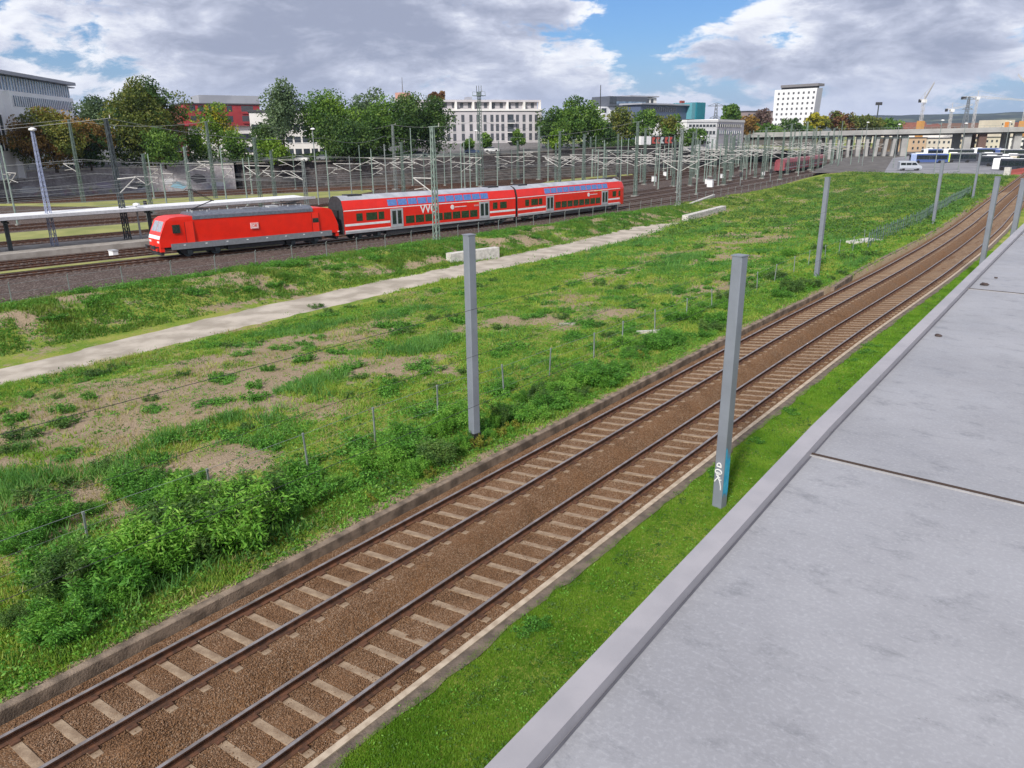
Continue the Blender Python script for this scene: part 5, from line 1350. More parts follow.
# hotel tower: it leans out towards its top on the right
A = at(772.5, 485, 15); B = at(812, 466, 15)
b = Bld('hotel_tower', A, B, 7, 'tall white hotel tower with a grid of small windows and a flat dark roof plate'); L = b.L
zt = zat(794, 89.5, 475)
mb = MB(); lean = 1.0
P = [(0, 0, -1), (L - .9, 0, -1), (L - .9, 7, -1), (0, 7, -1), (-.6, 0, zt), (L + lean, 0, zt), (L + lean, 7, zt), (-.6, 7, zt)]
mb.poly(P, whitep, [(3, 2, 1, 0), (4, 5, 6, 7), (0, 1, 5, 4), (2, 3, 7, 6), (3, 0, 4, 7)]); mb.poly(P, mat('hotel_side_shade', (.42, .43, .47), rough=.7), [(1, 2, 6, 5)]); mb.build('wall', None, b.root)  # shade on the right side is put into its greyer colour
b.box('recess_floor', 3, L - 1, 1.5, 6, zt, zt + 1.1, darkroof); b.box('roof_plate', 3.5, L + 1.6, -.3, 7.3, zt + 1.1, zt + 2.6, mat('roof_plate_grey', (.20, .19, .20), rough=.7))
for r_ in range(9):
    z = zt - 3.1 - r_ * 3.05
    for c_ in range(8):
        x = 2.0 + c_ * (L - 2.2) / 7.6 + (z / zt) * .6 + (.0 if z < 0 else (z / zt) * c_ * .12)
        mb = MB(); mb.box((x - .62, -.06, z), (x + .62, .05, z + 1.35), mat('small_window', (.10, .10, .11), rough=.3)); mb.build('window', None, b.root)
# houses at the far left edge of the hotel
A = at(745, 520, 9); B = at(775, 530, 9)
b = Bld('apartment_block', A, B, 14, 'dim pinkish block half hidden by trees just left of the white hotel tower'); b.box('wall', 0, b.L, 0, 14, 0, zat(760, 112, 525), mat('dusty_pink', (.30, .24, .24), rough=.9)); b.box('roof', -.4, b.L + .4, -.4, 14.4, zat(760, 112, 525), zat(760, 111, 525), darkroof)
b.windows([b.L * (k + .5) / 6 for k in range(6)], [zat(760, 116, 525), zat(760, 120, 525)], 1.6, 1.4)

# container with red paint, street things
x0, y0 = at(641, 232, 7.0); x1, y1 = at(673.5, 240, 7.0); zb_ = zat(655, 144.5, 236); zt_ = zat(655, 136.2, 236)
b = Bld('container', (x0, y0), (x1, y1), 2.5, 'long container on the street, white at its left end and painted with red shapes', cat='container'); L = b.L; b.root.location.z = 0
b.box('white_end', 0, L * .30, 0, 2.5, zb_, zt_, whitep); b.box('dark_body', L * .301, L, .02, 2.48, zb_ + .02, zt_ - .02, dgrey)
g = random.Random(9)
rp = mat('red_spray', (.45, .08, .06), rough=.7)
for k in range(5):
    xa = L * .33 + k * L * .133; mb = MB(); w_ = L * .105
    mb.prism([(xa, zb_ + .35), (xa + w_ * .95, zb_ + .25), (xa + w_, zb_ + .5), (xa + w_ * .4, zb_ + 1.0), (xa + w_ * .95, zt_ - .5), (xa + w_ * .5, zt_ - .25), (xa + .05, zt_ - .4)], -.05, .03, rp if k != 2 else mat('pale_spray', (.5, .55, .55), rough=.7), 'y'); mb.build('painted_shape', None, b.root)

# ------------------------------------------------------------------ vehicles
def car(px, py, depth, z, rz, paint, label, group='cars parked along the street above the wall'):
    x, y = at(px, depth, z)
    t = empty('parked_car', (x, y, z), rz, label, 'car', group)
    mb = MB(); mb.prism([(-2.1, .35), (2.1, .35), (2.15, .75), (1.95, .95), (1.1, 1.02), (-1.9, 1.0), (-2.12, .8)], -.85, .85, paint, 'y'); mb.build('body', None, t)
    mb = MB(); P = [(1.15, -.78, 1.021), (.45, -.66, 1.45), (-1.1, -.66, 1.47), (-1.8, -.78, 1.0)]; P2 = [(a, -b_, c) for a, b_, c in P]
    mb.poly(P + P2, glass, [(0, 1, 2, 3)[::-1], (4, 5, 6, 7), (0, 4, 5, 1)[::-1], (2, 6, 7, 3)[::-1]]); mb.poly([P[1], P[2], P2[2], P2[1]], paint); mb.build('cabin', None, t)
    for wx in (-1.3, 1.3):
        for wy in (-.78, .78):
            w_ = MB(); n = 12; PP = [(wx + .33 * math.cos(2 * math.pi * k / n), wy + e, .33 + .33 * math.sin(2 * math.pi * k / n)) for e in (-.1, .1) for k in range(n)]
            w_.poly(PP, black, [(k, (k + 1) % n, n + (k + 1) % n, n + k) for k in range(n)] + [tuple(range(n))[::-1], tuple(range(n, 2 * n))]); w_.build('wheel', None, t)
cp = [mat('car_blue', (.04, .09, .22), rough=.3), mat('car_white', (.7, .7, .7), rough=.3), mat('car_silver', (.35, .36, .38), rough=.3, metal=.4), mat('car_dark', (.03, .03, .035), rough=.3), mat('car_red', (.35, .04, .03), rough=.3)]
wa = lambda px: math.atan2(62, 19)
for px, d_, z, c, lb in ((472, 210, 5.2, 0, 'blue car parked before the white apartment block beside the tallest mast'), (492, 214, 5.5, 1, 'white car parked right of the blue one before the apartment block'), (420, 196, 4.9, 2, 'silver car parked under the dark trees left of the apartment block'),
                         (300, 182, 4.4, 1, 'white car parked under the trees behind the white street lamp'), (326, 186, 4.5, 2, 'silver car parked right of the street lamp, under the trees'), (273, 178, 4.3, 3, 'dark car parked below the willowy tree'),
                         (585, 232, 6.5, 4, 'red car parked beneath the dark round tree'), (692, 262, 6.3, 1, 'white car parked in front of the low white office'), (704, 268, 6.3, 3, 'dark car parked before the low white office'), (735, 292, 6.2, 2, 'silver car parked beside the orange tree')):
    car(px, 0, d_, z - .25, R(35), cp[c], lb)
# van at the lot
def van(x, y, z, rz, label):
    t = empty('parked_van', (x, y, z), rz, label, 'van')
    vm = mat('van_silver', (.42, .45, .50), (.38, .41, .46), rough=.35)
    mb = MB(); mb.prism([(-2.9, .4), (2.85, .4), (2.95, .9), (2.75, 1.25), (1.95, 1.55), (1.25, 2.35), (.9, 2.5), (-2.6, 2.55), (-2.9, 2.3)], -.98, .98, vm, 'y'); mb.build('body', None, t)
    for s_ in (-1, 1):
        for x0, x1 in ((-2.65, -1.35), (-1.2, .1)):
            mb = MB(); mb.box((x0, s_ * .98 - .02, 1.45), (x1, s_ * .98 + .02, 2.1), glass); mb.build('window', None, t)
        mb = MB(); P = [(.25, s_ * 1.0, 1.45), (1.7, s_ * 1.0, 1.45), (1.2, s_ * 1.0, 2.1), (.25, s_ * 1.0, 2.1)]; P += [(a, s_ * .95, c) for a, _, c in P]; mb.poly(P, glass, [(0, 1, 2, 3), (7, 6, 5, 4), (0, 4, 5, 1), (1, 5, 6, 2), (2, 6, 7, 3), (3, 7, 4, 0)]); mb.build('side_window', None, t)
        mb = MB(); mb.box((-2.8, s_ * .99 - .02, .55), (2.6, s_ * .99 + .02, .72), mgrey); mb.build('side_strip', None, t)
        for wx in (-1.8, 1.9):
            w_ = MB(); n = 14; PP = [(wx + .36 * math.cos(2 * math.pi * k / n), s_ * .86 + e, .36 + .36 * math.sin(2 * math.pi * k / n)) for e in (-.13, .14) for k in range(n)]
            w_.poly(PP, black, [(k, (k + 1) % n, n + (k + 1) % n, n + k) for k in range(n)] + [tuple(range(n))[::-1], tuple(range(n, 2 * n))]); w_.build('wheel', None, t)
    mb = MB(); P = [(1.99, -.85, 1.56), (1.99, .85, 1.56), (1.3, .8, 2.32), (1.3, -.8, 2.32)]; P += [(a - .1, b_, c - .05) for a, b_, c in P]; mb.poly(P, glass, [(0, 1, 2, 3), (7, 6, 5, 4), (0, 4, 5, 1), (1, 5, 6, 2), (2, 6, 7, 3), (3, 7, 4, 0)]); mb.build('windscreen', None, t)
    mb = MB(); mb.box((2.85, -.9, .4), (3.02, .9, .75), mgrey); mb.build('bumper', None, t)
x, y = gnd(909, 170.5, -.55); van(x, y, -.55, YAW * -1 + R(-8), 'silver grey van parked at the near edge of the bus lot')
def bus(px, py, L, rz, roof, side, front, label, articulated=False, front_at=-1, hh=3.05):
    x, y = gnd(px, py, -.55)
    t = empty('parked_bus', (x, y, -.55), rz, label, 'bus', 'buses parked on the lot by the bridge')
    W = 1.27; segs = [(-L / 2, L / 2)] if not articulated else [(-L / 2, L * .06), (L * .1, L / 2)]
    for i, (a, b_) in enumerate(segs):
        mb = MB(); pf = [(-W, .3), (W, .3), (W, 2.75), (W - .12, hh - .1), (W - .3, hh), (-W + .3, hh), (-W + .12, hh - .1), (-W, 2.75)]
        mb.prism(pf, a, b_, side, 'x'); mb.build('body', None, t)
        mb = MB(); mb.box((a + .3, -W + .3, hh + .002), (b_ - .3, W - .3, hh + .08), roof); mb.box((a + 1.5, -.8, hh + .082), (a + 3.8, .8, hh + .3), roof); mb.build('roof', None, t)
        for s_ in (-1, 1):
            n = max(2, int((b_ - a - .8) / 1.6)); st = (b_ - a - .8) / n
            mb = MB(); mb.box((a + .35, s_ * W - .015, 1.2), (b_ - .35, s_ * W + .02, 2.55), glass); gl = mb.build('window_band', None, t)
            for k in range(n - 1):
                m2 = MB(); xx_ = a + .4 + (k + 1) * st; m2.box((xx_ - .04, s_ * W + (.021 if s_ > 0 else -.035), 1.2), (xx_ + .04, s_ * W + (.035 if s_ > 0 else -.021), 2.55), dgrey); m2.build('pillar', None, gl)
            for wx in (a + 2.4, b_ - 2.6) if b_ - a > 8 else (b_ - 2.2,):
                w_ = MB(); nn = 14; PP = [(wx + .48 * math.cos(2 * math.pi * k / nn), s_ * 1.14 + e, .48 + .48 * math.sin(2 * math.pi * k / nn)) for e in (-.15, .17) for k in range(nn)]
                w_.poly(PP, black, [(k, (k + 1) % nn, nn + (k + 1) % nn, nn + k) for k in range(nn)] + [tuple(range(nn))[::-1], tuple(range(nn, 2 * nn))]); w_.build('wheel', None, t)
    if articulated:
        mb = MB(); mb.box((L * .06, -1.15, .5), (L * .1, 1.15, 2.9), dgrey); mb.build('bellows', None, t)
    xf = front_at * L / 2; a, b_ = sorted((xf, xf - front_at * 1.7))
    mb = MB(); mb.prism([(-W - .02, .28), (W + .02, .28), (W + .02, 2.76), (W - .1, hh - .06), (W - .28, hh + .03), (-W + .28, hh + .03), (-W + .1, hh - .06), (-W - .02, 2.76)], a - .03, b_, front, 'x'); fr = mb.build('front', None, t)
    a, b_ = sorted((xf + front_at * .06, xf + front_at * .02))
    mb = MB(); mb.box((a, -1.1, 1.1), (b_, 1.1, 2.7), glass); mb.build('windscreen', None, fr)
bw_ = mat('bus_white', (.86, .87, .88), rough=.4); bd_ = mat('bus_dark', (.035, .04, .055), rough=.4); lime = mat('lime_paint', (.50, .62, .06), rough=.4); bb_ = mat('bus_blue', (.05, .09, .26), rough=.4); beige = mat('bus_beige', (.55, .50, .40), rough=.4); pale = mat('bus_pale_blue', (.30, .38, .60), rough=.4)
BR = 0.0
al = lambda px: (math.atan((px - 512) / F) - 0.66626)          # bearing of a column
def facing(px, off=0): return -al(px) + R(off)                   # local x lies along the picture's width
bus(928, 163.0, 11.5, facing(928, 14), bw_, bb_, pale, 'dark blue bus with a pale blue front, leftmost of the parked buses')
bus(972, 162.5, 17.5, facing(972, 12), bw_, bd_, lime, 'long dark articulated bus with a lime green front and pale roof', True)
bus(998, 166.5, 9.5, facing(998, -14), bw_, bd_, beige, 'dark bus with a beige end in front of the long articulated bus', front_at=1)
bus(1022, 164.5, 11.0, facing(1022, -6), bw_, bd_, bw_, 'dark bus cut by the right edge of the picture behind the red barrier')
bus(1010, 157.5, 12.0, facing(1010, 20), bw_, bd_, bb_, 'dark bus farther back on the right of the lot, near the bridge pillars', hh=3.05)
bus(957, 157.0, 11.5, facing(957, 18), bw_, bd_, bw_, 'white roofed bus partly hidden behind the lime fronted one')
bus(935, 156.5, 11.0, facing(935, 26), bw_, bb_, bw_, 'dark blue bus far back behind the pale fronted bus')
bus(1012, 170.5, 9.0, facing(1012, -20), bw_, bd_, bw_, 'white fronted bus standing near the red barrier')
bus(985, 155.5, 11.5, facing(985, 24), bw_, bb_, bw_, 'pale roofed bus behind the articulated one')
# red and white barrier
x, y = gnd(1006, 176, -.5); x2, y2 = gnd(1030, 172, -.5)
t = empty('barrier', (x, y, -.55), math.atan2(y2 - y, x2 - x), 'red barrier with a white left end at the edge of the bus lot', 'barrier')
Lb = math.hypot(x2 - x, y2 - y); mb = MB(); mb.prism([(-.4, 0), (.4, 0), (.2, .5), (.15, 1.3), (-.15, 1.3), (-.2, .5)], 1.3, Lb, mat('barrier_red', (.50, .10, .07), rough=.6), 'x'); mb.build('red_wall', None, t)
mb = MB(); mb.box((0, -.6, 0), (1.28, .6, 2.0), concl); mb.build('pale_block', None, t)
for px, y0, y1 in ((934, 172, 121), (958, 170, 124), (893, 168, 125), (862, 166, 123), (1003, 160, 118)):
    x, y, h = fit_h(px, y0, px + 6 if px > 900 else px + 3, y1, -.55); lamp(x, y, -.55, min(h, 13), {934: 'thin lamp post before the dark blue bus', 958: 'thin lamp post before the lime fronted bus', 893: 'lamp post behind the silver van', 862: 'lamp post at the left edge of the bus lot', 1003: 'tall lamp post at the right of the bus lot'}[px], False, steel)

# ------------------------------------------------------------------ bridge
br = empty('road_bridge', (-60, 330, 0), 0, 'long flat concrete road bridge crossing the railway and the bus lot', 'bridge')
cb = mat('bridge_concrete', (.36, .355, .345), (.27, .265, .26), rough=.9, scale=.15)
cbd = mat('bridge_concrete_shaded', (.12, .11, .105), (.08, .075, .07), rough=.9, scale=.15)  # the bridge concrete again, with the girder's shade put into the colour
P0 = at(814, 330, 8); P1 = at(1060, 322, 8); dv = Vector((P1[0] - P0[0], P1[1] - P0[1], 0)); Lb = dv.length; dv.normalize()
br.location = (P0[0], P0[1], 0); br.rotation_euler = (0, 0, math.atan2(dv.y, dv.x))
zu = 7.5; zd = 8.65; br.rotation_euler = (0, -math.atan(1.1 / Lb), math.atan2(dv.y, dv.x))
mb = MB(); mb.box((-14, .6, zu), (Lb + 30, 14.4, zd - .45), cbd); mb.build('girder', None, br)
mb = MB(); mb.box((-30, -.6, zd - .45), (Lb + 40, 15.6, zd + .35), cb); mb.build('deck', None, br)
mb = MB(); mb.box((-30, -.62, zd + .352), (Lb + 40, -.3, zd + 1.5), cb); mb.box((-30, 15.3, zd + .352), (Lb + 40, 15.6, zd + 1.5), cb); mb.build('parapet', None, br)
mb = MB()
for k in range(70): mb.bar((-28 + k * 2.4, -.45, zd + 1.5), (-28 + k * 2.4, -.45, zd + 2.3), .08, steel)
mb.bar((-28, -.45, zd + 2.3), (Lb + 40, -.45, zd + 2.3), .08, steel); mb.build('handrail', None, br)
Xb = lambda px: (px - 814) / (1060 - 814) * Lb
for px, w in ((822, 1.4), (833, 1.1), (843, 1.4), (852, 1.1), (862, 1.6), (871, 1.2), (880, 1.3), (889, 1.3), (897, 1.3), (909, 2.6), (972, 3.0), (987, 3.2), (1022, 3.0), (1046, 3.0)):
    mb = MB(); x = Xb(px); sp_ = .8 if px in (880, 889, 897) else 0
    for y0 in (1.6, 11.2):
        mb = MB(); mb.prism([(x - w / 2, -1.8), (x + w / 2, -1.8), (x + w / 2 + sp_, zu), (x - w / 2 + sp_, zu)], y0, y0 + 1.7, cb if px != 987 else mat('brown_pier', (.13, .08, .065), rough=.9), 'y'); mb.build('pier', None, br)
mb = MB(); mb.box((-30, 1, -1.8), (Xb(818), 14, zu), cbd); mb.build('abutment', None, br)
# van like vehicles are too small to see on the bridge; pale halls behind it
g = random.Random(12)
hallL = ['pale cream hall with an orange tint seen under the bridge, left of the lot', 'long cream hall behind the bridge pillars', 'cream hall behind the middle bridge bay', 'pale hall seen under the right bays of the bridge', 'rightmost pale hall under the bridge']
for i, (a, b_, pt_, m_) in enumerate(((911, 926, 138, mat('orange_cream', (.62, .44, .28), rough=.9)), (927, 956, 138.5, cream), (958, 978, 139, mat('pale_yellow', (.60, .52, .36), rough=.9)), (980, 1004, 137.5, cream), (1005, 1040, 137.5, fwall))):
    A = at(a, 400 + 8 * i, 4); B = at(b_, 405 + 8 * i, 4); bd = Bld('industrial_hall', A, B, 20, hallL[i], group='pale halls behind the bridge')
    zt_ = zat((a + b_) / 2, pt_, 403 + 8 * i); bd.box('wall', 0, bd.L, 0, 20, -1, zt_, m_); bd.box('roof', -.3, bd.L + .3, -.3, 20.3, zt_, zt_ + .4, darkroof)
    n = max(2, int(bd.L / 3.2)); bd.windows([bd.L * (k + .5) / n for k in range(n)], [zt_ - 2.6, zt_ - 5.8], 1.4, 1.3, frame=fwall)
for i, (a, b_, pt_) in enumerate(((998, 1012, 120),)):
    A = at(a, 620, 4); B = at(b_, 625, 4); bd = Bld('apartment_block', A, B, 20, 'pale block with an orange stripe rising above the bridge at the right'); bd.box('wall', 0, bd.L, 0, 20, -1, zat(a, pt_, 622), cream); bd.box('orange_stripe', bd.L * .3, bd.L * .6, -.08, .1, 5, zat(a, pt_ - .5, 622) - 2, mat('orange_paint', (.7, .25, .03), rough=.7))
    bd.windows([bd.L * .15, bd.L * .8], [8, 11, 14], 1.6, 1.4)

# ------------------------------------------------------------------ cranes, pylons
def crane(px, pyb, pyt, depth, jib, ang, luff, label, basem=None):
    x, y = at(px, depth, 10); zt_ = zat(px, pyt, depth)
    t = empty('tower_crane', (x, y, 0), R(ang), label, 'crane', 'construction cranes behind the bridge')
    w = 1.5; cmat = mat('crane_paint', (.50, .49, .50), rough=.6)
    mb = MB()
    for a, b_ in ((-1, -1), (1, -1), (1, 1), (-1, 1)): mb.bar((a * w / 2, b_ * w / 2, 0), (a * w / 2, b_ * w / 2, zt_), .22, cmat)
    n = int(zt_ / 2.2)
    for k in range(n):
        e = 1 if k % 2 else -1
        for s_ in (-1, 1): mb.bar((e * w / 2, s_ * w / 2, zt_ * k / n), (-e * w / 2, s_ * w / 2, zt_ * (k + 1) / n), .2, cmat)
    mb.build('mast', None, t)
    mb = MB(); mb.box((-1.2, -1.2, zt_), (1.6, 1.2, zt_ + 2.2), whitep); mb.build('cab', None, t)
    mb = MB(); tip = (jib * math.cos(R(luff)), 0, zt_ + 1.5 + jib * math.sin(R(luff)))
    mb.bar((0, -.6, zt_ + 1.6), (tip[0], -.1, tip[2]), .3, cmat); mb.bar((0, .6, zt_ + 1.6), (tip[0], .1, tip[2]), .3, cmat); mb.bar((0, 0, zt_ + 2.9), (tip[0] * .97, 0, tip[2] + .8), .3, cmat)
    n = 16
    for k in range(n):
        u = k / n; u2 = (k + 1) / n; z_ = lambda q: zt_ + 1.6 + (tip[2] - zt_ - 1.6) * q
        mb.bar((tip[0] * u, .5 * (1 - u), z_(u)), (tip[0] * u2, 0, z_(u2) + 1.2), .16, cmat)
    mb.build('jib', None, t)
    mb = MB(); mb.bar((0, 0, zt_ + 2), (-jib * .28, 0, zt_ + 2.2), .9, cmat); mb.box((-jib * .3, -1, zt_ + .2), (-jib * .22, 1, zt_ + 2.4), dgrey); mb.bar((0, 0, zt_), (0, 0, zt_ + 7), .35, cmat); mb.bar((0, 0, zt_ + 7), (tip[0] * .7, 0, zt_ + 1.6 + (tip[2] - zt_ - 1.6) * .7 + 1), .12, cmat); mb.bar((0, 0, zt_ + 7), (-jib * .28, 0, zt_ + 2.2), .12, cmat); mb.build('counter_jib', None, t)
    if basem: mb = MB(); mb.box((-1.9, -1.9, 0), (1.9, 1.9, zat(px, 121, depth)), basem); mb.build('base', None, t)
orange = mat('orange_hut', (.55, .28, .08), rough=.7)
crane(919.5, 130, 103, 560, 13, -25, 62, 'tower crane with a raised jib and an orange base, leftmost of the cranes', orange)
crane(948.5, 130, 112, 620, 17, 38, 12, 'low tower crane with its jib pointing right, between the other cranes')
crane(972, 130, 100, 640, 44, 38, -4, 'slender crane with a long nearly level jib, right of the lattice pylon')
crane(1022, 130, 92, 520, 13, 160, 45, 'tower crane with an orange base at the right picture edge', orange)
def pylon(px, pyt, depth, label, arms=((0, 7), (.22, 5))):
    x, y = at(px, depth, 20); zt_ = zat(px, pyt, depth); t = empty('power_pylon', (x, y, 0), R(30), label, 'pylon')
    mb = MB(); pm2 = mat('pylon_steel', (.16, .18, .21), rough=.7)
    wd = lambda z: 3.6 * (1 - z / zt_) + 1.0
    for a, b_ in ((-1, -1), (1, -1), (1, 1), (-1, 1)): mb.bar((a * wd(0) / 2, b_ * wd(0) / 2, 0), (a * wd(zt_) / 2, b_ * wd(zt_) / 2, zt_), .4, pm2)
    n = 12
    for k in range(n):
        z0, z1 = zt_ * k / n, zt_ * (k + 1) / n
        for s_ in (-1, 1):
            mb.bar((-wd(z0) / 2, s_ * wd(z0) / 2, z0), (wd(z1) / 2, s_ * wd(z1) / 2, z1), .22, pm2); mb.bar((wd(z0) / 2, s_ * wd(z0) / 2, z0), (-wd(z1) / 2, s_ * wd(z1) / 2, z1), .22, pm2)
    mb.build('lattice', None, t)
    for f_, L_ in arms:
        z = zt_ * (1 - f_) - .5; mb = MB(); mb.bar((-L_, 0, z), (L_, 0, z), .45, pm2); mb.bar((-L_, 0, z), (0, 0, z + 2), .3, pm2); mb.bar((L_, 0, z), (0, 0, z + 2), .3, pm2); mb.build('cross_arm', None, t)
pylon(966, 97, 600, 'dark lattice power pylon among the cranes', ((0.04, 4.6), (.25, 4.0)))
pylon(715.5, 104, 520, 'thin power pylon rising behind the low white office', ((0.03, 5.5), (.3, 4)))
x, y = at(876.5, 430, 15); zt_ = zat(876.5, 103.5, 430)
t = empty('floodlight_mast', (x, y, 0), R(30), 'dark floodlight mast rising from the trees left of the cranes', 'floodlight mast')
mb = MB(); mb.bar((0, 0, 0), (0, 0, zt_), 1.1, dsteel, .6, n=6); mb.build('pole', None, t); mb = MB(); mb.box((-1.7, -.4, zt_ - 1), (1.7, .4, zt_ + .6), dgrey); mb.build('lamp_rack', None, t)

# ------------------------------------------------------------------ town and hills
hm = bpy.data.materials.new('wooded_hills'); hm.use_nodes = True; t_ = hm.node_tree; b_ = t_.nodes['Principled BSDF']; b_.inputs['Roughness'].default_value = 1
geo = N(t_, 'ShaderNodeNewGeometry')
t_.links.new(ramp(t_, noise(t_, geo.outputs['Position'], .006, 8, .7), [(.40, (.006, .014, .012)), (.52, (.018, .032, .022)), (.58, (.07, .09, .05)), (.66, (.20, .17, .13))]), b_.inputs['Base Color'])
xs_ = np.linspace(-5500, 1800, 130); 
def hill_z(X, Y):
    base = np.interp(Y, [2600, 3400, 4300, 5600], [-5, 30, 82, 74])
    return base * (.82 + .42 * fbm(X + 9000, Y, 2600, 2)) + 16 * fbm(X + 5000, Y, 160, 3)
hl = grid('hills', xs_, np.linspace(2600, 5800, 60), hill_z, lambda X, Y: X, hm, smooth_=False); tag(hl, kind='structure')
g = random.Random(77)
def house(x, y, z, w, l, h, rz, wm, rm, lab):
    t = empty('town_house', (x, y, z), rz, lab, 'house', 'houses of the town below the hills')
    mb = MB(); mb.box((-w / 2, -l / 2, 0), (w / 2, l / 2, h), wm); mb.build('wall', None, t)
    mb = MB(); mb.prism([(-w / 2 - .4, h - .2), (w / 2 + .4, h - .2), (0, h + w * .35)], -l / 2 - .3, l / 2 + .3, rm, 'y'); mb.build('roof', None, t)
h0s = []
wms = [fwall, cream, lilac, mat('pale_brick', (.33, .2, .15), rough=.9)]; rms = [tiles, darkroof, mat('brown_roof', (.13, .075, .055), rough=.9)]
for k in range(70):
    px = g.uniform(868, 1030); dd = g.uniform(620, 2300); x, y = at(px, dd, 5)
    sc = 1 + dd / 2200; house(x, y, -1.0, g.uniform(9, 13) * sc, g.uniform(14, 30) * sc, g.uniform(7, 13) * sc * .8, g.uniform(0, 3.14), wms[g.randrange(4)], rms[g.randrange(3)], 'small town house far off between the bridge and the blue hills')

# ================================================================== trees
LM = {}
def LMat(key):
    if key not in LM:
        a, b_, c = {'dark': ((.022, .052, .016), (.055, .115, .026), (.13, .20, .045)), 'mid': ((.035, .082, .018), (.09, .18, .03), (.20, .31, .055)), 'fresh': ((.05, .11, .014), (.13, .235, .022), (.24, .35, .04)),  # third tone of dark and mid is raised to paint sunlight on the leaves
                    'grey': ((.045, .08, .04), (.10, .155, .075), (.18, .25, .12)), 'olive': ((.04, .07, .014), (.12, .15, .028), (.27, .25, .055)), 'brown': ((.09, .055, .018), (.20, .12, .032), (.36, .22, .06)), 'rust': ((.08, .03, .018), (.16, .07, .03), (.2, .13, .05)),
                    'yellow': ((.12, .13, .015), (.30, .28, .02), (.42, .38, .03)), 'mauve': ((.10, .06, .055), (.17, .11, .10), (.2, .16, .13))}[key]
        LM[key] = leafmat('leaf_' + key, a, b_, c, .25)
    return LM[key]
def tree(px, pt_, pb_, wpx, depth, key, label, name='leafy_tree', key2=None, col_=False, dens_=1.0, base_z=None, seed=0, trunk=None, group=None):
    g = np.random.default_rng(seed + int(px * 7)); gr = random.Random(seed + int(px))
    s = depth / F; zt_ = zat(px, pt_, depth); x, y = at(px, depth, zt_); 
    bz = base_z if base_z is not None else float(np.interp(y, _wy, [w_[2] for w_ in WALL])) - .2
    zb_ = zat(px, pb_, depth); W = wpx * s / 2 * 1.12; zt_ += (zt_ - zb_) * .03; Hh = (zt_ - zb_) * 1.1; cz = (zt_ + zb_) / 2
    t = empty(name, (x, y, bz), label=label, cat='tree', group=group)
    n = int(26 * dens_ + W * 4); C = []
    for k in range(n):
        a = g.normal(size=3); a /= np.linalg.norm(a); r = g.uniform(.35, .86) if k > n // 6 else g.uniform(0, .4)
        wob = 1 + .16 * math.sin(3 * math.atan2(a[1], a[0]) + seed) + g.uniform(-.1, .1)
        z_ = a[2] * r * Hh / 2; taper = 1.0 if not col_ else 1.0
        shape = 1 - .22 * max(0, a[2])
        C.append((a[0] * r * W * wob * shape, a[1] * r * W * wob * shape, cz - bz + z_ * .92, g.uniform(.75, 1.25)))
    rb = max(W, Hh / 2) * .30
    leaf = max(.36, min(1.3, depth / F * 2.1)); per = int(np.clip(7.5 * (rb / leaf) ** 2, 70, 520) * dens_)
    pts = []; outs = []
    for cx_, cy_, cz_, rr in C:
        a = g.normal(size=(per, 3)); a /= np.linalg.norm(a, axis=1)[:, None]; r = rb * rr * g.uniform(.45, 1.08, per)[:, None] ** .7
        q = a * r * np.array([1, 1, .72 if not col_ else 1.5]); pts.append(q + np.array([cx_, cy_, cz_])); outs.append(a)
    pts = np.concatenate(pts); outs = np.concatenate(outs)
    V, Fq, tn = leaves(pts, leaf, 1.5, 0, g, None)
    br_ = np.repeat(np.repeat(g.random(n) * .5 - .25, per), 4); tn = np.clip(tn * .75 + .12 + br_, 0, 1)
    o = nmesh('crown', V, Fq, LMat(key), tn, t)
    if key2:
        o.data.materials.append(LMat(key2)); sel = (fbm(pts[:, 0] + 40, pts[:, 2] + pts[:, 1] + 40, W * .7, 2) > .54); o.data.polygons.foreach_set('material_index', sel.astype(np.int32))
    mb = MB(); tw = max(.3, W * .09)
    zc_ = (cz - bz); mb.bar((0, 0, -.3), (0, 0, zc_ * .55), tw, bark, tw * .7, n=8); mb.bar((0, 0, zc_ * .55), (0, 0, zc_ + Hh * .2), tw * .7, bark, tw * .25, n=7)
    for k in range(9):
        c = C[gr.randrange(len(C))]; z0 = zc_ * gr.uniform(.4, .8); mb.bar((0, 0, z0), (c[0] * .85, c[1] * .85, c[2]), tw * .38, bark, tw * .1, n=6)
    mb.build('trunk', None, t)
    return t
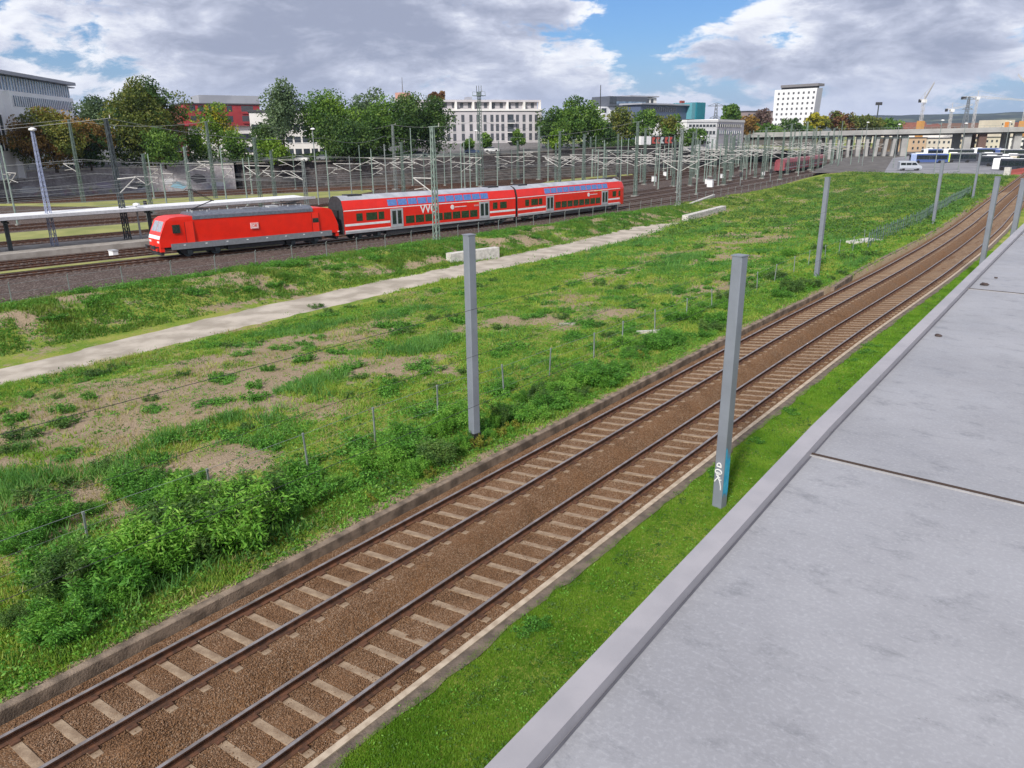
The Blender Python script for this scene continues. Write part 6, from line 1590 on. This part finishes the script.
TR = [  # px, top, bottom, width, depth, key, label, kwargs
    (6, 118, 170, 46, 156, 'brown', 'brownish tree at the left picture edge below the office block', dict(key2='olive', dens_=1.4)),
    (44, 103, 168, 66, 152, 'brown', 'broad chestnut tree turning brown at the far left', dict(key2='olive', dens_=1.5)),
    (82, 114, 169, 46, 160, 'brown', 'second browned chestnut tree between the two left lattice masts', dict(key2='dark', dens_=1.5)),
    (90, 92, 160, 36, 176, 'grey', 'grey green tree rising beside the office block corner', {}),
    (138, 82, 168, 72, 168, 'olive', 'big round dark green tree with a yellowing top, tallest at the left', dict(key2='dark', dens_=1.7)),
    (160, 128, 168, 44, 162, 'mid', 'low green bushy tree at the foot of the big round tree', {}),
    (213, 100, 150, 44, 190, 'fresh', 'bright yellow green tree in front of the red building', dict(key2='yellow', dens_=.75)),
    (196, 125, 165, 34, 178, 'fresh', 'bright low tree in front of the brick house', dict(key2='mid')),
    (232, 128, 166, 28, 182, 'mid', 'bushy tree before the pale lower storeys of the red building', {}),
    (278, 82, 148, 42, 180, 'grey', 'tall feathery grey green tree left of the white street lamp', dict(col_=True)),
    (272, 134, 166, 34, 176, 'fresh', 'light green shrubby tree at the foot of the feathery tree', {}),
    (262, 118, 160, 26, 184, 'dark', 'narrow dark tree beside the feathery tree', {}),
    (322, 86, 146, 62, 186, 'mid', 'round tree with a sunny yellow green crown, right of the feathery tree', dict(key2='fresh')),
    (334, 112, 158, 46, 182, 'dark', 'dark tree below the sunny round crown', {}),
    (365, 83, 148, 46, 205, 'grey', 'tall pale green tree behind the row, under the highest clouds', {}),
    (384, 96, 158, 50, 190, 'mid', 'dense green tree in the middle of the big tree group', {}),
    (408, 94, 160, 48, 188, 'dark', 'dark tree just left of the pink tower top', {}),
    (432, 95, 158, 36, 192, 'dark', 'dark tree at the left end of the white apartment block', {}),
    (352, 122, 164, 60, 182, 'dark', 'low dark tree at the foot of the big tree group', {}),
    (436, 90, 108, 20, 330, 'rust', 'far russet crown above the roof of the white apartment block', dict(base_z=5)),
    (468, 136, 152, 11, 212, 'mid', 'small green street tree before the apartment block, left of the tallest mast', {}),
    (486, 133, 150, 12, 214, 'mid', 'small green street tree before the apartment block, right of the tallest mast', {}),
    (519, 130, 148, 12, 222, 'mid', 'small street tree before the right half of the apartment block', {}),
    (574, 96, 150, 50, 222, 'mid', 'large round dark green tree right of the white apartment block', dict(key2='dark')),
    (553, 104, 152, 30, 226, 'dark', 'dark tree between the apartment block and the large round tree', {}),
    (594, 101, 150, 26, 228, 'mid', 'green tree attached to the right of the large round tree', dict(key2='fresh')),
    (556, 128, 152, 14, 208, 'fresh', 'small bright tree under the dark trees by the apartment block', {}),
    (621, 103, 146, 34, 262, 'olive', 'olive tree in front of the grey modern building', {}),
    (645, 106, 146, 30, 258, 'mid', 'round green tree between the modern and the teal building', {}),
    (672, 111, 146, 32, 256, 'olive', 'rounded tree in front of the long glazed building', dict(key2='mid')),
    (694, 126, 147, 26, 252, 'mid', 'low tree at the foot of the teal block', {}),
    (606, 120, 148, 24, 255, 'dark', 'dark low tree below the antenna mast', {}),
    (732, 104, 126, 20, 380, 'mid', 'pointed green tree above the right wing of the white office', dict(base_z=5)),
    (749, 114, 138, 18, 330, 'brown', 'orange brown tree right of the white office', dict(base_z=5)),
    (763, 107, 132, 16, 400, 'mauve', 'reddish mauve tree left of the white hotel tower', dict(base_z=4)),
    (768, 124, 144, 34, 340, 'mid', 'low green tree mass below the mauve tree', dict(base_z=4)),
    (790, 117, 142, 26, 350, 'dark', 'dark tree at the foot of the white hotel tower', dict(base_z=3)),
    (818, 112, 134, 24, 360, 'yellow', 'bright yellow tree right of the white hotel tower', dict(base_z=1, key2='olive')),
    (842, 110, 135, 28, 370, 'olive', 'pinkish olive tree right of the yellow one', dict(base_z=1, key2='rust')),
    (866, 117, 134, 34, 380, 'olive', 'wide low olive tree by the floodlight mast', dict(base_z=0)),
    (888, 120, 133, 26, 400, 'mid', 'low green tree at the right end of the tree row', dict(base_z=0)),
    (804, 126, 143, 26, 352, 'mid', 'low green tree between the hotel tower and the yellow tree', dict(base_z=1)),
]
for i, (px, a_, b_, w_, dp, key, lb, kw) in enumerate(TR): tree(px, a_, b_, w_, dp, key, lb, seed=i, **kw)
# hedge along the top of the left wall
def hedge(p0, p1, h, w, key, label):
    g = np.random.default_rng(3); n = 5200; u = g.random(n); L_ = math.hypot(p1[0] - p0[0], p1[1] - p0[1])
    x = p0[0] + (p1[0] - p0[0]) * u + g.normal(0, w / 2.2, n); y = p0[1] + (p1[1] - p0[1]) * u + g.normal(0, w / 2.2, n)
    hh = h * (.5 + fbm(u * L_, u * 0, 7, 3)); z = p0[2] + (p1[2] - p0[2]) * u + g.random(n) ** .7 * hh
    V, Fq, tn = leaves(np.stack([x, y, z], 1), .6, 1.5, 0, g); return tag(nmesh('hedge', V, Fq, LMat(key), tn), label, 'hedge')
hedge((-228, 12, 3.6), (-168, 108, 4.0), 2.6, 3.0, 'dark', 'dark scrubby hedge growing along the top of the graffiti wall')
hedge((-170, 112, 4.0), (-146, 140, 4.4), 2.2, 2.5, 'dark', 'hedge on top of the dark wall below the feathery tree')
hedge((-128, 200, 6.0), (-131, 276, 6.0), 1.8, 2.5, 'dark', 'scrubby hedge on the wall top in front of the low white office')

# ================================================================== plants of the meadow
wgreen = leafmat('weed_leaves', (.035, .12, .016), (.08, .24, .028), (.17, .36, .055), 1.2, .3)
wdark = leafmat('dark_weed_leaves', (.03, .08, .02), (.07, .15, .03), (.14, .23, .05), 1.2, .25)
wyel = leafmat('yellow_weed_leaves', (.10, .12, .02), (.20, .22, .03), (.34, .30, .04), 1.2, .3)
def weed_mesh(seed, r, h, nl, leaf, aspect, m_, stems=7):
    g = np.random.default_rng(seed); pts = []; outs = []
    ms = MB()
    for s_ in range(stems):
        a = g.uniform(0, 6.28); rr = r * math.sqrt(g.random()); top = np.array([math.cos(a) * rr, math.sin(a) * rr, h * g.uniform(.6, 1.0) * (1 - .35 * (rr / r) ** 2)]); base = top * np.array([.35, .35, 0])
        ms.bar(tuple(base), tuple(top), .02, bark, .008, n=4)
        n = nl // stems; u = g.random(n) ** .6; c = base + (top - base) * u[:, None]
        sp_ = .30 * r * (1.15 - .5 * u); d = g.normal(size=(n, 3)) * np.array([1, 1, .45]); d /= np.linalg.norm(d, axis=1)[:, None]
        pts.append(c + d * (sp_ * g.uniform(.3, 1.2, n))[:, None]); outs.append(d)
    P = np.concatenate(pts); P[:, 2] = np.maximum(P[:, 2], .03); V, Fq, tn = leaves(P, leaf, aspect, .6, g, np.concatenate(outs))
    o = nmesh('foliage', V, Fq, m_, tn); st_ = ms.build('stems', None, None); a, b_ = o.data, st_.data; bpy.data.objects.remove(o); bpy.data.objects.remove(st_); return a, b_
wlight = leafmat('light_weed_leaves', (.06, .17, .02), (.14, .34, .038), (.27, .46, .08), 1.2, .35)
WM = {'tall': [weed_mesh(k, 1.0, 1.5, 4200, .125, .62, (wgreen, wlight, wgreen, wlight, wdark)[k], 14) for k in range(5)], 'dark': [weed_mesh(20 + k, .8, .7, 900, .12, .8, wdark, 8) for k in range(3)], 'low': [weed_mesh(40 + k, .8, .5, 900, .11, 1.0, wgreen, 9) for k in range(3)],
      'yellow': [weed_mesh(60 + k, .55, .6, 500, .09, .8, wyel, 6) for k in range(2)]}
def weed(kind, x, y, s_, label, group, name='weed_bush', sz=None, k=[0]):
    k[0] += 1; a, b_ = WM[kind][k[0] % len(WM[kind])]
    t = empty(name, (x, y, float(H(x - float(delta(y)), y)) - .03), random.uniform(0, 6.28), label, 'bush', group); t.scale = (s_, s_, sz or s_)
    for nm, me_ in (('foliage', a), ('stems', b_)):
        o = bpy.data.objects.new(nm, me_); col.objects.link(o); o.parent = t
# big leafy bushes by the fence, placed from the picture: px, py of the foot, size, kind
big = [(95, 610, 1.15), (130, 590, 1.3), (165, 575, 1.25), (205, 560, 1.3), (240, 550, 1.2), (185, 545, 1.2), (225, 525, 1.1), (150, 560, 1.2), (110, 625, .9), (60, 645, .8), (80, 585, .9), (262, 535, .9), (250, 520, .9), (60, 600, .9),
       (300, 505, .95), (330, 500, .75), (385, 470, .9), (405, 455, 1.0), (425, 455, 1.0), (445, 440, 1.0), (440, 470, .8), (480, 445, .85), (500, 430, .95), (520, 420, .9), (545, 405, .9), (560, 400, .8), (575, 392, .9), (600, 388, .95), (610, 392, .8), (460, 425, .9),
       (655, 352, .9), (668, 345, .9), (645, 358, .8), (715, 330, .9), (722, 335, .8), (735, 330, .8), (780, 300, .8), (800, 296, 1.0), (812, 290, .9), (150, 500, .8), (170, 495, .7), (135, 485, .8), (20, 540, .7), (45, 520, .7)]
big += [(px + random.uniform(-40, 60), py + random.uniform(-34, 6), s_ * random.uniform(.4, .8)) for px, py, s_ in big]
big += [(px + random.uniform(-22, 22), py + random.uniform(-18, 12), s_ * random.uniform(.45, .75)) for px, py, s_ in big]
random.shuffle(big); big = big[:int(len(big) * .84)]
big += [(px + random.uniform(-9, 9), 395 + (575 - px) * .60 + random.uniform(-16, 6), random.uniform(.6, .95)) for px in range(430, 800, 13)]
for px, py, s_ in big:
    x, y = gnd(px, py, -.3); s2 = s_ * random.uniform(.9, 1.15)
    if x > -14.75 - .55 * s2 + float(delta(y)): x = -14.75 - .75 * s2 + float(delta(y))
    s2 *= .92; sz_ = s2 * (random.uniform(.7, 1.1) if px < 330 else random.uniform(.5, .85))
    zn = 'near the left picture edge' if px < 270 else 'around the grey meadow post' if px < 580 else 'farther along the wall'
    weed('tall', x, y, s2 if math.hypot(x + 15.45, y - 17.6) > 1.9 else s2 * .45, 'dense leafy green bush in the thicket by the wire fence, ' + zn, 'leafy bushes in the thicket by the wire fence, ' + zn, sz=sz_)
for px, py, s_ in [(405, 335, 1.0), (90, 372, .9), (65, 425, .9), (20, 440, 1.1), (10, 455, 1.0), (315, 308, .8), (105, 370, .8), (60, 395, .6), (150, 400, .6), (185, 375, .6), (225, 345, .55), (120, 365, .8), (430, 320, .9), (450, 318, .8), (500, 330, .8), (545, 265, .9), (560, 262, .9), (530, 300, .9), (600, 285, 1.0), (620, 290, 1.0), (480, 285, .9), (495, 280, .9), (380, 300, .7), (700, 245, 1.0), (660, 265, .9), (745, 290, 1.0),
                   (150, 480, .9), (180, 490, .9), (40, 500, .9), (70, 490, .8), (100, 470, .8), (330, 310, .8), (350, 305, .6), (260, 340, .5), (730, 200, 1.3), (745, 205, 1.3), (760, 212, 1.1), (720, 215, 1.1), (440, 390, .7), (360, 380, .7), (350, 400, .6), (470, 375, .8), (820, 250, 1.2), (850, 262, 1.2), (870, 258, 1.3), (840, 275, 1.0), (640, 245, .9), (560, 320, .8), (250, 430, .6), (230, 420, .6)]:
    x, y = gnd(px, py, -1.3); x, y = gnd(px, py, float(H(x, y)))
    weed('dark', x, y, s_ * random.uniform(.8, 1.1), 'dark green weed clump standing alone in the thin meadow grass', 'dark weed clumps scattered in the meadow', sz=s_ * .75)
for k in range(230):
    x = random.uniform(-42, -15.5); y = random.uniform(6, 140) if k % 3 else random.uniform(6, 60)
    weed('low', x, y, random.uniform(.5, 1.2), 'low mid green weed clump in the meadow grass', 'low weed clumps scattered in the meadow', sz=random.uniform(.4, .9), name='weed_clump')
for k in range(75):
    y = random.uniform(10, 100); x = random.uniform(-57.5, -50.5) if k % 2 else random.uniform(-57, -55)
    weed('low', x, y, random.uniform(.7, 1.3), 'leafy clump on the bank between the path and the yard fence', 'leafy clumps on the bank below the yard fence', sz=random.uniform(.6, 1.1), name='weed_clump')
for px, py, s_ in ((470, 445, .8), (480, 450, .8), (495, 440, .7), (510, 430, .7), (505, 437, .6), (430, 480, .6), (275, 548, .5), (590, 385, .6), (640, 360, .8), (610, 372, .6), (370, 505, .5)):
    x, y = gnd(px, py, -.2); x = min(x, -14.6); weed('yellow', x, y, s_, 'yellowish flowering weed at the wall edge near the meadow post', 'yellow weeds along the wall edge', name='yellow_weed')
for px, py, s_ in ((530, 628, .5), (870, 352, .6), (865, 345, .6), (855, 352, .5), (745, 440, .5), (700, 470, .5), (848, 360, .4), (540, 625, .4), (780, 410, .5)):
    x, y = gnd(px, py, .0); x = max(x, -7.9); weed('low', x, y, s_, 'small leafy plant in the lush green strip beside the canopy', 'leafy plants in the green strip beside the canopy', sz=.35, name='weed_clump')

# grass blades: nobody could count them
def grass(name, n, xf, y0, y1, hh, wd, dens_f, m_, seed, pw=1.0):
    g = np.random.default_rng(seed); u = g.random(n); y = y0 + (y1 - y0) * u ** pw; x = xf(g.random(n), y)
    d = dens_f(x, y); keep = g.random(n) < d; x = x[keep]; y = y[keep]; n = len(x)
    z = H(x, y); X = x + delta(y) * np.interp(x, [-60, -30], [0, 1]); k = 4
    rough = fbm(x, y, 3.2, 3); hh_ = hh * (.35 + 1.5 * np.clip(rough - .25, 0, 1)) * g.uniform(.6, 1.3, n)
    V = []; T = []
    for j in range(k):
        a = g.uniform(0, 6.28, n); ox = g.normal(0, wd * 1.6, n); oy = g.normal(0, wd * 1.6, n); lx = g.normal(0, .45, n) * hh_; ly = g.normal(0, .45, n) * hh_
        b0 = np.stack([X + ox - np.cos(a) * wd / 2, y + oy - np.sin(a) * wd / 2, z - .02], 1); b1 = np.stack([X + ox + np.cos(a) * wd / 2, y + oy + np.sin(a) * wd / 2, z - .02], 1)
        tp = np.stack([X + ox + lx, y + oy + ly, z + hh_], 1); V.append(np.stack([b0, b1, tp], 1)); T.append(np.repeat(np.clip(g.random(n) * .55 + rough * .6 - .05, 0, 1)[:, None], 3, 1))
    V = np.concatenate(V).reshape(-1, 3); Fq = np.arange(len(V)).reshape(-1, 3)
    return tag(nmesh(name, V, Fq, m_, np.concatenate(T).ravel()), kind='stuff')
gA = leafmat('meadow_grass', (.08, .195, .022), (.19, .32, .038), (.38, .40, .09), .45, .35)
gB = leafmat('lush_grass', (.07, .18, .014), (.14, .29, .024), (.24, .37, .045), .8, .4)
cov = lambda x, y: np.clip(cover_f(x, y) * 1.25 - .22 + (fbm(x, y, 1.3, 3) - .5) * 2.2, .05, 1)
pathgap = lambda x, y: np.where(np.abs(x - pathc(y)) < np.interp(y, [0, 12, 30, 60, 90, 98, 100], [1.9, 1.9, 2.3, 2.6, 2.5, .5, -1]) - .5 + 1.1 * (fbm(x, y, .9, 3) - .35), 0, 1)
grass('meadow_grass', 160000, lambda r, y: -43 + r * 28.7, 0, 60, .17, .045, cov, gA, 1, 1.3)
grass('meadow_grass', 110000, lambda r, y: -50 + r * 35.6, 40, 150, .22, .10, lambda x, y: cov(x, y) * pathgap(x, y), gA, 2, 1.1)
gF = leafmat('far_meadow_grass', (.07, .15, .025), (.16, .25, .04), (.36, .36, .11), .12, .35)
grass('meadow_grass', 60000, lambda r, y: -59 + r * 44.6, 110, 222, .3, .22, lambda x, y: cov(x, y) * pathgap(x, y), gF, 3, 1)
gT = leafmat('tall_meadow_plants', (.045, .13, .032), (.09, .235, .05), (.18, .34, .08), .5, .35)
patch = lambda x, y: sstep(.15, .5, cover_f(x, y)) * sstep(.58, .70, fbm(x + 70, y * .6, 4.2, 4)) * pathgap(x, y)
grass('tall_plants', 60000, lambda r, y: -43 + r * 28, 5, 70, .42, .05, patch, gT, 14, 1.2)
grass('tall_plants', 50000, lambda r, y: -50 + r * 35, 60, 215, .45, .14, patch, gT, 15, 1.1)
gY = leafmat('dry_stalks', (.20, .17, .07), (.34, .29, .13), (.46, .40, .20), .5, .3)
grass('dry_stalks', 26000, lambda r, y: -44 + r * 29.5, 4, 120, .26, .03, lambda x, y: sstep(.5, .62, fbm(x + 10, y * .7, 3.1, 3)) * pathgap(x, y), gY, 16, 1.3)
grass('bank_grass', 60000, lambda r, y: -59 + r * 10, 5, 130, .25, .08, lambda x, y: cov(x, y) * pathgap(x, y), leafmat('bank_grass_leaves', (.04, .11, .015), (.09, .20, .025), (.20, .25, .05), .5, .35), 4, 1.2)
grass('wall_edge_grass', 26000, lambda r, y: -15.6 + r * 1.36, 2, 90, .13, .03, lambda x, y: np.clip(.95 - sstep(-14.95, -14.45, x) * (.55 + .8 * fbm(x, y, 1.2, 3)), .08, 1), leafmat('edge_grass_leaves', (.06, .15, .03), (.14, .26, .045), (.34, .33, .09), 1.0, .35), 5, 1.5)
grass('strip_grass', 200000, lambda r, y: -8.3 + r * 5.7, 3.5, 30, .06, .018, lambda x, y: np.full_like(x, .97), gB, 6, 1.35)
grass('strip_grass', 60000, lambda r, y: -8.2 + r * 4.2, 28, 75, .08, .05, lambda x, y: np.full_like(x, .97), gB, 7, 1)

# low leafy weeds in clumps: ground cover nobody could count
def leafy_cover(name, nc, xf, y0, y1, leaf, m_, seed, dens_f, pw=1.2, rr=(.12, .5), hh=.22, per=(10, 40)):
    g = np.random.default_rng(seed); y = y0 + (y1 - y0) * g.random(nc) ** pw; x = xf(g.random(nc), y)
    k = g.random(nc) < dens_f(x, y); x = x[k]; y = y[k]; n = g.integers(per[0], per[1], len(x)); r = g.uniform(rr[0], rr[1], len(x)) * (.5 + g.random(len(x)))
    X = np.repeat(x, n); Y = np.repeat(y, n); Rr = np.repeat(r, n); a = g.uniform(0, 6.283, len(X)); q = np.sqrt(g.random(len(X)))
    dx = np.cos(a) * q * Rr; dy_ = np.sin(a) * q * Rr; Z = H(X + dx, Y + dy_) + .02 + (1 - q ** 2) * g.random(len(X)) * hh * (Rr / rr[1]) * 1.6
    xx = X + dx; P = np.stack([xx + delta(Y) * np.interp(xx, [-60, -30], [0, 1]), Y + dy_, Z], 1)
    out = np.stack([dx, dy_, np.full_like(dx, .35) * Rr], 1) / Rr[:, None]
    V, Fq, tn = leaves(P, leaf, 1.0, .2, g, out * 1.2); tb = np.repeat(np.repeat(g.random(len(x)), n), 4)
    return tag(nmesh(name, V, Fq, m_, np.clip(tn * .45 + tb * .6, 0, 1)), kind='stuff')
cv2 = lambda x, y: np.clip(cover_f(x, y) * 1.3 - .1, .12, 1) * pathgap(x, y)
leafy_cover('low_weeds', 9000, lambda r, y: -43 + r * 28.4, 3, 62, .075, wgreen, 31, cv2, 1.35, (.15, .55), .26, (12, 42))
leafy_cover('low_weeds', 5000, lambda r, y: -43 + r * 28.4, 3, 70, .08, wlight, 32, cv2, 1.3, (.15, .6), .22, (10, 36))
leafy_cover('low_weeds', 7000, lambda r, y: -50 + r * 35.4, 50, 218, .17, wgreen, 33, cv2, 1.1, (.3, 1.0), .4, (8, 26))
leafy_cover('low_weeds', 5000, lambda r, y: -58.5 + r * 9, 6, 110, .12, wgreen, 34, cv2, 1.2, (.2, .7), .4, (8, 30))
leafy_cover('dark_weeds', 2600, lambda r, y: -55 + r * 40, 80, 216, .26, wdark, 41, cv2, 1.0, (.5, 1.6), .7, (20, 60))
leafy_cover('dark_weeds', 2600, lambda r, y: -43 + r * 28.4, 5, 160, .12, wdark, 35, cv2, 1.2, (.25, .8), .35, (14, 40))
leafy_cover('strip_weeds', 1500, lambda r, y: -8.1 + r * 5.0, 3.5, 60, .05, wdark, 36, lambda x, y: np.full_like(x, 1.0), 1.3, (.08, .32), .10, (10, 36))
leafy_cover('strip_weeds', 1300, lambda r, y: -8.2 + r * 5.0, 3.5, 60, .05, wlight, 37, lambda x, y: np.full_like(x, 1.0), 1.3, (.08, .3), .08, (8, 30))
leafy_cover('wall_weeds', 700, lambda r, y: -15.2 + r * 1.1, 3, 60, .07, wlight, 38, lambda x, y: np.full_like(x, 1.0), 1.4, (.1, .35), .16, (8, 30))
# loose stones lying on the ballast
def loose(n, y0, y1, size, seed, pw):
    g = np.random.default_rng(seed); y = y0 + (y1 - y0) * g.random(n) ** pw; x = g.uniform(-13.9, -8.65, n)
    near = np.zeros(n, bool)
    for i_, (xr, zr) in enumerate(RAILS): near |= np.abs(x - xr) < .085
    for s0_, a_, b_ in ((2.87, -13.7, -11.4), (3.12, -11.0, -8.7)):
        ph = np.abs(((y - s0_) / .654 + .5) % 1 - .5) * .654; near |= (ph < .10) & (x > a_) & (x < b_) & (g.random(n) < .86)
    x = x[~near]; y = y[~near]; n = len(x); z = np.interp(x, px_, pz_) + .004
    O = np.array([[1, 0, 0], [0, 1, 0], [-1, 0, 0], [0, -1, 0], [0, 0, 1], [0, 0, -1]], float); T = np.array([[0, 1, 4], [1, 2, 4], [2, 3, 4], [3, 0, 4], [1, 0, 5], [2, 1, 5], [3, 2, 5], [0, 3, 5]])
    ang = g.uniform(0, 6.28, n); sc_ = size * g.uniform(.5, 1.35, (n, 1, 1)) * np.stack([g.uniform(.6, 1.2, n), g.uniform(.5, 1, n), g.uniform(.4, .8, n)], 1)[:, None, :]
    Vv = (O[None] + g.normal(0, .16, (n, 6, 3))) * sc_; c_, s_ = np.cos(ang)[:, None], np.sin(ang)[:, None]
    Vx = Vv[:, :, 0] * c_ - Vv[:, :, 1] * s_; Vy = Vv[:, :, 0] * s_ + Vv[:, :, 1] * c_; Vz = Vv[:, :, 2] + g.uniform(-.01, .012, (n, 1))
    V = np.stack([Vx + (x + delta(y))[:, None], Vy + y[:, None], Vz + z[:, None]], -1).reshape(-1, 3)
    Fq = (T[None] + (np.arange(n) * 6)[:, None, None]).reshape(-1, 3); return V, Fq, np.repeat(g.random(n), 6)
stm = leafmat('ballast_stones', (.10, .055, .030), (.18, .098, .052), (.27, .185, .125), 1.0, 0.0); stm.node_tree.nodes['Principled BSDF'].inputs['Roughness'].default_value = .9
V, Fq, tn = loose(110000, 3.0, 16, .019, 51, 1.25); tag(nmesh('ballast_stones', V, Fq, stm, tn), kind='stuff')
V, Fq, tn = loose(60000, 14, 45, .026, 52, 1.2); tag(nmesh('ballast_stones', V, Fq, stm, tn), kind='stuff')

# ------------------------------------------------------------------ haze
hz_ = MB(); hz_.box((-6200, -300, -4), (2200, 6200, 260))
hm_ = bpy.data.materials.new('haze'); hm_.use_nodes = True; t_ = hm_.node_tree; t_.nodes.remove(t_.nodes['Principled BSDF'])
pv = N(t_, 'ShaderNodeVolumePrincipled'); pv.inputs['Color'].default_value = (.55, .70, 1.0, 1); pv.inputs['Density'].default_value = 0.00006; pv.inputs['Anisotropy'].default_value = .1
t_.links.new(pv.outputs[0], t_.nodes['Material Output'].inputs['Volume'])
ho = hz_.build('haze', hm_); tag(ho, kind='stuff')
